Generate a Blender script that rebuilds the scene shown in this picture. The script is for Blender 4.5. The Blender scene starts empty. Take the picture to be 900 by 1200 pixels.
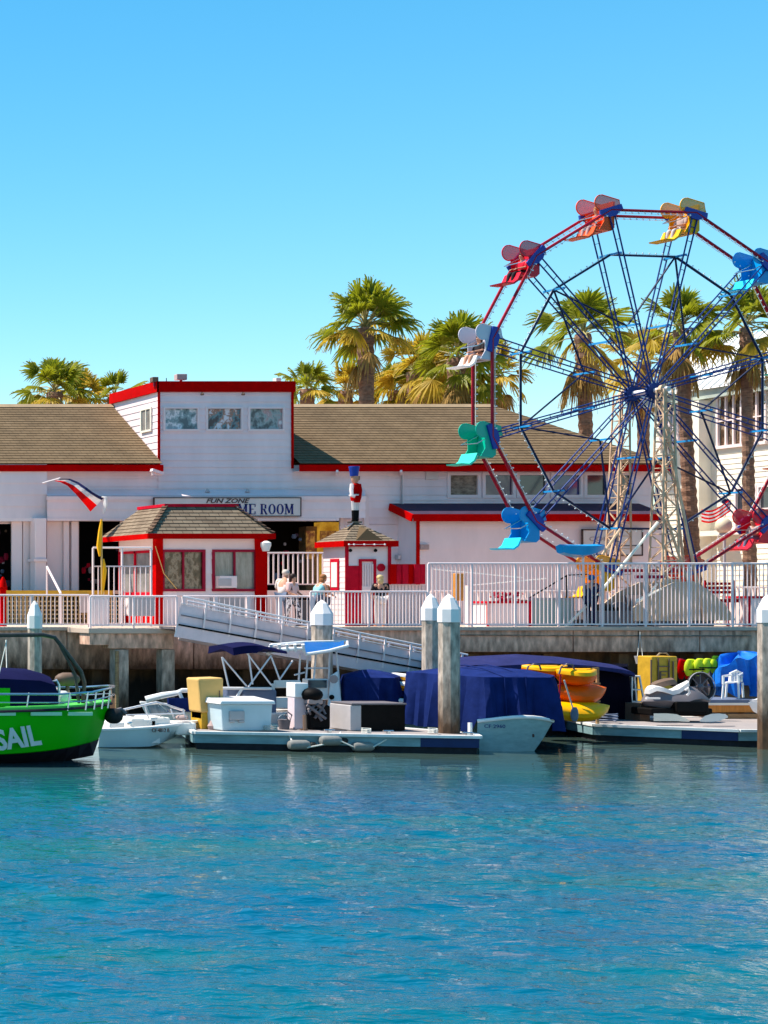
import bpy, bmesh, math, random
import numpy as np
from mathutils import Vector, Matrix, noise as mnoise
random.seed(7)
R = math.radians
S = bpy.context.scene
COL = S.collection
CAMX, CAMZ, F = -32.2, 4.0, 2000.0
DZ = 3.05                                   # promenade level above the water

# a point of the place from a measured direction and its real distance Y
def X(px, Y): return CAMX + (px + 744.0) * Y / F
def Z(py, Y): return CAMZ - (py - 700.0) * Y / F
def P(px, py, Y): return Vector((X(px, Y), Y, Z(py, Y)))

# ------------------------------------------------------------------ materials
def nodes_of(name):
    m = bpy.data.materials.new(name); m.use_nodes = True
    nt = m.node_tree; return m, nt, nt.nodes['Principled BSDF']
def N(nt, t, **kw):
    n = nt.nodes.new(t)
    for k, v in kw.items(): setattr(n, k, v)
    return n
def mat(name, col, rough=0.6, metal=0.0, var=0.14, scale=2.0, bump=0.0, bscale=25.0, stretch=(1, 1, 1), spec=0.22, trans=0.0, coat=0.0, alpha=1.0):
    m, nt, b = nodes_of(name)
    tc = N(nt, 'ShaderNodeTexCoord'); mp = N(nt, 'ShaderNodeMapping'); mp.inputs['Scale'].default_value = stretch
    nt.links.new(tc.outputs['Object'], mp.inputs['Vector'])
    no = N(nt, 'ShaderNodeTexNoise'); no.inputs['Scale'].default_value = scale; no.inputs['Detail'].default_value = 6
    no.inputs['Roughness'].default_value = 0.65
    nt.links.new(mp.outputs[0], no.inputs['Vector'])
    cr = N(nt, 'ShaderNodeMapRange'); cr.inputs['From Min'].default_value = 0.3; cr.inputs['From Max'].default_value = 0.7
    cr.inputs['To Min'].default_value = 1 - var; cr.inputs['To Max'].default_value = 1 + var * .6
    nt.links.new(no.outputs[0], cr.inputs[0])
    mx = N(nt, 'ShaderNodeVectorMath', operation='SCALE'); mx.inputs[0].default_value = col[:3]
    nt.links.new(cr.outputs[0], mx.inputs['Scale'])
    nt.links.new(mx.outputs[0], b.inputs['Base Color'])
    b.inputs['Roughness'].default_value = rough; b.inputs['Metallic'].default_value = metal
    b.inputs['Specular IOR Level'].default_value = spec
    b.inputs['Coat Weight'].default_value = coat; b.inputs['Alpha'].default_value = alpha
    if bump > 0:
        n2 = N(nt, 'ShaderNodeTexNoise'); n2.inputs['Scale'].default_value = bscale; n2.inputs['Detail'].default_value = 4
        nt.links.new(mp.outputs[0], n2.inputs['Vector'])
        bp = N(nt, 'ShaderNodeBump'); bp.inputs['Strength'].default_value = bump; bp.inputs['Distance'].default_value = 0.02
        nt.links.new(n2.outputs[0], bp.inputs['Height']); nt.links.new(bp.outputs[0], b.inputs['Normal'])
    if trans > 0:
        out = nt.nodes['Material Output']; tr = N(nt, 'ShaderNodeBsdfTranslucent')
        nt.links.new(mx.outputs[0], tr.inputs['Color'])
        ms = N(nt, 'ShaderNodeMixShader'); ms.inputs[0].default_value = trans
        nt.links.new(b.outputs[0], ms.inputs[1]); nt.links.new(tr.outputs[0], ms.inputs[2]); nt.links.new(ms.outputs[0], out.inputs[0])
    return m

def ramp_mat(name, stops, scale, rough=.8, stretch=(1, 1, 1), bump=.3, detail=8, coord='Object', bscale=None):
    m, nt, b = nodes_of(name)
    tc = N(nt, 'ShaderNodeTexCoord'); mp = N(nt, 'ShaderNodeMapping'); mp.inputs['Scale'].default_value = stretch
    nt.links.new(tc.outputs[coord], mp.inputs['Vector'])
    no = N(nt, 'ShaderNodeTexNoise'); no.inputs['Scale'].default_value = scale; no.inputs['Detail'].default_value = detail
    no.inputs['Roughness'].default_value = .65
    nt.links.new(mp.outputs[0], no.inputs['Vector'])
    cr = N(nt, 'ShaderNodeValToRGB'); e = cr.color_ramp.elements
    e[0].position, e[0].color = stops[0][0], (*stops[0][1], 1)
    e[1].position, e[1].color = stops[-1][0], (*stops[-1][1], 1)
    for p, c in stops[1:-1]:
        q = e.new(p); q.color = (*c, 1)
    nt.links.new(no.outputs[0], cr.inputs[0]); nt.links.new(cr.outputs[0], b.inputs['Base Color'])
    b.inputs['Roughness'].default_value = rough
    bp = N(nt, 'ShaderNodeBump'); bp.inputs['Strength'].default_value = bump; bp.inputs['Distance'].default_value = .03
    nt.links.new(no.outputs[0], bp.inputs['Height']); nt.links.new(bp.outputs[0], b.inputs['Normal'])
    return m

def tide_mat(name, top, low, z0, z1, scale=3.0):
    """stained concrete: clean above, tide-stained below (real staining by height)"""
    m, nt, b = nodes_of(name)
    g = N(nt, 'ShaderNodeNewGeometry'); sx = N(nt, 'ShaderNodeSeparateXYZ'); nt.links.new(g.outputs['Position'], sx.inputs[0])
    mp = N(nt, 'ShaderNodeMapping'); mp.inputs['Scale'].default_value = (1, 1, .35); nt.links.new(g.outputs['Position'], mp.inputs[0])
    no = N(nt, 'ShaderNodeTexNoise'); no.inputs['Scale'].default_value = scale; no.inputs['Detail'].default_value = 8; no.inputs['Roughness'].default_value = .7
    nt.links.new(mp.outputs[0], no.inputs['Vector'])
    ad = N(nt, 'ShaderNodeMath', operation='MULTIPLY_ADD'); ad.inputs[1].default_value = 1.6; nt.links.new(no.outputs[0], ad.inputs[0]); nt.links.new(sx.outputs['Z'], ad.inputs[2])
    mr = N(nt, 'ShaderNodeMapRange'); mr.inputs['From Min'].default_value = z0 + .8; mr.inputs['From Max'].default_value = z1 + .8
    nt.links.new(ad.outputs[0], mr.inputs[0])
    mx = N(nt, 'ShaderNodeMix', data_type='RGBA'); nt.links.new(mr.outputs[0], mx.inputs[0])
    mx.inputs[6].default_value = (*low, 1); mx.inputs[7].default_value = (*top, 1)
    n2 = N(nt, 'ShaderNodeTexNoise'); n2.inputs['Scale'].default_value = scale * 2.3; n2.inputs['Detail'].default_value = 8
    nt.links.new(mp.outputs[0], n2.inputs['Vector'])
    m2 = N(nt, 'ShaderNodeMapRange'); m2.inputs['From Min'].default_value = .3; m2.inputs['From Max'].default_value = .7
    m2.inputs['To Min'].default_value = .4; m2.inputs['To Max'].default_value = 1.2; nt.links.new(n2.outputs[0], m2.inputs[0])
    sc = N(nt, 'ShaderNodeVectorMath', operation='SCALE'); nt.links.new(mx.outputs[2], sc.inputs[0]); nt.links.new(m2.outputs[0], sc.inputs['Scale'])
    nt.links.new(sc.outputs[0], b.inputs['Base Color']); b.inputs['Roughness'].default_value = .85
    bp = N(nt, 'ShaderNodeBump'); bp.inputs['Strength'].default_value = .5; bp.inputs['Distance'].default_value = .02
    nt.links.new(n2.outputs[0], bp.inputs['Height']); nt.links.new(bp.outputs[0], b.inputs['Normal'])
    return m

def shingle_mat(name, c1, c2, mortar):
    m, nt, b = nodes_of(name)
    tc = N(nt, 'ShaderNodeTexCoord')
    br = N(nt, 'ShaderNodeTexBrick'); br.inputs['Scale'].default_value = 1.0
    br.inputs['Brick Width'].default_value = .33; br.inputs['Row Height'].default_value = .2; br.inputs['Mortar Size'].default_value = .012
    br.inputs['Color1'].default_value = (*c1, 1); br.inputs['Color2'].default_value = (*c2, 1); br.inputs['Mortar'].default_value = (*mortar, 1)
    br.inputs['Bias'].default_value = -.1
    nt.links.new(tc.outputs['UV'], br.inputs['Vector'])
    no = N(nt, 'ShaderNodeTexNoise'); no.inputs['Scale'].default_value = .9; no.inputs['Detail'].default_value = 7; no.inputs['Roughness'].default_value = .75
    nt.links.new(tc.outputs['UV'], no.inputs['Vector'])
    mr = N(nt, 'ShaderNodeMapRange'); mr.inputs['From Min'].default_value = .3; mr.inputs['From Max'].default_value = .7
    mr.inputs['To Min'].default_value = .72; mr.inputs['To Max'].default_value = 1.2; nt.links.new(no.outputs[0], mr.inputs[0])
    sc = N(nt, 'ShaderNodeVectorMath', operation='SCALE'); nt.links.new(br.outputs[0], sc.inputs[0]); nt.links.new(mr.outputs[0], sc.inputs['Scale'])
    nt.links.new(sc.outputs[0], b.inputs['Base Color']); b.inputs['Roughness'].default_value = .95; b.inputs['Specular IOR Level'].default_value = .2
    return m

M = {}
M['white'] = mat('white paint', (.86, .70, .68), .55, var=.07, scale=.8, stretch=(1, 1, .4))
M['siding'] = mat('painted siding', (.85, .69, .685), .65, var=.14, scale=.6, stretch=(1, 1, .3))
M['cream'] = mat('cream painted siding', (.88, .80, .66), .65, var=.10, scale=1.0)
M['red'] = mat('red paint', (.50, .0, .0), .7, var=.16, scale=3, spec=.03)
M['print_dark'] = mat('dark patterned cloth', (.10, .05, .08), .8, var=.5, scale=14)
M['pinkred'] = mat('faded red paint', (.56, .006, .025), .7, var=.25, scale=3, spec=.06)
M['maroon'] = mat('wine red paint', (.33, .004, .03), .6, var=.15, spec=.2)
M['green'] = mat('green gelcoat', (.006, .45, .0), .3, var=.05, scale=1.5, coat=.05, spec=.12)
M['pale_green'] = mat('pale green deck paint', (.10, .62, .10), .4, var=.08)
M['patch'] = mat('pale green patch paint', (.40, .72, .45), .4)
M['gelcoat'] = mat('white gelcoat', (.82, .78, .76), .25, var=.05, scale=2, coat=.3)
M['blue_gelcoat'] = mat('pale blue gelcoat', (.55, .66, .70), .3, var=.06, scale=2, coat=.3)
M['aqua'] = mat('pale aqua hull paint', (.30, .44, .46), .35, var=.2, scale=3, stretch=(1, 1, 3))
M['black'] = mat('black plastic', (.006, .005, .005), .6, var=.3, scale=8, spec=.08)
M['bottom'] = mat('dark bottom paint', (.03, .02, .03), .6, var=.4, scale=5)
M['rubber'] = mat('black rubber', (.02, .02, .02), .7, var=.3, scale=10)
M['navy'] = mat('navy canvas', (.008, .008, .045), .85, var=.2, scale=2.5, bump=.4, bscale=9, spec=.05)
M['tarp'] = mat('blue tarpaulin', (.010, .022, .115), .85, var=.3, scale=2.5, bump=.5, bscale=7, spec=.04)
M['bright_tarp'] = mat('bright blue tarpaulin', (.01, .16, .62), .4, var=.2, scale=4, bump=.6, bscale=8)
M['lit_top_tarp'] = mat('navy cover in sunlit tone', (.022, .026, .10), .8, var=.25, scale=2, bump=.3, bscale=6, spec=.05)  # top of the long cover, sunlight put into its lighter colour
M['skirt'] = mat('navy cover in shaded tone', (.003, .003, .010), .9, var=.3, spec=.03)  # sides of the same cover, their shade put into the colour
M['sky_canvas'] = mat('bright blue canvas', (.0, .085, .30), .5, var=.1)
M['alu'] = mat('brushed aluminium', (.74, .69, .70), .5, .15, var=.1, scale=3)
M['alu_panel'] = mat('aluminium sheet', (.74, .60, .62), .6, .05, var=.15, scale=1.5)
M['steel'] = mat('stainless steel', (.62, .62, .62), .22, .9, var=.1)
M['dark_pipe'] = mat('weathered bronze pipe', (.12, .09, .07), .35, .6, var=.3, scale=5)
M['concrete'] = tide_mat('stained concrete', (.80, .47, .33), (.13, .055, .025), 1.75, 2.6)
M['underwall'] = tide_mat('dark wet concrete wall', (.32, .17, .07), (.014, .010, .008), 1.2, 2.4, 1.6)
M['pile'] = tide_mat('weathered piling', (.52, .41, .33), (.10, .05, .022), .7, 1.9, 4)
M['pile_cap'] = mat('white piling cap', (.86, .78, .75), .5, var=.07, scale=3)
M['deck_conc'] = mat('promenade concrete', (.56, .42, .33), .85, var=.15, scale=1.2, bump=.2)
M['dock_top'] = mat('dock planks', (.30, .26, .25), .8, var=.25, scale=3, stretch=(1, 6, 1))
M['dock_lip'] = mat('dock edge strip', (.74, .74, .72), .6, var=.15, scale=4)
M['dock_side'] = mat('teal dock fascia', (.20, .33, .36), .55, var=.3, scale=2.5, stretch=(.6, 1, 3))
M['dock_navy'] = mat('navy dock fascia', (.012, .03, .11), .6, var=.2, scale=3)
M['float'] = mat('dock float', (.02, .02, .025), .8, var=.4, scale=5)
M['tan_box'] = mat('tan plastic', (.66, .40, .13), .5, var=.08, scale=2)
M['mustard'] = mat('mustard paint', (.60, .34, .03), .5, var=.2, scale=5)
M['yellow'] = mat('yellow plastic', (.95, .42, .0), .35, var=.1, scale=3)
M['lime'] = mat('lime yellow fabric', (.62, .72, .02), .7, var=.2, scale=6)
M['orange'] = mat('orange plastic', (.95, .12, .0), .35, var=.1, scale=3)
M['orange2'] = mat('orange gondola paint', (.88, .085, .01), .4, var=.12)
M['gold'] = mat('yellow gondola paint', (.90, .40, .0), .4, var=.12)
M['cyan'] = mat('cyan gondola paint', (.0, .28, .62), .35, var=.12)
M['light_cyan'] = mat('light cyan board', (.02, .62, .85), .35, var=.05)
M['teal'] = mat('emerald gondola paint', (.0, .42, .28), .35, var=.1)
M['light_teal'] = mat('light emerald board', (.05, .66, .45), .35, var=.05)
M['gondola_red'] = mat('red gondola paint', (.70, .01, .03), .35, var=.1)
M['gondola_white'] = mat('white gondola paint', (.62, .56, .62), .4, var=.1)
M['wheel_blue'] = mat('blue steel paint', (.007, .034, .175), .6, var=.25, scale=4)
M['ring_navy'] = mat('dark navy steel', (.006, .014, .055), .6, var=.2)
M['bracket_blue'] = mat('royal blue steel plate', (.006, .04, .30), .45, var=.1, spec=.3)
M['cross_blue'] = mat('light blue steel', (.02, .28, .62), .35, var=.1)
M['wheel_red'] = mat('red steel paint', (.36, .003, .02), .45, var=.2, scale=4)
M['bulb'] = mat('white bulb glass', (.9, .88, .84), .2, var=0)
M['tower'] = mat('beige lattice steel', (.66, .44, .28), .6, var=.25, scale=4)
M['beige'] = mat('beige canvas skirt', (.55, .42, .30), .8, var=.12, scale=2)
M['wood'] = ramp_mat('weathered wood', [(.3, (.20, .11, .05)), (.7, (.42, .26, .12))], 3, stretch=(1, 1, 8))
M['lattice_wood'] = mat('tan lattice wood', (.50, .34, .17), .7, var=.2, scale=5)
M['orange_wood'] = mat('stained orange wood', (.62, .25, .05), .6, var=.25, scale=3, stretch=(4, 1, 1))
M['shingle'] = shingle_mat('brown shingles', (.178, .118, .066), (.158, .103, .056), (.11, .07, .036))
M['shingle2'] = shingle_mat('grey brown shingles', (.235, .175, .12), (.175, .125, .085), (.09, .06, .04))
M['ridge'] = mat('pale ridge shingle', (.36, .25, .15), .9, var=.2)
M['hip'] = mat('dark hip shingle', (.12, .07, .045), .9, var=.4, scale=6)
M['dark_roof'] = mat('dark tar roof', (.05, .03, .06), .85, var=.2)
M['metal_roof'] = mat('white metal roof', (.82, .80, .77), .4, var=.06)
M['greygreen'] = mat('grey green fascia', (.42, .47, .42), .6, var=.1)
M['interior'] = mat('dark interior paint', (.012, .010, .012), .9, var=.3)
M['trunk'] = ramp_mat('palm bark', [(.3, (.10, .045, .028)), (.7, (.33, .18, .11))], 5, .95, (1, 1, 3.5), .8)
M['leaf'] = mat('palm leaf', (.28, .29, .012), .5, var=.45, scale=1.5, trans=.5, spec=.3)
M['leaf2'] = mat('yellowing palm leaf', (.52, .36, .03), .55, var=.4, scale=1.5, trans=.5, spec=.3)
M['dead'] = mat('dry palm frond', (.40, .24, .07), .8, var=.4, scale=2, trans=.25)
M['petiole'] = mat('palm leaf stalk', (.34, .28, .10), .5, var=.2)
M['skin'] = mat('skin', (.55, .27, .17), .5, var=.04)
M['vinyl'] = mat('white vinyl cushion', (.78, .75, .70), .45, var=.06)
M['slate'] = mat('slate blue vinyl', (.13, .16, .24), .5, var=.15)
M['rope'] = mat('white rope', (.66, .64, .58), .8, var=.15)
M['fender'] = mat('grey vinyl fender', (.24, .23, .21), .5, var=.2, scale=6)
M['grey'] = mat('grey plastic', (.15, .13, .14), .5, var=.15)
M['light_grey'] = mat('light grey plastic', (.46, .42, .42), .5, var=.12)
M['brown'] = mat('brown vinyl', (.16, .10, .07), .6, var=.2)
M['ply'] = ramp_mat('weathered plywood', [(.35, (.13, .09, .06)), (.65, (.36, .28, .20))], 5, .8, (1, 1, 2), .1)
M['pale'] = mat('pale rooftop unit', (.60, .52, .46), .6, var=.15)
M['flag_red'] = mat('red flag cloth', (.90, .0, .0), .7, var=.05, trans=.5)
M['flag_white'] = mat('white flag cloth', (.88, .84, .82), .7, var=.05, trans=.4)
M['flag_navy'] = mat('navy flag cloth', (.02, .02, .10), .7, var=.05, trans=.2)
M['globe'] = mat('cream lamp globe', (.72, .62, .44), .35, var=.1, scale=6)
M['ink_navy'] = mat('navy lettering', (.015, .02, .14), .5, var=0)
M['ink_brown'] = mat('brown lettering', (.07, .035, .03), .5, var=0)
M['ink_faded'] = mat('faded brown lettering', (.42, .30, .28), .6, var=.15, scale=12)
M['sign_board'] = mat('cream sign board', (.66, .60, .57), .6, var=.08)

def lit_mat(name, stops, sc, e):
    m = ramp_mat(name, stops, sc, .4, (1, 1, 1), .02, 3); nt = m.node_tree; b = nt.nodes['Principled BSDF']
    cr = [n for n in nt.nodes if n.type == 'VALTORGB'][0]; nt.links.new(cr.outputs[0], b.inputs['Emission Color']); b.inputs['Emission Strength'].default_value = e; return m
M['arcade'] = lit_mat('lit amber arcade panel', [(.35, (.30, .13, .01)), (.65, (.55, .30, .03))], 2.5, .45)
M['arcade_art'] = lit_mat('lit brown arcade artwork', [(.4, (.16, .05, .02)), (.6, (.45, .22, .05))], 6, .3)
def glass_mat(name, col, rough=.08):
    m, nt, b = nodes_of(name)
    b.inputs['Base Color'].default_value = (*col, 1); b.inputs['Roughness'].default_value = rough; b.inputs['Specular IOR Level'].default_value = .8
    return m
M['glass'] = glass_mat('dark window glass', (.03, .035, .05))
M['glass_navy'] = glass_mat('navy tinted window glass', (.03, .04, .16))
M['glass_wine'] = glass_mat('plum tinted window glass', (.09, .05, .09))
M['glass_pale'] = mat('curtained window glass', (.26, .24, .22), .12, var=.5, scale=2.2, stretch=(3, 1, .6), spec=.8)
M['glass_brown'] = ramp_mat('window with clutter behind glass', [(.38, (.03, .015, .01)), (.5, (.10, .055, .03)), (.56, (.30, .22, .15)), (.66, (.06, .03, .02))], 3.2, .12, (1, 1, .6), .02)
M['glass_sky'] = glass_mat('window glass with painted sky', (.30, .50, .68))  # the bright sky in these panes is put into the base colour
def poster(name, stops, sc):
    return ramp_mat(name, stops, sc, .25, (1, 1, .8), .02, 3)
M['poster_a'] = poster('window display in grey and white', [(.36, (.06, .10, .12)), (.46, (.22, .32, .34)), (.53, (.72, .72, .74)), (.62, (.30, .34, .36))], 2.6)
M['poster_b'] = poster('window display in teal and brown', [(.36, (.04, .02, .03)), (.45, (.10, .22, .26)), (.53, (.32, .12, .06)), (.60, (.66, .62, .66))], 3.2)
M['poster_c'] = poster('window display in grey and rose', [(.36, (.06, .08, .09)), (.48, (.30, .38, .38)), (.56, (.42, .24, .24)), (.66, (.70, .68, .68))], 2.4)

def screen_mat(name, col, edge=.55):
    """perforated screen of a gondola: real holes as a regular see-through pattern"""
    m, nt, b = nodes_of(name)
    b.inputs['Base Color'].default_value = (*col, 1); b.inputs['Roughness'].default_value = .4
    out = nt.nodes['Material Output']; tr = N(nt, 'ShaderNodeBsdfTransparent'); ms = N(nt, 'ShaderNodeMixShader'); ms.inputs[0].default_value = edge
    nt.links.new(tr.outputs[0], ms.inputs[1]); nt.links.new(b.outputs[0], ms.inputs[2]); nt.links.new(ms.outputs[0], out.inputs[0])
    return m

# water
def water_mat():
    m, nt, b = nodes_of('harbour water')
    b.inputs['Base Color'].default_value = (.0, .085, .13, 1); b.inputs['Roughness'].default_value = .03; b.inputs['IOR'].default_value = 1.33
    g = N(nt, 'ShaderNodeNewGeometry')
    sxyz = N(nt, 'ShaderNodeSeparateXYZ'); nt.links.new(g.outputs['Position'], sxyz.inputs[0])
    lee = N(nt, 'ShaderNodeMapRange'); lee.inputs['From Min'].default_value = 31; lee.inputs['From Max'].default_value = 39; lee.inputs['To Min'].default_value = 1; lee.inputs['To Max'].default_value = .09
    nt.links.new(sxyz.outputs['Y'], lee.inputs[0])          # the water lies calmer in the lee of the docks
    prev = None
    for sc, st, dist, strx in ((2.6, .7, .09, (.5, 1.2, 1)), (6.5, .8, .05, (.5, 1.1, 1)), (15., .7, .018, (.55, 1, 1))):
        mp = N(nt, 'ShaderNodeMapping'); mp.inputs['Scale'].default_value = strx; nt.links.new(g.outputs['Position'], mp.inputs[0])
        no = N(nt, 'ShaderNodeTexNoise'); no.inputs['Scale'].default_value = sc; no.inputs['Detail'].default_value = 3
        nt.links.new(mp.outputs[0], no.inputs['Vector'])
        bp = N(nt, 'ShaderNodeBump'); bp.inputs['Distance'].default_value = dist
        ml = N(nt, 'ShaderNodeMath', operation='MULTIPLY'); ml.inputs[1].default_value = st; nt.links.new(lee.outputs[0], ml.inputs[0]); nt.links.new(ml.outputs[0], bp.inputs['Strength'])
        nt.links.new(no.outputs[0], bp.inputs['Height'])
        if prev: nt.links.new(prev.outputs[0], bp.inputs['Normal'])
        prev = bp
    nt.links.new(prev.outputs[0], b.inputs['Normal'])
    # silt and algae drift: broad patches of greener water
    mp = N(nt, 'ShaderNodeMapping'); mp.inputs['Scale'].default_value = (.25, .6, 1); nt.links.new(g.outputs['Position'], mp.inputs[0])
    no = N(nt, 'ShaderNodeTexNoise'); no.inputs['Scale'].default_value = .5; no.inputs['Detail'].default_value = 4; nt.links.new(mp.outputs[0], no.inputs['Vector'])
    cr = N(nt, 'ShaderNodeValToRGB'); cr.color_ramp.elements[0].position = .35; cr.color_ramp.elements[0].color = (.0, .10, .12, 1)
    cr.color_ramp.elements[1].position = .65; cr.color_ramp.elements[1].color = (.0, .078, .155, 1)
    nt.links.new(no.outputs[0], cr.inputs[0])
    # grey-brown reflection of the waterfront, mixed into the water colour near the docks
    mk = N(nt, 'ShaderNodeMapRange'); mk.inputs['From Min'].default_value = 35; mk.inputs['From Max'].default_value = 43; nt.links.new(sxyz.outputs['Y'], mk.inputs[0])
    mm = N(nt, 'ShaderNodeMix', data_type='RGBA'); nt.links.new(mk.outputs[0], mm.inputs[0]); nt.links.new(cr.outputs[0], mm.inputs[6]); mm.inputs[7].default_value = (.045, .075, .065, 1)
    nt.links.new(mm.outputs[2], b.inputs['Base Color'])
    return m
M['water'] = water_mat()

# ------------------------------------------------------------------ mesh building
ORG = {}
class MB:
    def __init__(s): s.v = []; s.f = []; s.uv = {}
    def quad(s, *pts, uv=None):
        i = len(s.v); s.v += [Vector(p) for p in pts]; s.f.append(tuple(range(i, i + len(pts))))
        if uv: s.uv[len(s.f) - 1] = uv
        return s
    def hexa(s, c):                                     # 8 corners: bottom 4, top 4
        i = len(s.v); s.v += [Vector(p) for p in c]
        for f in ((0, 3, 2, 1), (4, 5, 6, 7), (0, 1, 5, 4), (1, 2, 6, 5), (2, 3, 7, 6), (3, 0, 4, 7)): s.f.append(tuple(i + k for k in f))
        return s
    def box(s, x0, x1, y0, y1, z0, z1):
        return s.hexa([(x0, y0, z0), (x1, y0, z0), (x1, y1, z0), (x0, y1, z0), (x0, y0, z1), (x1, y0, z1), (x1, y1, z1), (x0, y1, z1)])
    def bar(s, a, b, w, h=None, up=(0, 0, 1)):
        a, b = Vector(a), Vector(b); h = h or w; d = (b - a).normalized(); u = Vector(up)
        if abs(d.dot(u)) > .98: u = Vector((0, 1, 0))
        r = d.cross(u).normalized(); u = r.cross(d).normalized(); r = r * w / 2; u = u * h / 2
        return s.hexa([a - r - u, a + r - u, b + r - u, b - r - u, a - r + u, a + r + u, b + r + u, b - r + u])
    def tube(s, pts, r, n=6, cap=True):
        pts = [Vector(p) for p in pts]; rs = r if isinstance(r, (list, tuple)) else [r] * len(pts)
        base = len(s.v); ref = None
        for k, p in enumerate(pts):
            d = (pts[min(k + 1, len(pts) - 1)] - pts[max(k - 1, 0)]).normalized()
            if ref is None or abs(ref.dot(d)) > .97: ref = Vector((0, 0, 1)) if abs(d.z) < .9 else Vector((1, 0, 0))
            a = d.cross(ref).normalized(); b = d.cross(a).normalized(); ref = a.cross(d) if False else ref
            for j in range(n):
                t = 2 * math.pi * j / n; s.v.append(p + a * math.cos(t) * rs[k] + b * math.sin(t) * rs[k])
        for k in range(len(pts) - 1):
            for j in range(n):
                q = base + k * n
                s.f.append((q + j, q + (j + 1) % n, q + n + (j + 1) % n, q + n + j))
        if cap:
            s.f.append(tuple(base + j for j in range(n))); s.f.append(tuple(base + (len(pts) - 1) * n + j for j in reversed(range(n))))
        return s
    def lathe(s, c, prof, n=16, ax='z', sy=1.0):           # prof: (r, h)
        c = Vector(c); base = len(s.v)
        for r, h in prof:
            for j in range(n):
                t = 2 * math.pi * j / n; a, b = r * math.cos(t), r * math.sin(t) * sy
                s.v.append(c + (Vector((a, b, h)) if ax == 'z' else Vector((h, a, b)) if ax == 'x' else Vector((a, h, b))))
        for k in range(len(prof) - 1):
            for j in range(n):
                q = base + k * n; s.f.append((q + j, q + (j + 1) % n, q + n + (j + 1) % n, q + n + j))
        s.f.append(tuple(base + j for j in range(n))); s.f.append(tuple(base + (len(prof) - 1) * n + j for j in range(n)))
        return s
    def ball(s, c, r, n=10, sc=(1, 1, 1)):
        pr = []; base = len(s.v); c = Vector(c)
        for k in range(1, n // 2 + 1):
            t = math.pi * k / (n // 2 + 1)
            for j in range(n):
                u = 2 * math.pi * j / n
                s.v.append(c + Vector((r * sc[0] * math.sin(t) * math.cos(u), r * sc[1] * math.sin(t) * math.sin(u), r * sc[2] * math.cos(t))))
        m = n // 2
        for k in range(m - 1):
            for j in range(n):
                q = base + k * n; s.f.append((q + j, q + n + j, q + n + (j + 1) % n, q + (j + 1) % n))
        s.f.append(tuple(base + j for j in range(n))); s.f.append(tuple(base + (m - 1) * n + j for j in reversed(range(n))))
        return s
    def prism(s, poly, d0, d1, plane='xy'):             # polygon extruded
        def mk(p, d): return Vector((p[0], p[1], d)) if plane == 'xy' else Vector((p[0], d, p[1])) if plane == 'xz' else Vector((d, p[0], p[1]))
        n = len(poly); i = len(s.v); s.v += [mk(p, d0) for p in poly] + [mk(p, d1) for p in poly]
        s.f.append(tuple(i + k for k in reversed(range(n)))); s.f.append(tuple(i + n + k for k in range(n)))
        for k in range(n): s.f.append((i + k, i + (k + 1) % n, i + n + (k + 1) % n, i + n + k))
        return s
    def loft(s, rings, closed=False, cap=True):
        n = len(rings[0]); base = len(s.v)
        for r in rings: s.v += [Vector(p) for p in r]
        for k in range(len(rings) - 1):
            for j in range(n if closed else n - 1):
                q = base + k * n; s.f.append((q + j, q + (j + 1) % n, q + n + (j + 1) % n, q + n + j))
        if cap:
            s.f.append(tuple(base + j for j in range(n))); s.f.append(tuple(base + (len(rings) - 1) * n + j for j in reversed(range(n))))
        return s
    def build(s, name, m, parent=None, smooth=False, bevel=0, recalc=True):
        me = bpy.data.meshes.new(name)
        o0 = ORG.get(parent.name, Vector()) if parent else Vector()
        if not parent and s.v:                         # a top-level mesh gets its origin at its base
            xs = [v.x for v in s.v]; ys = [v.y for v in s.v]; zs = [v.z for v in s.v]
            o0 = Vector(((min(xs) + max(xs)) / 2, (min(ys) + max(ys)) / 2, min(zs)))
        me.from_pydata([v - o0 for v in s.v], [], s.f)
        if s.uv:
            ul = me.uv_layers.new(name='UVMap')
            for fi, uvs in s.uv.items():
                for k, li in enumerate(me.polygons[fi].loop_indices): ul.data[li].uv = uvs[k]
        if recalc:
            b = bmesh.new(); b.from_mesh(me)
            if smooth: bmesh.ops.remove_doubles(b, verts=b.verts, dist=1e-5)
            bmesh.ops.recalc_face_normals(b, faces=b.faces); b.to_mesh(me); b.free()
        for p in me.polygons: p.use_smooth = bool(smooth)
        if isinstance(m, str): m = M[m]
        me.materials.append(m)
        o = bpy.data.objects.new(name, me); COL.objects.link(o)
        if parent: o.parent = parent
        else: o.location = o0
        ORG[o.name] = o0
        if smooth:
            try: me.set_sharp_from_angle(angle=R(35))
            except Exception: pass
        if bevel:
            md = o.modifiers.new('bevel', 'BEVEL'); md.width = bevel; md.segments = 2; md.limit_method = 'ANGLE'
        return o

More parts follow.
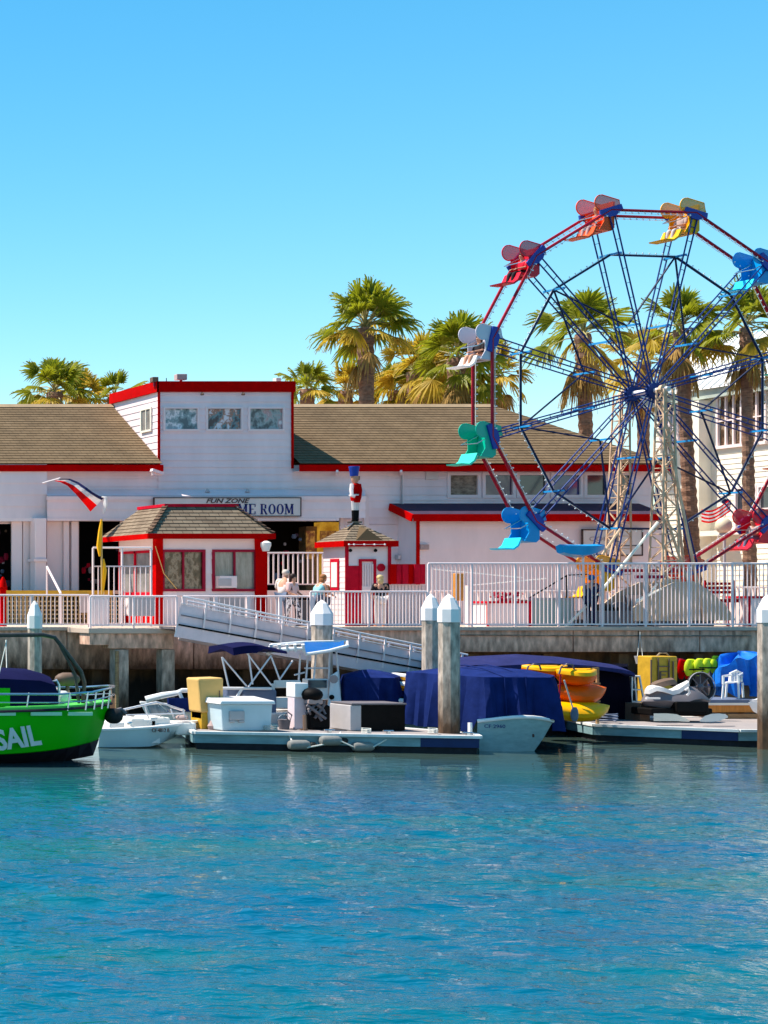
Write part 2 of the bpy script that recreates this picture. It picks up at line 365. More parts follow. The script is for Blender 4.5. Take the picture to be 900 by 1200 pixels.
def tag(o, label=None, cat=None, group=None, kind=None):
    if label: o['label'] = label
    if cat: o['category'] = cat
    if group: o['group'] = group
    if kind: o['kind'] = kind
    return o
def thing(name, loc, label, cat, group=None):
    o = bpy.data.objects.new(name, None); o.empty_display_size = .3; COL.objects.link(o); o.location = loc
    ORG[o.name] = Vector(loc); return tag(o, label, cat, group)
def copy_tree(o, parent=None):
    c = o.copy(); COL.objects.link(c); c.parent = parent
    for ch in [q for q in bpy.data.objects if q.parent == o]: copy_tree(ch, c)
    return c
def text(s, size, m, parent, loc, rot=(R(90), 0, 0), name='lettering', bold=0.0, sx=1.0, shear=0.0, align='LEFT', ext=.004, spacing=1.0, width=None, height=None):
    cu = bpy.data.curves.new(name, 'FONT'); cu.body = s; cu.size = size; cu.extrude = ext; cu.offset = bold; cu.shear = shear; cu.align_x = align
    cu.space_character = spacing; cu.resolution_u = 3
    t = bpy.data.objects.new(name, cu); COL.objects.link(t); bpy.context.view_layer.update()
    me = bpy.data.meshes.new_from_object(t.evaluated_get(bpy.context.evaluated_depsgraph_get()))
    bpy.data.objects.remove(t); o = bpy.data.objects.new(name, me); COL.objects.link(o)
    me.materials.clear(); me.materials.append(M[m] if isinstance(m, str) else m)
    o.rotation_euler = rot; o.scale = (sx, 1, 1)
    if width:
        wx_ = [v.co.x for v in me.vertices]; hy_ = [v.co.y for v in me.vertices]; o.scale = (width / (max(wx_) - min(wx_)), (height / (max(hy_) - min(hy_))) if height else 1, 1)
    if parent: o.parent = parent; o.location = Vector(loc) - ORG.get(parent.name, Vector())
    else: o.location = loc
    return o

# ------------------------------------------------------------------ world, sun, camera
w = bpy.data.worlds.new('World'); S.world = w; w.use_nodes = True
wn = w.node_tree; bg = wn.nodes['Background']
sky = wn.nodes.new('ShaderNodeTexSky'); sky.sky_type = 'NISHITA'; sky.sun_disc = False
EL, AZ = R(60), R(-60)
sky.sun_elevation = EL; sky.sun_rotation = AZ; sky.air_density = 1.0; sky.dust_density = .3; sky.ozone_density = 2.0
hsv = wn.nodes.new('ShaderNodeHueSaturation'); hsv.inputs['Saturation'].default_value = 1.42; hsv.inputs['Hue'].default_value = .481
wn.links.new(sky.outputs[0], hsv.inputs['Color']); wn.links.new(hsv.outputs[0], bg.inputs['Color']); bg.inputs['Strength'].default_value = .118
sd = Vector((math.sin(AZ) * math.cos(EL), math.cos(AZ) * math.cos(EL), math.sin(EL)))
sl = bpy.data.lights.new('sun', 'SUN'); sl.energy = 5.0; sl.angle = R(.53); sl.color = (1, .93, .82)
so = bpy.data.objects.new('sun', sl); COL.objects.link(so); so.rotation_euler = sd.to_track_quat('Z', 'Y').to_euler(); so.location = (0, 60, 60)
cd = bpy.data.cameras.new('camera'); cam = bpy.data.objects.new('camera', cd); COL.objects.link(cam); S.camera = cam
cam.location = (CAMX, 0, CAMZ); cam.rotation_euler = (R(90), 0, 0)
cd.sensor_fit = 'VERTICAL'; cd.sensor_height = 36; cd.sensor_width = 27; cd.lens = F / 1200 * 36
cd.shift_x = 1194 / 1200; cd.shift_y = 100 / 1200; cd.clip_end = 6000; cd.clip_start = .5
S.view_settings.view_transform = 'Standard'; S.view_settings.look = 'None'; S.view_settings.exposure = .8; S.view_settings.gamma = 1
S.cycles.max_bounces = 6; S.cycles.transparent_max_bounces = 16

# ------------------------------------------------------------------ the setting
def water():
    x0, x1, y0, y1, st = -30.0, 20.0, 11.0, 57.0, .095
    nx, ny = int((x1 - x0) / st) + 1, int((y1 - y0) / st) + 1
    xs = np.linspace(x0, x1, nx); ys = np.linspace(y0, y1, ny); gx, gy = np.meshgrid(xs, ys)
    z = np.zeros_like(gx); rng = np.random.RandomState(3)
    for k in range(46):
        lam = rng.choice([.38, .48, .6, .75, .95, 1.3, 2.2]) * rng.uniform(.85, 1.2)
        th = R(90) + rng.normal(0, .62); kk = 2 * math.pi / lam; ph = rng.uniform(0, 6.28)
        a = .0046 * lam ** .75
        w_ = np.sin(kk * (gx * math.cos(th) + gy * math.sin(th)) + ph + 1.2 * np.sin(gx * .35 + k) + 1.1 * np.sin(gy * .28 + 2 * k))
        z += a * w_
    calm = 1 - .88 * np.clip((gy - 29) / 9, 0, 1)
    gust = .75 + .35 * np.sin(gx * .13 + 1.3 * np.sin(gy * .21)) * np.sin(gy * .33 + .9)
    z *= calm * gust
    ed = np.clip(np.minimum.reduce([gx - x0, x1 - gx, gy - y0, y1 - gy]) / 1.5, 0, 1); z *= ed
    n = nx * ny; co = np.stack([gx, gy, z], -1).reshape(-1, 3)
    L = 2500.0
    ex = np.array([(-L, -L, 0), (L, -L, 0), (-L, y0, 0), (L, y0, 0), (-L, y1, 0), (L, y1, 0)], float)
    me = bpy.data.meshes.new('water')
    idx = np.arange(n).reshape(ny, nx); q = np.stack([idx[:-1, :-1], idx[:-1, 1:], idx[1:, 1:], idx[1:, :-1]], -1).reshape(-1, 4)
    c00, c10, c01, c11 = 0, nx - 1, (ny - 1) * nx, n - 1
    e = n
    extra = np.array([[e, e + 1, e + 3, e + 2], [e + 2, c00, c01, e + 4], [c10, e + 3, e + 5, c11]])
    q = np.concatenate([q, extra]); co = np.concatenate([co, ex])
    me.vertices.add(len(co)); me.vertices.foreach_set('co', co.ravel())
    me.loops.add(len(q) * 4); me.loops.foreach_set('vertex_index', q.ravel().astype(np.int32))
    me.polygons.add(len(q)); me.polygons.foreach_set('loop_start', np.arange(0, len(q) * 4, 4, dtype=np.int32))
    me.polygons.foreach_set('use_smooth', np.ones(len(q), bool))
    me.update(calc_edges=True); me.validate(); me.materials.append(M['water'])
    o = bpy.data.objects.new('water', me); COL.objects.link(o); tag(o, kind='structure')
water()
tag(MB().quad((-900, 54.3, DZ), (900, 54.3, DZ), (900, 2500, DZ), (-900, 2500, DZ)).build('promenade', 'deck_conc', recalc=False), kind='structure')

# seawall
sw = thing('seawall', (0, 54.2, 0), 'stained concrete seawall along the waterfront under the promenade railings', 'wall')
mb = MB(); xx = -30.0
while xx < 30:
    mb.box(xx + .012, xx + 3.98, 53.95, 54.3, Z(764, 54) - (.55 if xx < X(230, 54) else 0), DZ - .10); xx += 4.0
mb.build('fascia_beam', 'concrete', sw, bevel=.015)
MB().box(-30, 30, 53.82, 54.6, DZ - .10, DZ + .02).build('coping', 'deck_conc', sw, bevel=.02)
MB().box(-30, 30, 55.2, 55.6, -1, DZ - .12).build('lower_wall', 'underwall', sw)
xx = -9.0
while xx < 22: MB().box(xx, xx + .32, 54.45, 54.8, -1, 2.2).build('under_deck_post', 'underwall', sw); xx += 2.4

# timber landing on the left
pl = thing('pier_platform', (X(155, 53), 52.9, 0), 'small concrete landing on posts below the ticket kiosk, left of the gangway', 'platform')
MB().box(X(104, 52.2), X(206, 52.2), 52.2, 53.8, DZ - .16, DZ + .01).build('deck', 'deck_conc', pl, bevel=.02)
MB().box(X(127, 52.3), X(204, 52.3), 52.3, 52.7, Z(760, 52.3), DZ - .162).build('beam', 'concrete', pl, bevel=.02)
MB().box(X(105, 52.25), X(128, 52.25), 52.25, 53.0, Z(756, 52.3), DZ - .163).build('beam', 'concrete', pl, bevel=.02)
for a, b in ((135, 151), (190, 205)):
    MB().box(X(a, 52.35), X(b, 52.35), 52.35, 52.75, -1, Z(761, 52.3)).build('post', 'pile', pl, bevel=.02)
MB().tube([(X(137, 52.2), 52.2, -1), (X(137, 52.2), 52.2, Z(763, 52.2))], .06, 8).build('post', 'wood', pl)

# ------------------------------------------------------------------ railings
def railing(pts, z0, h, step, label, bal=.018, posts=2.4, mid=None, group=None, top=.03, name='railing', postw=.05, low=.10, m='white'):
    a0, b0 = Vector(pts[0]), Vector(pts[-1])
    t = thing(name, ((a0.x + b0.x) / 2, (a0.y + b0.y) / 2, z0), label, 'railing', group)
    mt, mb_, mbal = MB(), MB(), MB()
    plist = []
    for a, b in zip(pts[:-1], pts[1:]):
        a = Vector((*a, 0)); b = Vector((*b, 0)); L = (b - a).length; d = (b - a) / L; up = Vector((0, 0, 1))
        mt.tube([a + up * (z0 + h), b + up * (z0 + h)], top, 8)
        mb_.bar(a + up * (z0 + low), b + up * (z0 + low), .035, .045)
        if mid: mb_.bar(a + up * (z0 + mid), b + up * (z0 + mid), .035, .04)
        n = max(1, int(L / step))
        for k in range(n + 1):
            p = a + d * (L * k / n); mbal.bar(p + up * (z0 + low), p + up * (z0 + (mid if mid else h)), bal, bal, (d.x, d.y, 0))
        m_ = max(1, round(L / posts))
        for k in range(m_ + 1): plist.append(a + d * (L * k / m_))
    mt.build('top_rail', m, t, smooth=True); mb_.build('lower_rail', m, t); mbal.build('baluster_panel', m, t)
    for p in plist:
        MB().bar((p.x, p.y, z0), (p.x, p.y, z0 + h - .01), postw).build('post', m, t)
    return t
railing([(X(-30, 53.9), 53.9), (X(104, 53.9), 53.9)], DZ, 1.02, .13, 'low white promenade railing in front of the wooden lattice at the left')
railing([(X(106, 52.35), 52.35), (X(207, 52.35), 52.35)], DZ, .98, .13, 'low white railing on the small landing in front of the ticket kiosk', posts=1.3)
railing([(X(215, 53.95), 53.95), (X(366, 53.95), 53.95)], DZ, .98, .16, 'low white railing behind the gangway between kiosk and soldier booth', posts=1.1, postw=.09)
railing([(X(364, 53.9), 53.9), (X(500, 53.9), 53.9)], DZ, 1.13, .105, 'low white railing with close bars in front of the toy soldier booth', bal=.022)
railing([(X(502, 53.95), 53.95), (X(960, 53.95), 53.95)], DZ, 2.02, .125, 'tall white picket railing in front of the ferris wheel', bal=.022, posts=1.45, low=.1, top=.032)
railing([(X(109, 55), 55), (X(177, 55), 55)], DZ, 2.55, .17, 'tall white pipe barrier beside the left wall of the ticket kiosk', mid=1.95, posts=.95, bal=.025)
railing([(X(309, 59), 59), (X(384, 59), 59)], Z(688, 59), 1.18, .16, 'white balustrade on the raised terrace between kiosk and soldier booth', bal=.04, posts=2.4, postw=.08)
railing([(X(505, 57.8), 57.8), (X(722, 57.8), 57.8)], DZ, 1.15, .2, 'white ride queue fence behind the tall railing, left of the ferris wheel', bal=.06, posts=3, low=.15)
railing([(X(830, 60), 60), (X(960, 60), 60)], DZ, 1.3, .17, 'white fence behind the ferris wheel at the right building', bal=.06, posts=3, low=.15)

# ------------------------------------------------------------------ boards, roofs
def siding(mb, x0, x1, z0, z1, y, board=.25, lip=.03):
    z = z0
    while z < z1 - .01:
        zt = min(z + board, z1)
        mb.quad((x0, y - lip, z), (x1, y - lip, z), (x1, y, zt), (x0, y, zt))
        mb.quad((x0, y, z), (x1, y, z), (x1, y - lip, z), (x0, y - lip, z)); z = zt
def siding_yz(mb, y0, y1, z0, z1, x, board=.25, lip=.018):     # wall facing -X
    z = z0
    while z < z1 - .01:
        zt = min(z + board, z1)
        mb.quad((x - lip, y0, z), (x - lip, y1, z), (x, y1, zt), (x, y0, zt))
        mb.quad((x, y0, z), (x, y1, z), (x - lip, y1, z), (x - lip, y0, z)); z = zt
def walls_with_holes(mb, x0, x1, z0, z1, y, holes, board=.25):
    """siding around rectangular openings (hx0,hx1,hz0,hz1)"""
    zs = sorted({z0, z1, *[h[2] for h in holes], *[h[3] for h in holes]})
    for za, zb in zip(zs[:-1], zs[1:]):
        if zb <= z0 or za >= z1: continue
        hs = sorted([h for h in holes if h[2] < zb - 1e-6 and h[3] > za + 1e-6]); x = x0
        for h in hs:
            if h[0] > x: siding(mb, x, h[0], za, zb, y, board)
            x = max(x, h[1])
        if x < x1: siding(mb, x, x1, za, zb, y, board)
def roof_face(mb, e0, e1, r1, r0, course=.2, lip=.016):
    """eave left, eave right, ridge right, ridge left"""
    e0, e1, r1, r0 = map(Vector, (e0, e1, r1, r0)); n_ = (e1 - e0).cross(r0 - e0)
    if n_.length < 1e-6: n_ = (e1 - e0).cross(r1 - e0)
    n_.normalize()
    if n_.z < 0: n_ = -n_
    ud = (e1 - e0).normalized(); L = ((r0 - e0) - ud * (r0 - e0).dot(ud)).length; n = max(1, round(L / course))
    for k in range(n):
        a, b = k / n, (k + 1) / n
        p0, p1 = e0.lerp(r0, a), e1.lerp(r1, a); q0, q1 = e0.lerp(r0, b), e1.lerp(r1, b)
        u = [(p - e0).dot(ud) for p in (p0, p1, q1, q0)]; v = [k * .2, k * .2, (k + 1) * .2 - .001, (k + 1) * .2 - .001]
        mb.quad(p0 + n_ * lip, p1 + n_ * lip, q1, q0, uv=list(zip(u, v)))
        mb.quad(p0, p1, p1 + n_ * lip, p0 + n_ * lip, uv=[(u[0], v[0] + .002), (u[1], v[0] + .002), (u[1], v[0] + .004), (u[0], v[0] + .004)])

# ------------------------------------------------------------------ game room building
BY = 62.0; RY = 65.7; ZE = Z(545, BY); ZR = Z(475, RY)
g = thing('game_room_building', (X(330, 66), 66, DZ), 'long white amusement hall with brown shingle roof, red trim and a square upper room', 'building')
FZ = Z(692, 60.5)                                   # raised floor
xl, xt0, xt1, xr = X(-120, BY), X(185, BY), X(342, BY), X(763, BY)
# wall pieces: upper wall band, lower with openings
ZL = Z(580, BY)
ops_low = [(X(-60, BY), X(13, BY), FZ, Z(614, BY)), (X(92, BY), X(140, BY), FZ, Z(609, BY)), (X(300, BY), X(397, BY), FZ, Z(606, BY))]
wins = [(527, 559, 'ply'), (568, 600, 'glass_wine'), (608, 639, 'glass'), (648, 679, 'glass_navy'), (687, 709, 'glass'), (722, 738, 'glass')]
holes = ops_low + [(X(a, BY), X(b, BY), Z(580, BY), Z(557, BY)) for a, b, _ in wins]
mb = MB(); walls_with_holes(mb, xl, xr, DZ, ZE, BY, holes, .3)
mb.build('front_wall', 'siding', g, recalc=False)
mb = MB(); mb.quad((xl, BY + 8, DZ), (xl, BY, DZ), (xl, BY, ZE), (xl, RY, ZR - .1), (xl, BY + 8, ZE))
mb.box(xl, xr, BY + 8, BY + 8.1, DZ, ZE - .1)
mb.quad((xr, BY, DZ), (xr, BY + 8, DZ), (xr, BY + 8, ZE), (xr, BY, ZE)); mb.build('end_wall', 'siding', g, recalc=False)
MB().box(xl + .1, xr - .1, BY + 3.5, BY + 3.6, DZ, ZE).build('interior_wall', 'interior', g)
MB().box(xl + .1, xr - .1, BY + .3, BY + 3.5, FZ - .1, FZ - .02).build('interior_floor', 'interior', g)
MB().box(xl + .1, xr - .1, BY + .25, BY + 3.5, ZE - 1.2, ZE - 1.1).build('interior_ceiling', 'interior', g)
# left wing that stands slightly forward
mb = MB(); walls_with_holes(mb, xl, X(55, 61.6), Z(607, 61.6), ZE, 61.6, [], .42); mb.quad((X(55, 61.6), 61.6, DZ), (X(55, 61.6), 62, DZ), (X(55, 61.6), 62, ZE), (X(55, 61.6), 61.6, ZE))
mb.build('left_wing_wall', 'siding', g, recalc=False)
MB().box(xl, X(55.5, 61.5), 61.56, 61.9, Z(607, 61.6) - .12, Z(607, 61.6)).build('trim', 'white', g)
MB().box(X(41, 61.3), X(54.5, 61.3), 61.3, 61.75, FZ, Z(607, 61.3)).build('pillar', 'white', g, bevel=.02)
MB().box(X(40, 61.2), X(55.5, 61.2), 61.22, 61.8, Z(658, 61.2), Z(655, 61.2)).build('pillar_band', 'white', g)
# recessed white panels between pillar and doorway
mb = MB()
for a, b, yy in ((14, 26, 61.8), (27, 40, 61.86), (55, 74, 61.86), (75, 81, 61.7), (84, 91.5, 61.75)):
    mb.box(X(a, yy), X(b, yy), yy, yy + .1, FZ, Z(611, yy))
mb.build('panels', 'white', g, bevel=.01)
# horizontal ledge
mb = MB(); zl0, zl1 = Z(581, 61.4), Z(574, 62)
mb.quad((X(55, 61.4), 61.4, zl0), (X(428, 61.4), 61.4, zl0), (X(428, 61.96), 61.96, zl1), (X(55, 61.96), 61.96, zl1))
mb.quad((X(55, 61.4), 61.4, zl0 - .001), (X(428, 61.4), 61.4, zl0 - .001), (X(428, 61.97), 61.97, zl0 - .001), (X(55, 61.97), 61.97, zl0 - .001))
mb.build('ledge', 'siding', g, recalc=False)
mb = MB(); walls_with_holes(mb, X(55, 61.42), X(428, 61.42), Z(607, 61.42), zl0 - .01, 61.42, [], .3)
mb.box(X(55, 61.4), X(428, 61.4), 61.36, 61.44, zl0 - .14, zl0 - .02); mb.box(X(55, 61.4), X(397, 61.4), 61.37, 61.9, Z(607, 61.42) - .1, Z(607, 61.42) - .005)
mb.build('lower_fascia', 'siding', g, recalc=False)
mb = MB()
for a, b, z0, z1 in ((397.5, 402, 607, 692), (425, 431, 582, 700), (470, 472, 553, 735), (140, 144, 609, 692), (87, 91.5, 609, 692)):
    MB().box(X(a, BY), X(b, BY), BY - .07, BY - .02, Z(z1, BY), Z(z0, BY)).build('corner_board', 'white', g)
# roofs
ov = .45
yE = BY - ov; zE2 = ZE + .02
mb = MB()
roof_face(mb, (xl - .3, yE, zE2), (xt0 - .05, yE, zE2), (xt0 - .05, RY, ZR), (xl - .3, RY, ZR))
roof_face(mb, (xt1 + .05, yE, zE2), (xr + .35, yE, zE2), (X(577, RY), RY, ZR), (xt1 + .05, RY, ZR))
roof_face(mb, (xr + .35, yE, zE2), (xr + .35, RY + 4.1, zE2), (X(577, RY), RY + .02, ZR), (X(577, RY), RY, ZR))
roof_face(mb, (xr + .35, RY + 4.1, zE2), (xl - .3, RY + 4.1, zE2), (xl - .3, RY, ZR), (X(577, RY), RY, ZR))
mb.build('roof', 'shingle', g, recalc=False)
mb = MB()
for a, b in ((xl - .3, xt0 - .05), (xt1 + .05, X(578, RY))):
    mb.quad((a, RY - .2, ZR - .09), (b, RY - .2, ZR - .09), (b, RY, ZR + .05), (a, RY, ZR + .05)); mb.quad((a, RY + .2, ZR - .09), (b, RY + .2, ZR - .09), (b, RY, ZR + .05), (a, RY, ZR + .05))
mb.build('ridge_cap', 'ridge', g)
ftop, fbot = Z(545, yE), Z(552.5, yE)
MB().box(xl - .3, xt0 - .02, yE - .03, yE, fbot, ftop + .01).build('fascia', 'red', g)
mb = MB(); mb.box(xt1 + .02, xr + .37, yE - .03, yE, fbot, ftop + .01); mb.box(xr + .35, xr + .38, yE, RY + 4.1, fbot, ftop + .01)
mb.build('fascia', 'red', g)
mb = MB(); mb.quad((xl, yE, fbot + .02), (xt0, yE, fbot + .02), (xt0, BY + .02, fbot + .02), (xl, BY + .02, fbot + .02)); mb.quad((xt1, yE, fbot + .02), (xr + .35, yE, fbot + .02), (xr + .35, BY, fbot + .02), (xt1, BY, fbot + .02))
mb.build('soffit', 'white', g, recalc=False)
# upper room
tf = BY - .02; tb = 65.67; ZT = Z(449, tf)
t = MB()
uw = [(193, 231, 'poster_a'), (243, 282, 'poster_b'), (292.5, 331, 'poster_c')]
hol = [(X(a, tf), X(b, tf), Z(503, tf), Z(479, tf)) for a, b, _ in uw]
walls_with_holes(t, xt0, xt1, Z(580, tf), ZT, tf, hol, .25)
siding_yz(t, tf, tb, ZE - .4, ZT - .001, xt0, .25)
t.quad((xt1, tf, ZE), (xt1, tb, ZE), (xt1, tb, ZT), (xt1, tf, ZT)); t.quad((xt0, tb, ZE), (xt1, tb, ZE), (xt1, tb, ZT), (xt0, tb, ZT))
t.quad((xt0, tf, ZT), (xt1, tf, ZT), (xt1, tb, ZT), (xt0, tb, ZT))
tw = t.build('upper_room', 'siding', g, recalc=False)
zt2 = Z(459.5, tf)
mb = MB(); mb.box(xt0 - .08, xt1 + .08, tf - .1, tf - .03, zt2, ZT + .06); mb.box(xt0 - .1, xt0 - .02, tf - .1, tb + .1, zt2, ZT + .06); mb.box(xt1 + .02, xt1 + .1, tf - .03, tb + .1, zt2, ZT + .06)
mb.box(xt0 - .1, xt1 + .1, tb + .1, tb + .15, zt2, ZT + .06)
mb.build('parapet_trim', 'red', tw)
mb = MB(); mb.box(xt0 - .03, xt0 + .05, tf - .06, tf - .021, Z(549, tf), zt2); mb.box(xt1 - .05, xt1 + .03, tf - .06, tf - .021, Z(549, tf), zt2); mb.build('corner_trim', 'red', tw)
def window(x0, x1, z0, z1, y, glass, parent, fr='white', fw=.07, mull=0, depth=.06, name='window', bars=0, label=None):
    mb = MB()
    mb.box(x0 - fw, x1 + fw, y - depth, y + .02, z1, z1 + fw); mb.box(x0 - fw, x1 + fw, y - depth, y + .02, z0 - fw, z0)
    mb.box(x0 - fw, x0, y - depth, y + .02, z0, z1); mb.box(x1, x1 + fw, y - depth, y + .02, z0, z1)
    for k in range(mull):
        xm = x0 + (x1 - x0) * (k + 1) / (mull + 1); mb.box(xm - .025, xm + .025, y - depth * .8, y + .02, z0, z1)
    for k in range(bars):
        zm = z0 + (z1 - z0) * (k + 1) / (bars + 1); mb.box(x0, x1, y - depth * .7, y + .015, zm - .02, zm + .02)
    o = mb.build(name, fr, parent)
    if label: o['label'] = label
    MB().box(x0 - .01, x1 + .01, y + .03, y + .05, z0 - .01, z1 + .01).build('pane', glass, o)
    return o
for (a, b, m_) in uw: window(X(a, tf), X(b, tf), Z(503, tf), Z(479, tf), tf, m_, g)
for (a, b, m_) in wins: window(X(a, BY), X(b, BY), Z(580, BY), Z(557, BY), BY, m_, g, fw=.11, label='window boarded with plywood' if m_ == 'ply' else None)
# side window of the upper room
yw0 = (X(185, tf) - CAMX) * F / (177.5 + 744) ; yw1 = (X(185, tf) - CAMX) * F / (167 + 744)
mb = MB(); zz0, zz1 = Z(504, 62.8), Z(480, 62.8)
mb.box(xt0 - .07, xt0 + .0, yw0 - .07, yw1 + .07, zz1, zz1 + .07); mb.box(xt0 - .07, xt0, yw0 - .07, yw1 + .07, zz0 - .07, zz0); mb.box(xt0 - .07, xt0, yw0 - .07, yw0, zz0, zz1); mb.box(xt0 - .07, xt0, yw1, yw1 + .07, zz0, zz1); mb.box(xt0 - .06, xt0, (yw0 + yw1) / 2 - .02, (yw0 + yw1) / 2 + .02, zz0, zz1)
o = mb.build('window', 'cream', g); MB().box(xt0 - .035, xt0 - .022, yw0, yw1, zz0, zz1).build('pane', 'glass_pale', o)
# lamps on the ledge and eave
for px in (237, 285): MB().lathe((X(px, tf - .2), tf - .2, Z(463, tf)), [(.02, .09), (.07, .0), (.05, -.03)], 8).build('eave_lamp', 'brown', g)
for px in (243, 290): MB().lathe((X(px, 61.7), 61.7, zl1 - .08), [(.03, .1), (.09, -.02), (.0, -.03)], 8).build('ledge_lamp', 'light_grey', g)
MB().box(X(178, 61.3), X(191, 61.3), 61.2, 61.32, Z(557, 61.3), Z(553, 61.3)).hexa([(X(177, 61.2), 61.1, Z(552.5, 61.3)), (X(190, 61.2), 61.1, Z(557, 61.3)), (X(190, 61.2), 61.3, Z(557, 61.3)), (X(177, 61.2), 61.3, Z(552.5, 61.3)), (X(178, 61.2), 61.1, Z(549.5, 61.3)), (X(191, 61.2), 61.1, Z(554, 61.3)), (X(191, 61.2), 61.3, Z(554, 61.3)), (X(178, 61.2), 61.3, Z(549.5, 61.3))]).build('wall_floodlight', 'white', g)
# right hand projecting bay with its own small roof
yb = 60.9; xb0, xb1 = X(488, yb), X(775, yb)
mb = MB(); z = DZ
mb2 = [DZ, Z(640, yb), Z(618, yb), Z(603, yb)]
for a, b in ((DZ, Z(668, yb)), (Z(668, yb), Z(644, yb)), (Z(644, yb), Z(618, yb)), (Z(618, yb), Z(603, yb))): siding(mb, xb0, xb1, a, b, yb, 2, .014)
mb.quad((xb0, yb, DZ), (xb0, BY, DZ), (xb0, BY, Z(600, yb)), (xb0, yb, Z(603, yb))); mb.quad((xb1, yb, DZ), (xb1, BY, DZ), (xb1, BY, Z(600, yb)), (xb1, yb, Z(603, yb)))
mb.build('bay_wall', 'siding', g, recalc=False)
MB().quad((xb0 - .3, yb - .3, Z(603, yb - .3)), (xb1, yb - .3, Z(603, yb - .3)), (xb1, BY - .03, Z(590, BY)), (xb0 - .3, BY - .03, Z(590, BY))).build('bay_roof', 'dark_roof', g, recalc=False)
mb = MB(); mb.box(xb0 - .3, xb1, yb - .34, yb - .3, Z(611, yb - .3), Z(602.4, yb - .3)); mb.bar((xb0 - .33, yb - .3, Z(607, yb - .3)), (xb0 - .33, BY - .05, Z(594, BY)), .05, .26); mb.box(xb0 - .03, xb0 + .09, yb - .05, yb - .02, DZ, Z(611, yb))
mb.build('bay_trim', 'red', g)
# contents glimpsed in doorways: part of the hall
mb = MB()
mb.box(X(357, 63.5), X(372, 63.5), 63.4, 63.9, FZ, Z(617, 63.5)); mb.build('door_leaf', 'wood', g)
mb = MB(); mb.box(X(375, 63.2), X(396, 63.2), 63.1, 63.6, FZ, Z(612, 63.2)); tagm = mb.build('arcade_panel', 'arcade', g)
mb = MB(); mb.box(X(376.5, 63), X(394, 63), 63.0, 63.09, Z(640, 63), Z(622, 63)); mb.build('arcade_artwork', 'arcade_art', g)
MB().box(X(360, 63.3), X(369, 63.3), 63.3, 63.39, Z(655, 63.3), Z(622, 63.3)).build('door_panel', 'arcade_art', g)
rw = random.Random(11)
for px, py, r, c in [(rw.uniform(*rg), rw.uniform(618, 684), rw.uniform(.05, .13), rw.choice(['ink_faded', 'brown', 'pinkred', 'maroon', 'slate', 'print_dark'])) for rg in ((-8, 10), (95, 138), (325, 352)) for _ in range(11)]:
    MB().ball(P(px, py, 62.9), r, 7, (1, .6, rw.uniform(.8, 1.9))).build('hanging_ware', c, g)
# terrace in front of the hall
te = thing('terrace', (X(150, 60.5), 60.5, DZ), 'raised terrace edge with tan wooden lattice skirt in front of the hall, left', 'terrace')
MB().box(xl, X(484, 60), 59.6, 62, FZ - .12, FZ).build('floor', 'deck_conc', te)
MB().box(xl, X(125, 60), 59.52, 59.6, FZ - .22, FZ - .001).build('edge_board', 'mustard', te)
MB().box(X(300, 59.6), X(470, 59.6), 59.55, 59.6, DZ, FZ - .001).build('skirt_wall', 'white', te)
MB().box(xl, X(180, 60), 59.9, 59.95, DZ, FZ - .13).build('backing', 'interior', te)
mb = MB(); px = -30
while px < 178:
    mb.box(X(px, 59.6), X(px + 1.9, 59.6), 59.62, 59.66, DZ, FZ - .23); px += 4.7
for py in range(704, 732, 5): mb.box(X(-30, 59.6), X(178, 59.6), 59.58, 59.615, Z(py + 1.6, 59.6), Z(py, 59.6))
mb.build('lattice', 'lattice_wood', te)
MB().box(X(93, 59.4), X(107, 59.4), 59.3, 59.4, Z(718, 59.4), Z(697, 59.4)).build('notice_panel', 'light_grey', te)
mb = MB(); mb.tube([P(55, 664, 59.2), P(71, 695, 58.2), P(71.5, 735, 58.2)], .04, 8); mb.tube([P(55, 664, 59.2), P(55, 700, 59.2)], .03, 8); mb.build('stair_handrail', 'white', te, smooth=True)
b_ = MB().box(X(107, 53.4), X(127.5, 53.4), 53.35, 53.42, DZ + .05, Z(697, 53.4)).build('white_board', 'white'); tag(b_, 'plain white board standing behind the landing railing left of the kiosk', 'board')
b_ = MB().box(X(150, 53.6), X(180, 53.6), 53.5, 53.6, Z(722, 53.5), Z(699, 53.5)).build('banner', 'light_grey'); tag(b_, 'grey blank banner tied behind the landing railing under the kiosk windows', 'banner')

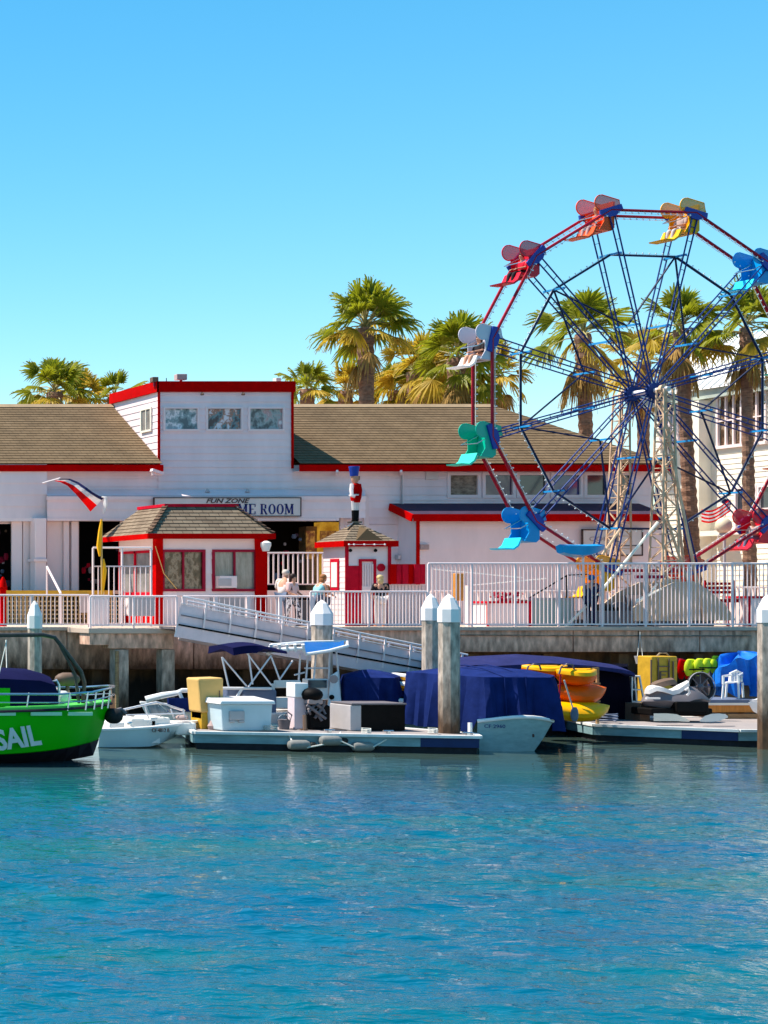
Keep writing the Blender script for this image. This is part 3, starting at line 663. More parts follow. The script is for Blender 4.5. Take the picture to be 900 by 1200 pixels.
# signs
sg = thing('hall_sign', (X(266, 61.2), 61.2, Z(605, 61.2)), 'long cream sign over the hall entrance reading fun zone game room', 'sign')
ys = 61.28
MB().box(X(181, ys), X(352, ys), ys, ys + .06, Z(605, ys), Z(583.5, ys)).build('board', 'sign_board', sg)
mb = MB(); 
for a, b, c, d in ((180, 353, 604.3, 605.3), (180, 353, 582.8, 583.8), (180, 181, 583, 605), (352, 353, 583, 605)): mb.box(X(a, ys), X(b, ys), ys - .02, ys + .05, Z(d, ys), Z(c, ys))
mb.build('frame', 'ink_brown', sg)
text('FUN ZONE', .215, 'ink_brown', sg, (X(241, ys), ys - .012, Z(589.4, ys)), shear=.3, bold=.004, width=51 * ys / F, height=5.4 * ys / F)
def serif_text(word, x0, x1, z0, z1, y, m_, parent):
    # slab-serif capitals: thick stems, thin arms, every letter a small set of joined strokes
    W = {'G': 1.0, 'A': 1.05, 'M': 1.25, 'E': .88, ' ': .62, 'R': 1.0, 'O': 1.0}; gap = .14
    tot = sum(W[c] for c in word) + gap * (len(word) - 1); k = (x1 - x0) / tot; H = z1 - z0; cx_ = x0
    T, t_ = .25 * k, .09 * k; mb = MB(); d = .012
    def st(ax, az, bx_, bz, w_): 
        dx, dz = bx_ - ax, bz - az; L = math.hypot(dx, dz); nx, nz = -dz / L * w_ / 2, dx / L * w_ / 2
        mb.prism([(ax - nx, az - nz), (bx_ - nx, bz - nz), (bx_ + nx, bz + nz), (ax + nx, az + nz)], y, y - d, 'xz')
    def ell(cx2, a0, a1, wd, thick, thin):
        n = 20; 
        for q in range(n):
            u0, u1 = R(a0 + (a1 - a0) * q / n), R(a0 + (a1 - a0) * (q + 1) / n); pts = []
            for u, o in ((u0, 1), (u1, 1), (u1, 0), (u0, 0)):
                rx = wd / 2 - (0 if o else thick); rz = H / 2 - (0 if o else thin); pts.append((cx2 + rx * math.cos(u), z0 + H / 2 + rz * math.sin(u)))
            mb.prism(pts, y, y - d, 'xz')
    for ch_ in word:
        w_ = W[ch_] * k; sl = lambda c_, zz, ww=.40: st(c_ - ww * k / 2, zz, c_ + ww * k / 2, zz, t_)
        if ch_ == 'O': ell(cx_ + w_ / 2, 0, 360, w_, T, t_)
        if ch_ == 'G': ell(cx_ + w_ / 2, 40, 330, w_, T, t_); st(cx_ + w_ * .86, z0 + .02, cx_ + w_ * .86, z0 + H * .45, T * .8); sl(cx_ + w_ * .82, z0 + H * .45)
        if ch_ == 'M':
            st(cx_ + .16 * k, z0, cx_ + .16 * k, z1, t_ * 1.3); st(cx_ + w_ - .2 * k, z0, cx_ + w_ - .2 * k, z1, T); st(cx_ + .18 * k, z1, cx_ + w_ / 2, z0 + H * .12, T); st(cx_ + w_ - .24 * k, z1, cx_ + w_ / 2, z0 + H * .12, t_ * 1.2)
            for c_ in (.16 * k, w_ - .2 * k): sl(cx_ + c_, z0 + t_ / 2); sl(cx_ + c_, z1 - t_ / 2)
        if ch_ in 'ER':
            st(cx_ + .2 * k, z0, cx_ + .2 * k, z1, T); sl(cx_ + .2 * k, z0 + t_ / 2)
            st(cx_, z1 - t_ / 2, cx_ + w_ * (.95 if ch_ == 'E' else .6), z1 - t_ / 2, t_)
        if ch_ == 'E':
            st(cx_, z0 + t_ / 2, cx_ + w_ * .95, z0 + t_ / 2, t_); st(cx_ + .2 * k, z0 + H / 2, cx_ + w_ * .7, z0 + H / 2, t_); st(cx_ + w_ * .92, z0, cx_ + w_ * .92, z0 + H * .3, t_); st(cx_ + w_ * .92, z1, cx_ + w_ * .92, z1 - H * .28, t_)
        if ch_ == 'R':
            st(cx_ + w_ * .72, z0 + H * .56, cx_ + w_ * .72, z1 - t_, T * .9); st(cx_ + .2 * k, z0 + H * .5, cx_ + w_ * .7, z0 + H * .5, t_); st(cx_ + w_ * .5, z0 + H * .5, cx_ + w_ * .86, z0, T * .9); sl(cx_ + w_ * .9, z0 + t_ / 2, .26)
        if ch_ == 'A':
            st(cx_ + .12 * k, z0, cx_ + w_ * .5, z1, t_ * 1.3); st(cx_ + w_ * .5, z1, cx_ + w_ - .2 * k, z0, T); st(cx_ + w_ * .25, z0 + H * .33, cx_ + w_ * .7, z0 + H * .33, t_); sl(cx_ + .12 * k, z0 + t_ / 2, .3); sl(cx_ + w_ - .2 * k, z0 + t_ / 2)
        cx_ += w_ + gap * k
    mb.build('lettering', m_, parent)
for wd_, pa, pb in (('GA', 253, 275), ('ME', 278.5, 299.5), ('ROOM', 305, 344)): serif_text(wd_, X(pa, ys), X(pb, ys), Z(602.8, ys), Z(590.6, ys), ys - .002, 'ink_navy', sg)
sg2 = thing('wall_sign', (X(705, 60.7), 60.7, Z(650, 60.7)), 'faded framed sign on the white bay wall behind the wheel, brown letters hardly legible', 'sign')
ys = 60.78
MB().box(X(683, ys), X(752, ys), ys, ys + .05, Z(651, ys), Z(621, ys)).build('board', 'sign_board', sg2)
mb = MB()
for a, b, c, d in ((682, 753, 650, 651.5), (682, 753, 620, 621.5), (682, 683.2, 620, 651), (752, 753.2, 620, 651), (683, 752, 639, 640)): mb.box(X(a, ys), X(b, ys), ys - .02, ys + .04, Z(d, ys), Z(c, ys))
mb.build('frame', 'ink_brown', sg2)
text('CORN', .22, 'ink_faded', sg2, (X(690, ys), ys - .012, Z(634, ys)), sx=1.5)
b_ = MB().box(X(493, 60.8), X(503, 60.8), 60.8, 60.86, Z(644, 60.8), Z(638, 60.8)).build('notice', 'ink_faded'); tag(b_, 'small faded red notice on the white bay wall beside its red corner trim', 'notice')

# roof top floodlights
def roof_light(px, py, Y, w_, h_, label, m_='brown'):
    t = thing('roof_floodlight', (X(px, Y), Y, Z(py + h_ + 4, Y)), label, 'floodlight')
    MB().box(X(px - w_ / 2, Y), X(px + w_ / 2, Y), Y - .1, Y + .15, Z(py + h_, Y), Z(py, Y)).build('housing', m_, t, bevel=.02)
    MB().bar(P(px, py + h_, Y), P(px, py + h_ + 5, Y), .07).build('bracket', 'maroon', t)
roof_light(181, 442, 62.0, 7, 6, 'small brown floodlight on the left corner of the upper room roof')
roof_light(212, 438.5, 62.1, 12, 7, 'wide brown floodlight above the first window of the upper room', 'ink_faded')
roof_light(325, 443, 62.2, 6, 5, 'small pale box on the right corner of the upper room roof', 'pale')
b_ = MB().tube([P(195, 449, 62), P(195, 443, 62)], .015, 5).build('roof_rod', 'black'); tag(b_, 'short thin rod on the upper room roof between two floodlights', 'rod')

# ------------------------------------------------------------------ right building
rb = thing('white_building', (53 + CAMX + 3, 63, DZ), 'cream board clad building with white ribbed metal roof behind the ferris wheel, right edge', 'building')
wx = CAMX + 52.6; y0_, y1_ = 52.0 + 4, 69.6
def yat(px): return (wx - CAMX) * F / (px + 744)
def zat(py, px): return Z(py, yat(px))
ze = zat(460, 880)
mb = MB()
wz0, wz1 = zat(522, 850), zat(464, 850)
lz0, lz1 = zat(622, 880), zat(572, 880)
hs = [(yat(897), yat(843), wz0, wz1), (yat(800), yat(776), wz0 + .3, wz1), (yat(886), yat(864), lz0, lz1), (yat(906), yat(891), lz0, lz1)]
zs = sorted({DZ, ze, *[h[2] for h in hs], *[h[3] for h in hs]})
for za, zb in zip(zs[:-1], zs[1:]):
    cur = y0_
    for h in sorted([h for h in hs if h[2] < zb - 1e-6 and h[3] > za + 1e-6]):
        if h[0] > cur: siding_yz(mb, cur, h[0], za, zb, wx, .2, .02)
        cur = h[1]
    if cur < y1_: siding_yz(mb, cur, y1_, za, zb, wx, .2, .02)
mb.quad((wx, y0_, DZ), (wx + 9, y0_, DZ), (wx + 9, y0_, ze), (wx, y0_, ze)); mb.quad((wx, y1_, DZ), (wx + 9, y1_, DZ), (wx + 9, y1_, ze), (wx, y1_, ze))
mb.build('wall', 'cream', rb, recalc=False)
mb = MB(); mb.box(wx - .3, wx + .02, y0_ - .3, y1_ + .3, ze - .02, ze + .33); mb.build('fascia', 'greygreen', rb)
rh = 2.3; mb = MB()
mb.prism([(wx - .42, ze + .34), (wx + 2.1, ze + .34 + rh), (wx + 4.6, ze + .34)], y0_ - .4, y1_ + .4, 'xz')
mb.build('roof', 'metal_roof', rb)
mb = MB(); yy = y0_ - .3
while yy < y1_ + .4:
    mb.bar((wx - .42, yy, ze + .37), (wx + 2.1, yy, ze + .37 + rh), .05, .09); yy += .42
mb.build('roof_seam', 'metal_roof', rb)
def win_yz(ya, yb_, z0, z1, glass, nm, nz, name='window'):
    mb = MB(); x0 = wx - .07; x1 = wx + .02
    mb.box(x0, x1, ya - .09, yb_ + .09, z1, z1 + .1); mb.box(x0 - .05, x1, ya - .12, yb_ + .12, z0 - .12, z0); mb.box(x0, x1, ya - .09, ya, z0, z1); mb.box(x0, x1, yb_, yb_ + .09, z0, z1)
    for k in range(nm):
        ym = ya + (yb_ - ya) * (k + 1) / (nm + 1); mb.box(x0 + .01, x1, ym - .035, ym + .035, z0, z1)
    for k in range(nz):
        zm = z0 + (z1 - z0) * (k + 1) / (nz + 1); mb.box(x0 + .02, x1, ya, yb_, zm - .025, zm + .025)
    o = mb.build(name, 'white', rb); MB().box(wx + .03, wx + .05, ya, yb_, z0, z1).build('pane', glass, o)
win_yz(hs[0][0], hs[0][1], hs[0][2], hs[0][3], 'glass_brown', 5, 1)
win_yz(hs[1][0], hs[1][1], hs[1][2], hs[1][3], 'glass_sky', 4, 3)
win_yz(hs[2][0], hs[2][1], hs[2][2], hs[2][3], 'glass', 0, 1)
win_yz(hs[3][0], hs[3][1], hs[3][2], hs[3][3], 'glass', 0, 1)
mb = MB(); mb.box(wx - .5, wx + .01, yat(834), yat(822), DZ, zat(470, 828)); mb.box(wx - .6, wx, yat(862), yat(838), zat(628, 850), zat(622, 850)); mb.build('pilaster', 'cream', rb)

# ------------------------------------------------------------------ ticket kiosk
k = thing('ticket_kiosk', (X(250, 58.4), 58.4, DZ), 'red and white ticket kiosk with brown hip roof and two wide windows', 'kiosk')
kf, kb = 57.0, 60.0; kx0, kx1 = X(186, kf), X(311, kf); ez = Z(626, 56.6)
ky = {'w': [(X(192, kf), X(237, kf)), (X(251, kf), X(298, kf))]}
wz0, wz1 = Z(690, kf), Z(647, kf)
mb = MB(); walls_with_holes(mb, kx0, kx1, DZ, ez, kf, [(a, b, wz0, wz1) for a, b in ky['w']], .5)
mb.quad((kx1, kf, DZ), (kx1, kb, DZ), (kx1, kb, ez), (kx1, kf, ez)); mb.quad((kx0, kb, DZ), (kx1, kb, DZ), (kx1, kb, ez), (kx0, kb, ez))
mb.build('wall', 'white', k, recalc=False)
# left wall (sunlit): red panels, window band
ys_ = lambda px: (kx0 - CAMX) * F / (px + 744)
mb = MB(); mb.box(kx0 - .02, kx0 + .02, ys_(140), kb, Z(660, 58), ez); mb.box(kx0 - .02, kx0 + .02, kf, kb, DZ, Z(722, 58)); mb.build('side_panel', 'red', k)
mb = MB(); mb.box(kx0 - .015, kx0 + .015, kf, ys_(140), Z(645, 58), ez); mb.box(kx0 - .015, kx0 + .015, kf + .1, kb, Z(722, 58), Z(697, 58)); mb.box(kx0 - .015, kx0 + .015, ys_(140), kb, Z(697, 58), Z(660, 58)); mb.build('side_board', 'white', k)
mb = MB(); ya, yb2 = ys_(178), ys_(141)
for yy in (ya, (ya + yb2) / 2, yb2): mb.box(kx0 - .05, kx0 + .02, yy - .05, yy + .05, Z(697, 58), Z(645, 58))
mb.box(kx0 - .05, kx0 + .02, ya, yb2, Z(648, 58), Z(645, 58)); mb.box(kx0 - .06, kx0 + .02, ya, yb2, Z(698, 58), Z(694, 58))
sw_ = mb.build('window', 'pinkred', k); MB().box(kx0 + .0, kx0 + .01, ya, yb2, Z(696, 58), Z(646, 58)).build('pane', 'glass_pale', sw_)
for a, b in ((182.5, 191), (299.5, 313)):
    MB().box(X(a, kf - .08), X(b, kf - .08), kf - .1, kf + .15, DZ, ez).build('corner_post', 'red', k, bevel=.01)
for i, (a, b) in enumerate(ky['w']):
    o = window(a, b, wz0, wz1, kf, ('glass_brown', 'glass_pale')[i], k, 'maroon', .085, 1)
ac = MB().box(X(253.5, 56.9), X(273.5, 56.9), 56.65, 57.0, Z(689, 56.9), Z(675, 56.9)).build('air_conditioner', 'white', k, bevel=.015)
MB().box(X(256, 56.65), X(271, 56.65), 56.63, 56.655, Z(686.5, 56.65), Z(678, 56.65)).build('grille', 'light_grey', ac)
MB().tube([P(182, 640, 56.8), P(192, 672, 56.8), P(207, 690, 56.8)], .015, 5).build('cable', 'tan_box', k)
MB().box(X(247, 56.9), X(286, 56.9), 56.85, 56.99, Z(733, 56.9), Z(699, 56.9)).build('counter_panel', 'light_grey', k)
ef, eb = 56.6, 60.3; ex0, ex1 = X(174, ef), X(321.5, ef); tz = Z(593, 57.5)
tx0, tx1, tyf, tyb = ex0 + 1.0, ex1 - .85, 57.5, 59.4
mb = MB()
roof_face(mb, (ex0, ef, ez), (ex1, ef, ez), (tx1, tyf, tz), (tx0, tyf, tz), .17)
roof_face(mb, (ex0, eb, ez), (ex0, ef, ez), (tx0, tyf, tz), (tx0, tyb, tz), .17)
roof_face(mb, (ex1, ef, ez), (ex1, eb, ez), (tx1, tyb, tz), (tx1, tyf, tz), .17)
roof_face(mb, (ex1, eb, ez), (ex0, eb, ez), (tx0, tyb, tz), (tx1, tyb, tz), .17)
mb.build('roof', 'shingle2', k, recalc=False)
for ha, hb_ in (((ex0, ef, ez + .02), (tx0, tyf, tz + .02)), ((ex1, ef, ez + .02), (tx1, tyf, tz + .02))):
    mb = MB(); ha, hb_ = Vector(ha), Vector(hb_)
    for q in range(9): mb.bar(ha.lerp(hb_, q / 9) + Vector((0, 0, .05)), ha.lerp(hb_, (q + 1.12) / 9) + Vector((0, 0, .0)), .17, .025)
    mb.build('hip_cap', 'hip', k)
MB().box(tx0 - .08, tx1 + .08, tyf - .08, tyb + .08, tz - .03, tz + .07).build('roof_cap', 'pinkred', k)
mb = MB(); fz = Z(631.5, ef)
mb.box(ex0 - .03, ex1 + .03, ef - .04, ef, fz, ez + .02); mb.box(ex0 - .04, ex0, ef, eb, fz, ez + .02); mb.box(ex1, ex1 + .04, ef, eb, fz, ez + .02); mb.build('fascia', 'red', k)
MB().quad((ex0, ef, fz + .03), (ex1, ef, fz + .03), (ex1, eb, fz + .03), (ex0, eb, fz + .03)).build('soffit', 'white', k, recalc=False)
MB().lathe(P(311.5, 636, 56.5), [(.1, -.28), (.16, -.1), (.16, 0), (.05, .06)], 10).build('wall_lamp', 'vinyl', k, smooth=True)

# ------------------------------------------------------------------ toy soldier booth
s = thing('ticket_booth', (X(430, 57), 57, DZ), 'tiny white booth with red trim and brown pyramid roof below the toy soldier', 'booth')
bf, bb = 56.3, 57.6; bx0, bx1 = X(405, bf), X(457, bf); bz = Z(640, bf)
mb = MB(); siding(mb, bx0, bx1, DZ, bz, bf, .18, .01); siding_yz(mb, bf, bb, DZ, bz, bx0, .18, .01)
mb.quad((bx1, bf, DZ), (bx1, bb, DZ), (bx1, bb, bz), (bx1, bf, bz)); mb.quad((bx0, bb, DZ), (bx1, bb, DZ), (bx1, bb, bz), (bx0, bb, bz))
mb.build('wall', 'white', s, recalc=False)
mb = MB(); mb.box(bx0 - .03, bx0 + .08, bf - .04, bf - .012, DZ, bz); mb.box(bx1 - .08, bx1 + .02, bf - .04, bf - .012, DZ, bz); mb.box(bx0 + .08, X(421, bf), bf - .03, bf - .015, DZ, Z(663, bf)); mb.build('corner_trim', 'pinkred', s)
e0, e1, ef2, eb2 = bx0 - .16, bx1 + .12, bf - .2, bb + .2; pk = Vector(((e0 + e1) / 2, (ef2 + eb2) / 2, Z(612, 57))); ez2 = Z(634.5, 56.2)
mb = MB(); pl_ = [Vector((e0, ef2, ez2)), Vector((e1, ef2, ez2)), Vector((e1, eb2, ez2)), Vector((e0, eb2, ez2))]
for i in range(4): roof_face(mb, pl_[i], pl_[(i + 1) % 4], pk + Vector((.001, 0, 0)), pk, .14)
mb.build('roof', 'shingle2', s, recalc=False)
mb = MB(); a = Vector((X(415, 56.2), ef2 + .02, ez2 + .02)); b = Vector((X(448, 56.2), ef2 + .02, ez2 + .02)); c = Vector((X(430, 56.3), ef2 + .2, Z(620, 56.4)))
mb.quad(a, b, c); mb.quad(a, c, pk - Vector((0, 0, .1))); mb.quad(b, c, pk - Vector((0, 0, .1))); mb.build('gablet', 'shingle', s, recalc=False)
mb = MB(); fz2 = Z(640.5, 56.1); mb.box(e0 - .03, e1 + .03, ef2 - .03, ef2, fz2, ez2 + .02); mb.box(e0 - .03, e0, ef2, eb2, fz2, ez2 + .02); mb.box(e1, e1 + .03, ef2, eb2, fz2, ez2 + .02); mb.build('fascia', 'red', s)
mb = MB()
for px in (409, 415, 427, 439, 451): mb.ball(P(px, 638, 56.02), .035, 6)
mb.bar(P(408, 638, 56.03), P(452, 638, 56.03), .012); mb.build('light_string', 'bulb', s)
for px in (410.5, 440): MB().lathe(P(px, 645, 56.22), [(.05, -.03), (.06, .0), (.0, .02)], 8, 'y').build('spotlight', 'black', s)
w_ = window(X(423, bf), X(437, bf), DZ + .1, Z(658, bf), bf - .01, 'glass', s, 'pinkred', .08, 0, .05, 'door')
mb = MB()
for px in (424.5, 427.5, 430.5, 433.5, 436): mb.box(X(px - .7, bf), X(px + .7, bf), bf - .04, bf - .02, Z(690, bf), Z(661, bf))
mb.box(X(423, bf), X(437, bf), bf - .045, bf - .015, Z(692, bf), Z(687, bf)); mb.build('window_bar', 'white', w_)
MB().lathe(P(447, 665, bf - .05), [(.13, 0), (.13, .03)], 14, 'y').build('round_sign', 'pinkred', s)
mb = MB(); ya, yb2 = bf + .35, bf + .85; mb.box(bx0 - .035, bx0 - .012, ya, yb2, Z(692, 57), Z(655, 57)); o = mb.build('side_window', 'pinkred', s)
MB().box(bx0 - .045, bx0 - .036, ya + .08, yb2 - .08, Z(688, 57), Z(659, 57)).build('pane', 'vinyl', o)

ts = thing('toy_soldier', (X(417, 57), 57, Z(612, 57)), 'wooden toy soldier statue in blue hat and red coat standing on the booth roof', 'statue')
def py_(y): return Z(y, 57) - 0
c = lambda px: (X(px, 57), 57, 0)
MB().lathe(c(415), [(.12, py_(558)), (.155, py_(548.5)), (.165, py_(547)), (.16, py_(546.5))], 14).build('hat', 'bracket_blue', ts, smooth=True)
MB().lathe(c(416), [(.05, py_(567)), (.10, py_(564)), (.115, py_(561)), (.11, py_(558))], 14).build('head', 'skin', ts, smooth=True)
MB().lathe((X(417.5, 57), 57.03, 0), [(.06, py_(564)), (.12, py_(562)), (.125, py_(558))], 12).build('hair', 'brown', ts, smooth=True)
MB().lathe(c(416.8), [(.13, py_(589)), (.17, py_(583)), (.13, py_(580)), (.17, py_(572)), (.16, py_(568)), (.06, py_(566))], 14, sy=.8).build('coat', 'red', ts, smooth=True)
mb = MB().tube([P(412.6, 567.5, 56.98), P(411.6, 574, 56.93), P(412.5, 581, 56.85), P(416, 582, 56.82)], [.07, .065, .055, .05], 8); mb.build('arm', 'flag_white', ts, smooth=True)
mb = MB().tube([P(420.5, 567.5, 56.95), P(422, 575, 56.9), P(421.5, 583, 56.85), P(420, 588, 56.82)], [.07, .065, .055, .05], 8); mb.build('arm', 'red', ts, smooth=True)
MB().box(X(411.6, 57), X(421.3, 57), 56.84, 57.14, Z(581, 57), Z(579.3, 57)).build('belt', 'flag_white', ts)
for dx in (-2.1, 1.6):
    MB().tube([P(416.8 + dx, 587, 57), P(416.6 + dx * .8, 598, 57)], [.085, .07], 10).build('leg', 'flag_white', ts, smooth=True)
    MB().tube([P(416.6 + dx * .8, 598, 57), P(416.6 + dx * .8, 609.5, 57), P(415.9 + dx * .8, 611, 56.95)], [.075, .065, .07], 10).build('boot', 'black', ts, smooth=True)
MB().box(X(410, 57), X(421, 57), 56.85, 57.15, Z(613, 57), Z(611, 57)).build('base', 'dark_pipe', ts)
b_ = MB().hexa([P(406, 619, 56.75), P(413, 614, 56.85), P(413, 614, 57.0), P(406, 619, 56.9), P(407, 616, 56.75), P(414.5, 611.5, 56.85), P(414.5, 611.5, 57.0), P(407, 616, 56.9)]).build('roof_plaque', 'white'); tag(b_, 'small white slanted plaque on the booth roof at the soldier’s feet', 'plaque')

# red and white panels right of the booth
pf = thing('booth_fence', (X(478, 56), 56, DZ), 'white board fence with red cloth panels right of the toy soldier booth', 'fence')
mb = MB(); px = 458
i = 0
while px < 500:
    MB().box(X(px, 56 + (i % 2) * .05), X(px + 6.6, 56), 56 + (i % 2) * .05, 56.08 + (i % 2) * .05, Z(684.5, 56), Z(661, 56)).build('red_panel', ('red', 'pinkred')[(i * 2) % 3 != 0], pf); px += 7; i += 1
MB().box(X(457, 56.1), X(503, 56.1), 56.15, 56.2, DZ, Z(685, 56.1)).build('white_panel', 'white', pf)
mb = MB()
for px in range(459, 503, 4): mb.box(X(px, 56.1), X(px + .5, 56.1), 56.13, 56.16, DZ, Z(686, 56.1))
mb.build('groove', 'light_grey', pf)

# planters and boxes behind the tall railing
def trimmed_box(px0, px1, py0, Y, dep, label, body='white', trim='pinkred', name='planter_box', cat='box', flowers=True):
    t = thing(name, (X((px0 + px1) / 2, Y), Y + dep / 2, DZ), label, cat)
    x0, x1 = X(px0, Y), X(px1, Y); z1 = Z(py0, Y)
    MB().box(x0, x1, Y, Y + dep, DZ, z1).build('body', body, t)
    mb = MB(); mb.box(x0 - .03, x1 + .03, Y - .03, Y + dep + .03, z1, z1 + .07)
    for xx in (x0 - .03, x1 - .04): mb.box(xx, xx + .07, Y - .03, Y - .002, DZ, z1)
    mb.box(x0 - .03, x0 - .002, Y + dep - .07, Y + dep, DZ, z1); mb.build('trim', trim, t)
    if flowers:
        mb = MB()
        for i in range(60): mb.ball((random.uniform(x0 + .6, x1 - .1), Y + random.uniform(.1, dep - .1), z1 + random.uniform(.05, .35)), random.uniform(.03, .07), 6)
        mb.build('flowers', 'maroon', t)
trimmed_box(571, 621, 707, 55.3, .9, 'white planter box with red trim and dark red flowers behind the tall railing')
trimmed_box(878, 925, 701, 55.6, .9, 'white box with red trim behind the tall railing at the right edge', flowers=False, name='trimmed_box')
trimmed_box(623, 671, 703, 55.4, .7, 'grey green bin enclosure beside the flower planter behind the tall railing', 'greygreen', 'light_grey', 'storage_box', flowers=False)
b_ = MB().box(X(531, 55), X(543, 55), 54.9, 55.1, Z(704, 55), Z(672, 55)).build('menu_board', 'orange_wood', bevel=.02); tag(b_, 'narrow reddish wooden board on the queue fence, left of the planter', 'board')
b_ = MB().box(X(546, 55.2), X(550, 55.2), 55.1, 55.25, DZ, Z(686, 55)).build('white_post', 'white'); tag(b_, 'short square white post right of the reddish wooden board', 'post')

# ------------------------------------------------------------------ ferris wheel
HY = 56.0; hub = P(766, 458, HY); RW = 6.1; phi = R(8)
uax = Vector((math.cos(phi), math.sin(phi), 0)); wax = Vector((-math.sin(phi), math.cos(phi), 0)); SP = .8   # rim spacing
fw = thing('ferris_wheel', (hub.x, hub.y, DZ), 'tall ferris wheel with red rim, blue spokes and twelve coloured gondolas at the right', 'ferris wheel')
def wp(r, ang, side=0.0): # ang clockwise from top; side 0 near, 1 far
    return hub + uax * (r * math.sin(ang)) + Vector((0, 0, r * math.cos(ang))) + wax * (SP * side)
angs = [R(15 + 30 * k) for k in range(12)]
RI = RW * .765; RC = RW * .37
mb, lb = MB(), MB(); mid = hub + wax * SP * .5
for i in range(12):
    a, b = wp(RI, angs[i], .5), wp(RI, angs[(i + 1) % 12], .5); mb.tube([a, b], .036, 6)
    for q in range(1, 10):
        p = a.lerp(b, q / 10); out = (p - mid).normalized(); lb.ball(p + out * .09, .026, 6); lb.bar(p, p + out * .08, .012)
    out = (a.lerp(b, .5) - mid).normalized() * .05; lb.bar(a + out, b + out, .01)
    if i % 2 == 0:
        for q in (-1, 1):
            a, b = wp(RI, angs[i], .5), wp(RC, angs[(i + q) % 12], .5); mb.tube([a, b], .030, 5)
rr = mb.build('inner_ring', 'ring_navy', fw, smooth=True); lb.build('light_string', 'bulb', rr)
for sd_ in (0, 1):
    mb, lb = MB(), MB()
    for i in range(12):
        a, b = wp(RW, angs[i], sd_), wp(RW, angs[(i + 1) % 12], sd_)
        mb.tube([a, b], .048, 6)
        a2, b2 = wp(RW - .11, angs[i], sd_), wp(RW - .11, angs[(i + 1) % 12], sd_)
        for q in range(1, 13):
            p = a2.lerp(b2, q / 13) - wax * .05; lb.ball(p, .027, 6)
            lb.bar(a.lerp(b, q / 13), p, .016)
        lb.bar(a.lerp(a2, .9), b.lerp(b2, .9), .012)
    rr = mb.build('rim', 'wheel_red', fw, smooth=True); lb.build('light_string', 'bulb', rr)
    for i in range(12):
        sp = MB(); tdir = (wp(1, angs[i] + R(90), 0) - hub).normalized(); c0 = hub + wax * SP * sd_
        o_, h_ = wp(RW, angs[i], sd_), c0 + (wp(1, angs[i], 0) - hub) * .22
        for q in (-1, 1): sp.tube([h_ + tdir * .05 * q, o_ + tdir * .10 * q], .024, 5)
        L = (o_ - h_).length
        for q in range(1, 12):
            p = h_.lerp(o_, q / 12); wd = .05 + .05 * q / 12; sp.bar(p - tdir * wd, p + tdir * wd, .016)
        sp.build('spoke', 'wheel_blue', fw)
        pt = MB(); nn = 7
        er = (wp(1, angs[i], 0) - hub).normalized(); nrm = wax
        pts = [o_ + er * a_ + tdir * b_ for a_, b_ in ((.08, -.40), (.10, .40), (-.06, .42), (-.22, .12), (-.22, -.12), (-.08, -.42))]
        pt.v = [q + nrm * .035 for q in pts] + [q - nrm * .035 for q in pts]
        pt.f = [tuple(range(6)), tuple(reversed(range(6, 12)))] + [(j, (j + 1) % 6, 6 + (j + 1) % 6, 6 + j) for j in range(6)]
        pt.build('bracket_plate', 'bracket_blue', fw)
    MB().tube([hub + wax * (SP * sd_ - .06), hub + wax * (SP * sd_ + .06)], .26, 16).build('hub', 'wheel_blue', fw, smooth=True)
for i in range(12):
    for r_ in (RC, RI): MB().bar(wp(r_, angs[i], 0), wp(r_, angs[i], 1), .07, .06).build('cross_tie', 'cross_blue', fw)
MB().tube([hub - wax * .55, hub + wax * (SP + .5)], .085, 12).build('axle', 'alu', fw, smooth=True)
for sd_, off in ((0, -.35), (1, .35)): MB().tube([hub + wax * (SP * sd_ + off - .05), hub + wax * (SP * sd_ + off + .05)], .16, 12).build('bearing', 'tower', fw, smooth=True)
# towers: lattice columns
def lattice(p0, p1, w0, w1, nseg, r=.03):
    mb = MB(); d = (p1 - p0); ax = uax; ay = wax; prev = None
    for k in range(nseg + 1):
        t_ = k / nseg; c_ = p0.lerp(p1, t_); w_ = (w0 + (w1 - w0) * t_) / 2
        cur = [c_ + ax * sx_ * w_ + ay * sy_ * w_ * .8 for sx_, sy_ in ((-1, -1), (1, -1), (1, 1), (-1, 1))]
        for j in range(4): mb.bar(cur[j], cur[(j + 1) % 4], r * .8)
        if prev:
            for j in range(4):
                mb.bar(prev[j], cur[j], r * 1.5)
                if (k + j) % 2: mb.bar(prev[j], cur[(j + 1) % 4], r * .8)
                else: mb.bar(prev[(j + 1) % 4], cur[j], r * .8)
        prev = cur
    return mb
ntop = hub - wax * .42; nb = Vector((X(778, 55.4), 55.4, DZ)); 
lattice(nb, ntop, .70, .34, 18, .032).build('tower', 'tower', fw)
ftop_ = hub + wax * (SP + .42); fbt = Vector((ftop_.x, 57.4, DZ)); 
lattice(fbt, ftop_, .62, .34, 18, .030).build('tower', 'tower', fw)
mb = MB(); pc = nb.lerp(ntop, .17); mb.box(pc.x - .32, pc.x + .32, pc.y - .32, pc.y - .26, pc.z - .22, pc.z + .22); mb.build('gusset_plate', 'tower', fw)
mb = MB()
for a, b in ((P(771, 612, 55.2), P(733, 658, 55.2)), (P(727, 620, 55.6), P(706, 650, 55.6)), (P(779, 600, 55.3), P(812, 700, 55.2)), (P(783, 500, 55.5), P(801, 660, 55.5))): mb.tube([a, b], .04, 6)
mb.tube([P(775, 470, 55.6), P(826, 729, 54.9)], .045, 6); mb.tube([P(735, 560, 57.2), P(700, 726, 57.0)], .045, 6); mb.build('brace', 'tower', fw)
mb = MB(); mb.tube([P(771, 612, 55.15), P(700, 698, 55.0), P(662, 735, 55.0)], .042, 6); mb.build('brace', 'cream', fw)
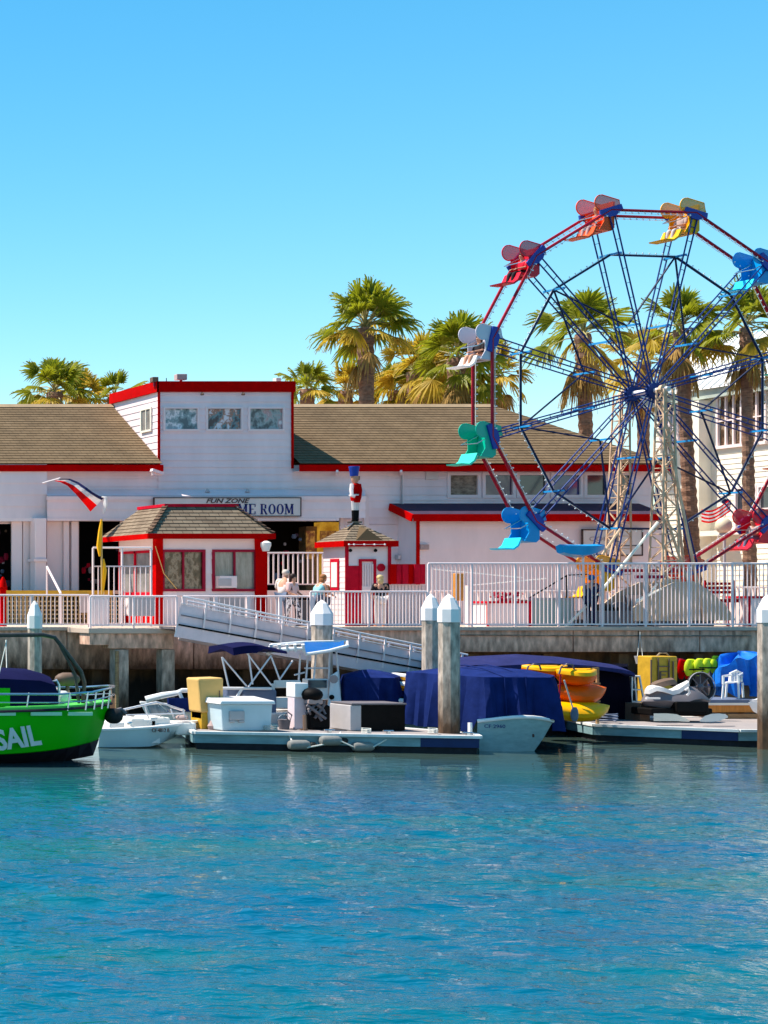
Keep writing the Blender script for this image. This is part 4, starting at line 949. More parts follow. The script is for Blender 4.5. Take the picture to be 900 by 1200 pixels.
mb = MB(); mb.bar(P(745, 676, 54.9), P(778, 676, 54.9), .1); mb.build('drive_bar', 'maroon', fw)
# beige skirt at the base
mb = MB(); sk = [(742, 728), (742, 712), (764, 694), (790, 682), (812, 681), (828, 690), (850, 709), (862, 727)]
mb.prism([(X(a, 55), Z(b, 55)) for a, b in sk], 54.98, 55.03, 'xz'); mb.build('base_skirt', 'beige', fw)
MB().prism([(X(a, 55), Z(b, 55)) for a, b in sk], 56.5, 56.55, 'xz').build('base_skirt', 'beige', fw)
MB().box(X(770, 55), X(838, 55), 55.04, 56.49, DZ, Z(697, 55)).build('base_block', 'grey', fw)
mb = MB(); mb.box(X(690, 55.2), X(742, 55.2), 55.0, 57.0, DZ, Z(716, 55)); mb.build('platform', 'grey', fw)
mb = MB(); mb.tube([P(745, 704, 54.6), P(762, 696, 54.6), P(770, 684, 54.6)], .035, 6); mb.tube([P(745, 706, 54.5), P(775, 690, 54.5), P(776, 682, 54.5)], .035, 6); mb.build('lever', 'cream', fw, smooth=True)

def stadium():
    pts = []
    for k_ in range(0, 13):
        a_ = R(90 + 15 * k_); pts.append((-.30 + .255 * math.cos(a_), .235 + .255 * math.sin(a_)))
    return pts
screens = {}
def gondola(i, col, foot, scr):
    v = wp(RW, angs[i], .5); ca, sa = 1, 0
    def L(u, z_, s_): return v + uax * u + Vector((0, 0, z_)) + wax * s_
    half = SP * .5 - .07
    mb = MB()
    # seat tub: back, pan, front lip as a bent section across the width
    sec = [(.16, .30), (.22, .28), (.16, -.56), (.04, -.68), (-.46, -.62), (-.48, -.56), (-.46, -.54), (-.02, -.58), (.08, -.48)]
    pts0 = [L(u, z_, -half) for u, z_ in sec]; pts1 = [L(u, z_, half) for u, z_ in sec]; n = len(sec)
    mb.v = pts0 + pts1; mb.f = [tuple(range(n)), tuple(reversed(range(n, 2 * n)))] + [(j, (j + 1) % n, n + (j + 1) % n, n + j) for j in range(n)]
    mb.f += []; g_ = mb.build('gondola', col, fw)
    up = [(-.30, .49), (.34, .34), (.40, .05)] + [(-.05, -.02)] + [(-.30 + .255 * math.cos(R(a_)), .235 + .255 * math.sin(R(a_))) for a_ in range(300, 89, -15)]
    lo = [(-.24, .02), (.16, .04), (.16, -.58), (.04, -.68), (-.40, -.64), (-.22, -.36)]
    for s_ in (-half - .03, half + .03):
        mb = MB()
        for poly in (up,):
            n = len(poly); b0 = len(mb.v)
            mb.v += [L(u, z_, s_ - .008) for u, z_ in poly] + [L(u, z_, s_ + .008) for u, z_ in poly]
            mb.f += [tuple(b0 + j for j in range(n)), tuple(b0 + n + j for j in reversed(range(n)))] + [(b0 + j, b0 + (j + 1) % n, b0 + n + (j + 1) % n, b0 + n + j) for j in range(n)]
        mb.build('side_screen', scr, g_)
        mb = MB(); mb.tube([L(u, z_, s_) for u, z_ in up + [up[0]]], .018, 5); mb.build('screen_rim', col, g_)
        mb = MB(); n = len(lo); mb.v = [L(u, z_, s_ - .012) for u, z_ in lo] + [L(u, z_, s_ + .012) for u, z_ in lo]
        mb.f = [tuple(range(n)), tuple(reversed(range(n, 2 * n)))] + [(j, (j + 1) % n, n + (j + 1) % n, n + j) for j in range(n)]
        mb.build('side_panel', col, g_)
    mb = MB(); st = [(-.44, -.62), (-.54, -.86), (-.72, -.98), (-1.02, -.96), (-1.04, -.92), (-.76, -.93), (-.60, -.82), (-.48, -.58)]
    st = [(u, z_ + .06) for u, z_ in st]; n = len(st); mb.v = [L(u, z_, -half) for u, z_ in st] + [L(u, z_, half) for u, z_ in st]
    mb.f = [tuple(range(n)), tuple(reversed(range(n, 2 * n)))] + [(j, (j + 1) % n, n + (j + 1) % n, n + j) for j in range(n)]
    mb.build('footboard', foot, g_)
    mb = MB(); mb.tube([L(.36, .2, -half), L(-.5, -.22, -half), L(-.5, -.22, half), L(.36, .2, half)], .018, 6); mb.build('lap_bar', 'steel', g_)
    return v
for nme, c_, op in (('orange screen', (.80, .09, .05), .62), ('yellow screen', (.80, .38, .02), .72), ('blue screen', (.0, .30, .66), .9), ('red screen', (.6, .02, .05), .66), ('white screen', (.66, .60, .66), .93), ('green screen', (.0, .42, .28), .97)):
    screens[nme] = screen_mat(nme, c_, op)
cfg = {11: ('orange2', 'orange2', 'orange screen'), 0: ('gold', 'gold', 'yellow screen'), 1: ('cyan', 'light_cyan', 'blue screen'), 2: ('teal', 'light_teal', 'green screen'), 3: ('orange2', 'orange2', 'orange screen'),
       4: ('gondola_red', 'gondola_red', 'red screen'), 5: ('orange2', 'orange2', 'orange screen'), 6: ('gold', 'gold', 'yellow screen'), 7: ('cyan', 'light_cyan', 'blue screen'), 8: ('teal', 'light_teal', 'green screen'),
       9: ('gondola_white', 'flag_white', 'white screen'), 10: ('gondola_red', 'gondola_red', 'red screen')}
gp = {i: gondola(i, c_[0], c_[1], screens[c_[2]]) for i, c_ in cfg.items()}
# operator canopy
cp = thing('canopy', (X(683, 54.9), 54.9, DZ), 'boat shaped bright blue canopy on a pole above the ride operator', 'canopy')
rg = []
for t_ in np.linspace(0, 1, 9):
    px = 656 + 49 * t_; w_ = .42 * math.sin(math.pi * min(1, .12 + t_ * .8)) + .05; zt = Z(640.5 - 1.5 * abs(t_ - .4), 54.9); hgt = .30 * math.sin(math.pi * min(.93, .22 + .70 * t_)) + .06
    x_ = X(px, 54.9); rg.append([(x_, 54.9 - w_, zt), (x_, 54.9 - w_ * .7, zt - hgt * .8), (x_, 54.9, zt - hgt), (x_, 54.9 + w_ * .7, zt - hgt * .8), (x_, 54.9 + w_, zt), (x_, 54.9, zt + .06)])
MB().loft(rg, True).build('cover', 'cyan', cp, smooth=True)
MB().tube([(X(683, 55), 55, Z(650, 55)), (X(686, 55), 55, DZ)], .035, 8).build('pole', 'alu', cp, smooth=True)

# ------------------------------------------------------------------ palms
def fan_leaf(mb, pm, o, d, Lp, Rf, droop, nb=20, spread=100):
    d = d.normalized(); side = d.cross(Vector((0, 0, 1)))
    if side.length < .1: side = Vector((1, 0, 0))
    side.normalize(); up = side.cross(d).normalized()
    tip = o + d * Lp + Vector((0, 0, -droop * .22 * Lp)); pm.tube([o, o + d * Lp * .5 + up * .03, tip], [.034, .024, .018], 4, cap=False)
    d2 = (d + Vector((0, 0, -droop * .55))).normalized(); side = d2.cross(Vector((0, 0, 1)))
    if side.length < .1: side = Vector((1, 0, 0))
    side.normalize(); up = side.cross(d2).normalized()
    tw_ = random.uniform(-.9, .9); side, up = side * math.cos(tw_) + up * math.sin(tw_), up * math.cos(tw_) - side * math.sin(tw_)
    for k_ in range(nb):
        a = R(-spread + 2 * spread * (k_ + random.uniform(-.25, .25)) / (nb - 1)); rl = Rf * (1 - .30 * abs(a / R(spread)) ** 2) * random.uniform(.86, 1.12)
        dr = (d2 * math.cos(a) + side * math.sin(a) + up * (.16 * math.cos(a * 2) + random.uniform(-.05, .05))).normalized()
        wdir = dr.cross(up).normalized(); fold = up * .02 * rl * (1 if k_ % 2 else -1)
        pts = []
        for j, t_ in enumerate((0, .42, .70, .88, 1.0)):
            p = tip + dr * rl * t_ + Vector((0, 0, -(droop * .35 + .05) * rl * t_ ** 3.2 * 1.3 * random.uniform(.7, 1.3))); ww = rl * (.010, .052, .040, .016, .002)[j]
            pts.append((p - wdir * ww + fold, p + wdir * ww - fold))
        for j in range(4): mb.quad(pts[j][0], pts[j][1], pts[j + 1][1], pts[j + 1][0])
def palm(px, pyc, Y, Rpx, trunk_w, label, nleaf=30, dead=16, lean=0, leafm='leaf', base=None, lowest=-30, wind=.12):
    c_ = P(px, pyc, Y); sc = Rpx * Y / F; bx = X(base if base else px, Y)
    t = thing('palm_tree', (bx, Y, DZ), label, 'palm tree', 'fan palms behind the buildings')
    n = 60; pts, rs = [], []
    for k_ in range(n + 1):
        u = k_ / n; p = Vector((bx, Y, DZ)).lerp(c_, u) + Vector((lean * math.sin(u * 3.14), 0, 0)); pts.append(p)
        rs.append(trunk_w * .5 * (1.2 - .42 * u + (.30 * max(0, u - .75) / .25)) * (1 + .06 * ((k_ % 2) * 2 - 1) + random.uniform(-.03, .03)))
    MB().tube(pts, rs, 12).build('trunk', 'trunk', t, smooth=False)
    mb, yb_, pm, db, dp = MB(), MB(), MB(), MB(), MB(); g_ = 2.39996
    for k_ in range(nleaf):
        u = (k_ + .5) / nleaf; el = R(84 + (lowest - 84) * u ** 1.15 + random.uniform(-10, 10)); az = k_ * g_ + random.uniform(-.3, .3)
        d = Vector((math.cos(az) * math.cos(el) + wind, math.sin(az) * math.cos(el), math.sin(el)))
        fan_leaf(yb_ if (u > .72 and random.random() < .6) else mb, pm, c_ + Vector((0, 0, random.uniform(-.12, .12) * sc)), d, sc * random.uniform(.38, .62), sc * random.uniform(.42, .56), .12 + .75 * u, 26, random.uniform(75, 105))
    for k_ in range(dead):
        el = R(random.uniform(-78, -38)); az = k_ * g_ + random.uniform(-.4, .4)
        d = Vector((math.cos(az) * math.cos(el), math.sin(az) * math.cos(el), math.sin(el)))
        fan_leaf(db, dp, c_ - Vector((0, 0, random.uniform(.05, .45) * sc)), d, sc * random.uniform(.25, .45), sc * random.uniform(.30, .45), 1.5, 13, 60)
    cr = mb.build('crown', leafm, t, recalc=False); pm.build('leaf_stalks', 'petiole', cr)
    if yb_.f: yb_.build('yellowing_fronds', 'leaf2', t, recalc=False)
    if db.f: sk_ = db.build('dry_fronds', 'dead', t, recalc=False); dp.build('leaf_stalks', 'petiole', sk_)
palm(428, 384, 70, 57, .60, 'tall full fan palm standing alone above the shingle roof ridge, left of the wheel', 34, 5, base=434, lowest=-22)
palm(536, 420, 71, 58, .70, 'broad fan palm with drooping brown skirt behind the left edge of the wheel', 32, 34, lowest=-35)
palm(486, 436, 74, 52, .6, 'small fan palm between the tall lone palm and the one behind the wheel edge', 22, 30, leafm='leaf2')
palm(360, 456, 76, 38, .55, 'low fan palm top showing just right of the upper room roof', 20, 8)
palm(405, 458, 77, 40, .55, 'low fan palm top behind the trunk of the tall lone palm', 20, 10, leafm='leaf2')
palm(64, 460, 72, 48, .6, 'bushy fan palm top at the far left above the roof', 26, 10)
palm(95, 466, 74, 40, .5, 'smaller fan palm top between the bushy one and the spiky one, far left', 18, 8, leafm='leaf2')
palm(134, 466, 73, 40, .55, 'spiky fan palm top just left of the upper room', 13, 5)
palm(505, 452, 75, 44, .55, 'low bushy fan palm with brown skirt on the roofline below the wheel’s white gondola', 24, 26, leafm='leaf2')
palm(462, 458, 76, 40, .5, 'low fan palm top on the roofline just right of the tall lone palm trunk', 22, 16)
palm(580, 440, 73, 42, .5, 'ragged fan palm on the roofline inside the lower left of the wheel', 18, 16, leafm='leaf2')
palm(683, 392, 71, 58, .55, 'fan palm behind the upper left spokes of the wheel', 22, 12, base=693, lowest=-25)
palm(754, 424, 74, 50, .5, 'lower fan palm hidden behind the wheel hub', 20, 14, leafm='leaf2')
palm(798, 386, 62, 54, .44, 'fan palm with long bare trunk just right of the wheel hub', 22, 12, base=815, lowest=-30)
palm(874, 384, 60.5, 58, .36, 'fan palm with thin trunk at the right edge before the metal roof', 22, 12, base=880, lowest=-30)

# ------------------------------------------------------------------ flags and lamp
fl = thing('feather_flag', P(52, 570, 60.6), 'red, white and navy banner flag blowing from a pole on the hall front, left', 'flag')
MB().tube([P(50, 566, 60.9), P(71, 560, 60.0)], .02, 6).build('pole', 'alu', fl)
top = [(68, 562.5), (80, 562), (90, 567), (100, 575), (110, 581), (119, 584), (125, 584)]
bands = {}
prof = [((64, 563.6), (71, 565), (79, 569), (88, 578), (95, 586), (101, 593), (106, 599.5)), ((66, 563), (76, 564), (86, 568.5), (95, 576), (102, 582), (109, 588), (113.5, 592)), ((68, 562), (80, 562.3), (90, 566.5), (99, 573), (107, 579), (115, 584), (119, 586)), ((70, 561), (82, 561), (92, 565), (101, 571), (109, 577), (117, 581.5), (123, 582.5))]
for bi, m_ in ((0, 'flag_red'), (1, 'flag_white'), (2, 'flag_navy')):
    mb = MB(); lo_, hi_ = prof[bi], prof[bi + 1]
    for j in range(6):
        ya_, yb_ = 60.0 + .12 * math.sin(j * 1.3), 60.0 + .12 * math.sin((j + 1) * 1.3)
        mb.quad(P(*lo_[j], ya_), P(*lo_[j + 1], yb_), P(*hi_[j + 1], yb_ + .02), P(*hi_[j], ya_ + .02))
    o = mb.build(('lower_band', 'middle_band', 'upper_band')[bi], m_, fl, recalc=False); sm = o.modifiers.new('thickness', 'SOLIDIFY'); sm.thickness = .008
mb = MB()
for px, py in ((92, 569.5), (97, 573), (102, 577), (107, 580.5)): mb.hexa([P(px - 1.6, py + .8, 59.86), P(px + 1.2, py + 2.4, 59.86), P(px + 1.2, py + 2.4, 59.9), P(px - 1.6, py + .8, 59.9), P(px - .4, py - 1.4, 59.86), P(px + 2.2, py + .4, 59.86), P(px + 2.2, py + .4, 59.9), P(px - .4, py - 1.4, 59.9)])
mb.build('white_marks', 'flag_white', fl)
MB().tube([P(119, 582, 60), P(124, 583, 59.95), P(123.5, 592, 59.9), P(121, 602, 59.9)], [.03, .06, .08, .04], 6).build('tassel', 'flag_white', fl, smooth=True)
fp = thing('furled_flag', (X(119, 54.6), 54.6, DZ), 'yellow furled flag wrapped around a pole beside the kiosk', 'flag')
MB().tube([(X(119.5, 54.6), 54.6, DZ), (X(119, 54.6), 54.6, Z(608, 54.6))], .03, 8).build('pole', 'tan_box', fp)
MB().tube([P(119, 609, 54.6), P(117.5, 622, 54.58), P(116, 640, 54.6), P(117, 652, 54.6)], [.03, .06, .08, .03], 7).build('cloth', 'yellow', fp, smooth=True)
MB().tube([P(121, 655, 54.6), P(122.5, 668, 54.58), P(121, 682, 54.6), P(120, 698, 54.6)], [.03, .07, .06, .03], 7).build('cloth', 'yellow', fp, smooth=True)

uf = thing('striped_flag', P(822, 600, 58.5), 'small red and white striped flag on an angled stick near the globe lamp', 'flag')
MB().tube([P(856, 586, 58.3), P(838, 640, 58.6)], .015, 5).build('pole', 'alu', uf)
for q in range(7):
    mb = MB(); m_ = 'flag_red' if q % 2 == 0 else 'flag_white'
    for j in range(8):
        def fpnt(u, v): return P(822 + 34 * u, 592 + 2.2 * v + 5.5 * math.sin(u * 3.6 + .4) - 3 + 9 * (1 - u) * .6 - v * .1, 58.4 + .12 * math.sin(u * 6))
        mb.quad(fpnt(j / 8, q), fpnt((j + 1) / 8, q), fpnt((j + 1) / 8, q + 1), fpnt(j / 8, q + 1))
    mb.build('stripe', m_, uf, recalc=False)
lp = thing('globe_lamp', (X(849, 58), 58, DZ), 'cream globe lamp on a pale post in front of the right building', 'lamp')
MB().ball(P(848, 616, 58), .24, 16, (1, 1, 1.15)).build('globe', 'globe', lp, smooth=True)
MB().lathe((X(849, 58), 58, 0), [(.07, DZ), (.045, DZ + .3), (.04, Z(630, 58)), (.13, Z(628, 58)), (.13, Z(625, 58))], 10).build('post', 'light_grey', lp, smooth=True)
cn = MB().hexa([P(846, 590, 58.36), P(857, 592, 58.36), P(857, 592, 58.4), P(846, 590, 58.4), P(845, 583, 58.36), P(856, 586, 58.36), P(856, 586, 58.4), P(845, 583, 58.4)]).build('canton', 'flag_navy', uf)
lp2 = thing('globe_lamp', (X(872, 61), 61, DZ), 'white globe lamp partly behind the red gondola at the right edge', 'lamp')
MB().ball(P(872, 614, 61), .17, 14).build('globe', 'flag_white', lp2, smooth=True)
MB().lathe((X(872, 61), 61, 0), [(.07, DZ), (.04, DZ + .3), (.04, Z(619, 61))], 8).build('post', 'light_grey', lp2, smooth=True)

# ------------------------------------------------------------------ pilings
def piling(pl, pr, ytop, Y, label, zb=-2.5):
    t = thing('piling', (X((pl + pr) / 2, Y), Y, 0), label, 'piling', 'pilings with white caps')
    cx = X((pl + pr) / 2, Y); w_ = (X(pr, Y) - X(pl, Y)) / 2; ztop = Z(ytop, Y); n = 8
    w_ /= 1.06
    caph = min(.95, .95); zc = ztop - .62
    def ring(r, z_): return [(cx + r * math.cos(R(22.5 + 45 * j)) / math.cos(R(22.5)), Y + r * math.sin(R(22.5 + 45 * j)) / math.cos(R(22.5)), z_) for j in range(8)]
    MB().loft([ring(w_ * .93, zb), ring(w_ * .93, zc + .25)], True).build('shaft', 'pile', t, bevel=.012)
    MB().loft([ring(w_ * 1.0, zc - .12), ring(w_ * 1.0, zc + .22), ring(w_ * .45, zc + .52), ring(.015, ztop)], True).build('cap', 'pile_cap', t, bevel=.006)
piling(32.5, 49, 704, 45.5, 'white capped piling beside the green boat at the far left')
piling(365.5, 389, 703, 50.0, 'white capped piling standing in front of the gangway, behind the open white boat')
piling(495, 515, 696, 47.5, 'white capped piling directly behind the tallest piling near the blue covered boat')
piling(514.5, 538, 696, 44.6, 'tall brown stained piling rising from the dock in front of the blue covered boat')
piling(889, 909, 697, 45.0, 'white capped piling at the right edge by the blue tarp heap')

# ------------------------------------------------------------------ gangway
gw = thing('gangway', (X(380, 51.6), 51.6, 0), 'white aluminium gangway sloping down from the landing to the docks', 'gangway')
def gz(px, dy): return Z(699 + .205 * (px - 214) + dy, 51.2)
for Yg in (51.2, 52.3):
    gs = 0 if Yg < 52 else 26
    mb = MB(); A = lambda px, dy: Vector((X(max(px, 205 + gs), 51.2), Yg, gz(max(px, 205 + gs), dy)))
    mb.tube([A(205 + gs, 49), A(214 + gs, 0), A(548, 0)], .03, 8); mb.tube([A(212 + gs, 8), A(548, 8)], .016, 6); mb.build('handrail', 'alu', gw, smooth=True)
    mb = MB(); mb.hexa([A(206, 49) + Vector((0, .0, 0)), A(548, 40), A(548, 40) + Vector((0, .1, 0)), A(206, 49) + Vector((0, .1, 0)), A(208, 35), A(548, 27), A(548, 27) + Vector((0, .1, 0)), A(208, 35) + Vector((0, .1, 0))])
    mb.build('girder', 'alu_panel', gw)
    mb = MB(); mb.hexa([A(209, 33) + Vector((0, .04, 0)), A(548, 25) + Vector((0, .04, 0)), A(548, 25) + Vector((0, .06, 0)), A(209, 33) + Vector((0, .06, 0)), A(213, 9) + Vector((0, .04, 0)), A(548, 9) + Vector((0, .04, 0)), A(548, 9) + Vector((0, .06, 0)), A(213, 9) + Vector((0, .06, 0))])
    mb.build('side_sheet', 'alu_panel', gw)
    mb = MB(); mb.bar(A(212 + gs, 22), A(548, 18), .02, .03); mb.build('mid_rail', 'grey', gw)
    MB().bar(A(209 + gs, 34) + Vector((0, -.01, 0)), A(548, 26) + Vector((0, -.01, 0)), .03, .05).build('gap_shade_bar', 'black', gw)  # black bar stands in for the shade in the gap over the girder
    for px in range(240, 548, 30):
        MB().bar(A(px + 2, 0), A(px - 2, 36), .045, .045, (1, 0, 0)).build('post', 'white', gw)
MB().hexa([Vector((X(206, 51.2), 51.32, gz(206, 40))), Vector((X(548, 51.2), 51.32, gz(548, 33))), Vector((X(548, 51.2), 52.28, gz(548, 33))), Vector((X(206, 51.2), 52.28, gz(206, 40))), Vector((X(206, 51.2), 51.32, gz(206, 37))), Vector((X(548, 51.2), 51.32, gz(548, 30))), Vector((X(548, 51.2), 52.28, gz(548, 30))), Vector((X(206, 51.2), 52.28, gz(206, 37)))]).build('walkway', 'grey', gw)

# ------------------------------------------------------------------ docks
def dock(name, poly, label, navy_from=None):
    """poly: first two points are the front edge, left and right"""
    zt = .45; cx = sum(p[0] for p in poly) / len(poly); cy = sum(p[1] for p in poly) / len(poly)
    t = thing(name, (cx, cy, 0), label, 'dock')
    def inset(s_): return [(cx + (p[0] - cx) * (1 - s_ / 4), cy + (p[1] - cy) * (1 - s_ / 1.6)) for p in poly]
    MB().prism(inset(.04), zt - .06, zt).build('deck', 'dock_top', t)
    MB().prism(inset(.05), -.25, .2).build('float', 'float', t)
    n = len(poly); lip, side = MB(), MB()
    for j in range(n):
        a, b = Vector((*poly[j], 0)), Vector((*poly[(j + 1) % n], 0))
        lip.bar(a + Vector((0, 0, zt - .015)), b + Vector((0, 0, zt - .015)), .13, .07)
        if j == 0 and navy_from is not None:
            c_ = a.lerp(b, navy_from); side.bar(a + Vector((0, .04, zt - .17)), c_ + Vector((0, .04, zt - .17)), .06, .23)
            MB().bar(c_ + Vector((0, .035, zt - .17)), b + Vector((0, .035, zt - .17)), .07, .24).build('end_fascia', 'dock_navy', t)
        else: side.bar(a + Vector((0, .04, zt - .17)), b + Vector((0, .04, zt - .17)), .06, .23)
    lip.build('edge_strip', 'dock_lip', t); side.build('fascia', 'dock_side', t)
    return t
dock('dock', [(X(228, 45.0), 45.0), (X(562, 43.5), 43.5), (X(556, 44.4), 44.4), (X(470, 46.4), 46.4), (X(214, 47.6), 47.6)], 'long pale floating dock across the middle carrying dock box and engine', .80)
dock('dock', [(X(697, 47.6), 47.6), (X(866, 45.6), 45.6), (X(960, 45.5), 45.5), (X(940, 50.5), 50.5), (X(655, 50.3), 50.3)], 'pale floating dock at the right under the grey jet ski', .62)
dock('dock', [(X(560, 50.2), 50.2), (X(900, 50.8), 50.8), (X(950, 53.4), 53.4), (X(540, 53.4), 53.4)], 'back dock along the seawall under the kayak rack and plastic chair')

# ------------------------------------------------------------------ boats
def hull(x0, x1, yc, beam, zk, zs0, zs1, rake, full=.55, nst=18, bowpow=2.2, chine=.82, deck_from=.55, floor=.25, kr=.62):
    """loft from stern x0 to bow x1; returns hull, trim and deck builders"""
    H, D, G = MB(), MB(), MB(); rings, gun, inn = [], [], []
    for k_ in range(nst + 1):
        t_ = k_ / nst; hw = beam / 2 * (1 - max(0, (t_ - full) / (1 - full)) ** bowpow) * (.94 + .06 * min(1, t_ * 3)) + .015
        zs = zs0 + (zs1 - zs0) * t_ ** 1.7; ck = zk + (zs - zk) * (.0 + kr * max(0, (t_ - .6) / .4) ** 2.0)
        xs = x0 + (x1 - rake - x0) * t_; cz = ck + (zs - ck) * .32
        xr_ = lambda z_: xs + rake * (t_ ** 3) * (z_ - zk) / (zs - zk)
        cw = hw * (chine - .25 * max(0, t_ - .6))
        rings.append([(xr_(zs), yc - hw, zs), (xr_(cz), yc - cw, cz), (xr_(ck), yc, ck), (xr_(cz), yc + cw, cz), (xr_(zs), yc + hw, zs)])
        gun.append([(xr_(zs), yc - hw - .02, zs), (xr_(zs), yc - hw - .02, zs + .05), (xr_(zs), yc - max(hw - .14, 0), zs + .06), (xr_(zs), yc - max(hw - .14, 0), zs)])
        inn.append((xr_(zs), hw - .13, zs, t_))
    H.loft(rings)
    for sgn in (-1, 1):
        rr = [[(p[0], yc + (p[1] - yc) * -sgn, p[2]) for p in g_] for g_ in gun]; G.loft(rr, True)
    # foredeck and cockpit floor with inner sides
    for a, b in zip(inn[:-1], inn[1:]):
        if a[3] >= deck_from - 1e-6: D.quad((a[0], yc - max(a[1], 0), a[2] + .055), (b[0], yc - max(b[1], 0), b[2] + .055), (b[0], yc + max(b[1], 0), b[2] + .055), (a[0], yc + max(a[1], 0), a[2] + .055))
        else:
            D.quad((a[0], yc - a[1], floor), (b[0], yc - b[1], floor), (b[0], yc + b[1], floor), (a[0], yc + a[1], floor))
            for s_ in (-1, 1): D.quad((a[0], yc + s_ * a[1], floor), (b[0], yc + s_ * b[1], floor), (b[0], yc + s_ * b[1], b[2] + .05), (a[0], yc + s_ * a[1], a[2] + .05))
    return H, D, G, rings

# green parasail boat
gb = thing('tour_boat', (X(30, 42), 42, 0), 'bright green tour boat with white lettering and towing arch at the left edge', 'boat')
gy = 42.0; xb = X(138, 41.6)
H, D, G, rg_ = hull(xb - 9.2, xb, gy, 2.9, -.25, 1.22, 1.42, .55, .70, 26, 2.6, .93, .66, .7, .22)
H.build('hull', 'green', gb, smooth=True); D.build('deck', 'pale_green', gb, recalc=False); G.build('gunwale', 'pale_green', gb)
# black bottom
bt = MB()
for a, b in zip(rg_[:-1], rg_[1:]):
    def low(r, f_): 
        pts = []
        for (i0, i1) in ((2, 1), (2, 3)):
            p, q = Vector(r[i0]), Vector(r[i1]); pts.append(p.lerp(q, f_))
        return pts
    la, lb_ = low(a, .98), low(b, .98)
    off = Vector((0, 0, -.012))
    bt.quad(la[0] + off + Vector((0, -.01, 0)), lb_[0] + off + Vector((0, -.01, 0)), Vector(b[2]) + off, Vector(a[2]) + off); bt.quad(la[1] + off + Vector((0, .01, 0)), lb_[1] + off + Vector((0, .01, 0)), Vector(b[2]) + off, Vector(a[2]) + off)
bt.build('bottom_paint', 'bottom', gb, recalc=False)
mb = MB(); side_y = gy - 1.47
for a, b in ((-20, 18), (36, 72), (80, 108)): mb.box(X(a, side_y), X(b, side_y), side_y - .03, side_y + .02, Z(838.5, side_y), Z(834.5, side_y))
mb.build('gunwale_patch', 'patch', gb)
MB().tube([Vector(r[0]) + Vector((0, -.035, -.03)) for r in rg_], .035, 6).build('rub_rail', 'bottom', gb, smooth=True)
MB().tube([Vector(r[4]) + Vector((0, .035, -.03)) for r in rg_], .035, 6).build('rub_rail', 'bottom', gb, smooth=True)
# rail
mb = MB(); zr = Z(812, 41.2)
pts = [(X(-30, 40.8), 40.65, zr), (X(70, 40.8), 40.65, zr), (X(105, 41), 40.9, zr + .03), (X(128, 41.4), 41.4, zr + .10), (X(134, 42), 42, zr + .12), (X(127, 42.6), 42.6, zr + .10), (X(100, 43), 43.2, zr + .03), (X(-30, 43.3), 43.35, zr)]
mb.tube(pts, .028, 8); mb.tube([(p[0], p[1], p[2] - .2) for p in pts], .018, 6)
for p in ((X(31, 40.8), 40.65), (X(80, 40.8), 40.7), (X(100, 41), 40.85), (X(113, 41.1), 41.1), (X(121, 41.3), 41.25), (X(129, 41.6), 41.6), (X(60, 43.2), 43.3), (X(95, 43.1), 43.2)): mb.tube([(p[0] - .06, p[1], 1.3), (p[0], p[1], zr + .04)], .02, 6)
mb.build('bow_rail', 'steel', gb, smooth=True)
mb = MB()
for yy in (41.2, 42.8):
    mb.tube([(X(-60, yy), yy, Z(745, yy)), (X(50, yy), yy, Z(744, yy)), (X(64, yy), yy, Z(747, yy)), (X(76, yy), yy, Z(762, yy)), (X(95, yy), yy, Z(787, yy)), (X(99, yy), yy, Z(800, yy)), (X(97, yy), yy, 1.35)], .05, 8)
    mb.tube([(X(70, yy), yy, Z(756, yy)), (X(88, yy), yy, Z(790, yy)), (X(93, yy), yy, 1.35)], .035, 6)
mb.tube([(X(60, 41.2), 41.2, Z(746, 41.2)), (X(60, 42.8), 42.8, Z(746, 42.8))], .05, 6)
mb.build('tow_arch', 'dark_pipe', gb, smooth=True)
mb = MB()
for (a, b) in ((P(8, 750, 41.2), P(-6, 812, 41)), (P(7, 750, 42.6), P(9, 825, 41.4))): mb.tube([a, b], .012, 4)
mb.build('stay_line', 'rope', gb)
# cabin cover
rg2 = []
for px, w_, zt in ((-60, .95, Z(784, 42)), (-10, .95, Z(784, 42)), (30, .95, Z(786, 42)), (48, .9, Z(791, 42)), (52, .85, Z(800, 42))):
    x_ = X(px, 42); rg2.append([(x_, 42 - w_, 1.1), (x_, 42 - w_ * .97, zt - .2), (x_, 42 - w_ * .6, zt - .02), (x_, 42, zt + .05), (x_, 42 + w_ * .6, zt - .02), (x_, 42 + w_ * .97, zt - .2), (x_, 42 + w_, 1.1)])
MB().loft(rg2, True).build('cabin_cover', 'navy', gb, smooth=True)
MB().box(X(-40, 41.2), X(9, 41.2), 41.05, 41.3, 1.2, Z(806, 41.2)).build('side_box', 'green', gb)
mb = MB(); mb.tube([P(56, 826, 41.3), P(58, 799, 41.3), P(66, 797, 41.3), P(69, 803, 41.3), P(69, 826, 41.3)], .035, 8); mb.build('grab_rail', 'steel', gb, smooth=True)
MB().ball(P(79, 796, 42.3), .32, 14, (1.0, .6, .55)).build('round_cushion', 'brown', gb, smooth=True)
MB().tube([P(79, 797, 42.3), (X(79, 42.3), 42.3, 1.3)], .05, 8).build('cushion_post', 'dark_pipe', gb)
mb = MB(); mb.ball(P(72, 818, 41.8), .22, 12, (1.1, .8, .9)); mb.ball(P(66, 810, 41.8), .10, 10); mb.box(X(70, 41.6), X(86, 41.6), 41.5, 41.9, 1.3, Z(824, 41.7)); mb.build('windlass', 'gelcoat', gb, smooth=True)
MB().lathe((X(-8, 41), 41, 0), [(.05, Z(782, 41)), (.05, Z(777, 41)), (.02, Z(776, 41))], 8).build('nav_light', 'flag_white', gb)
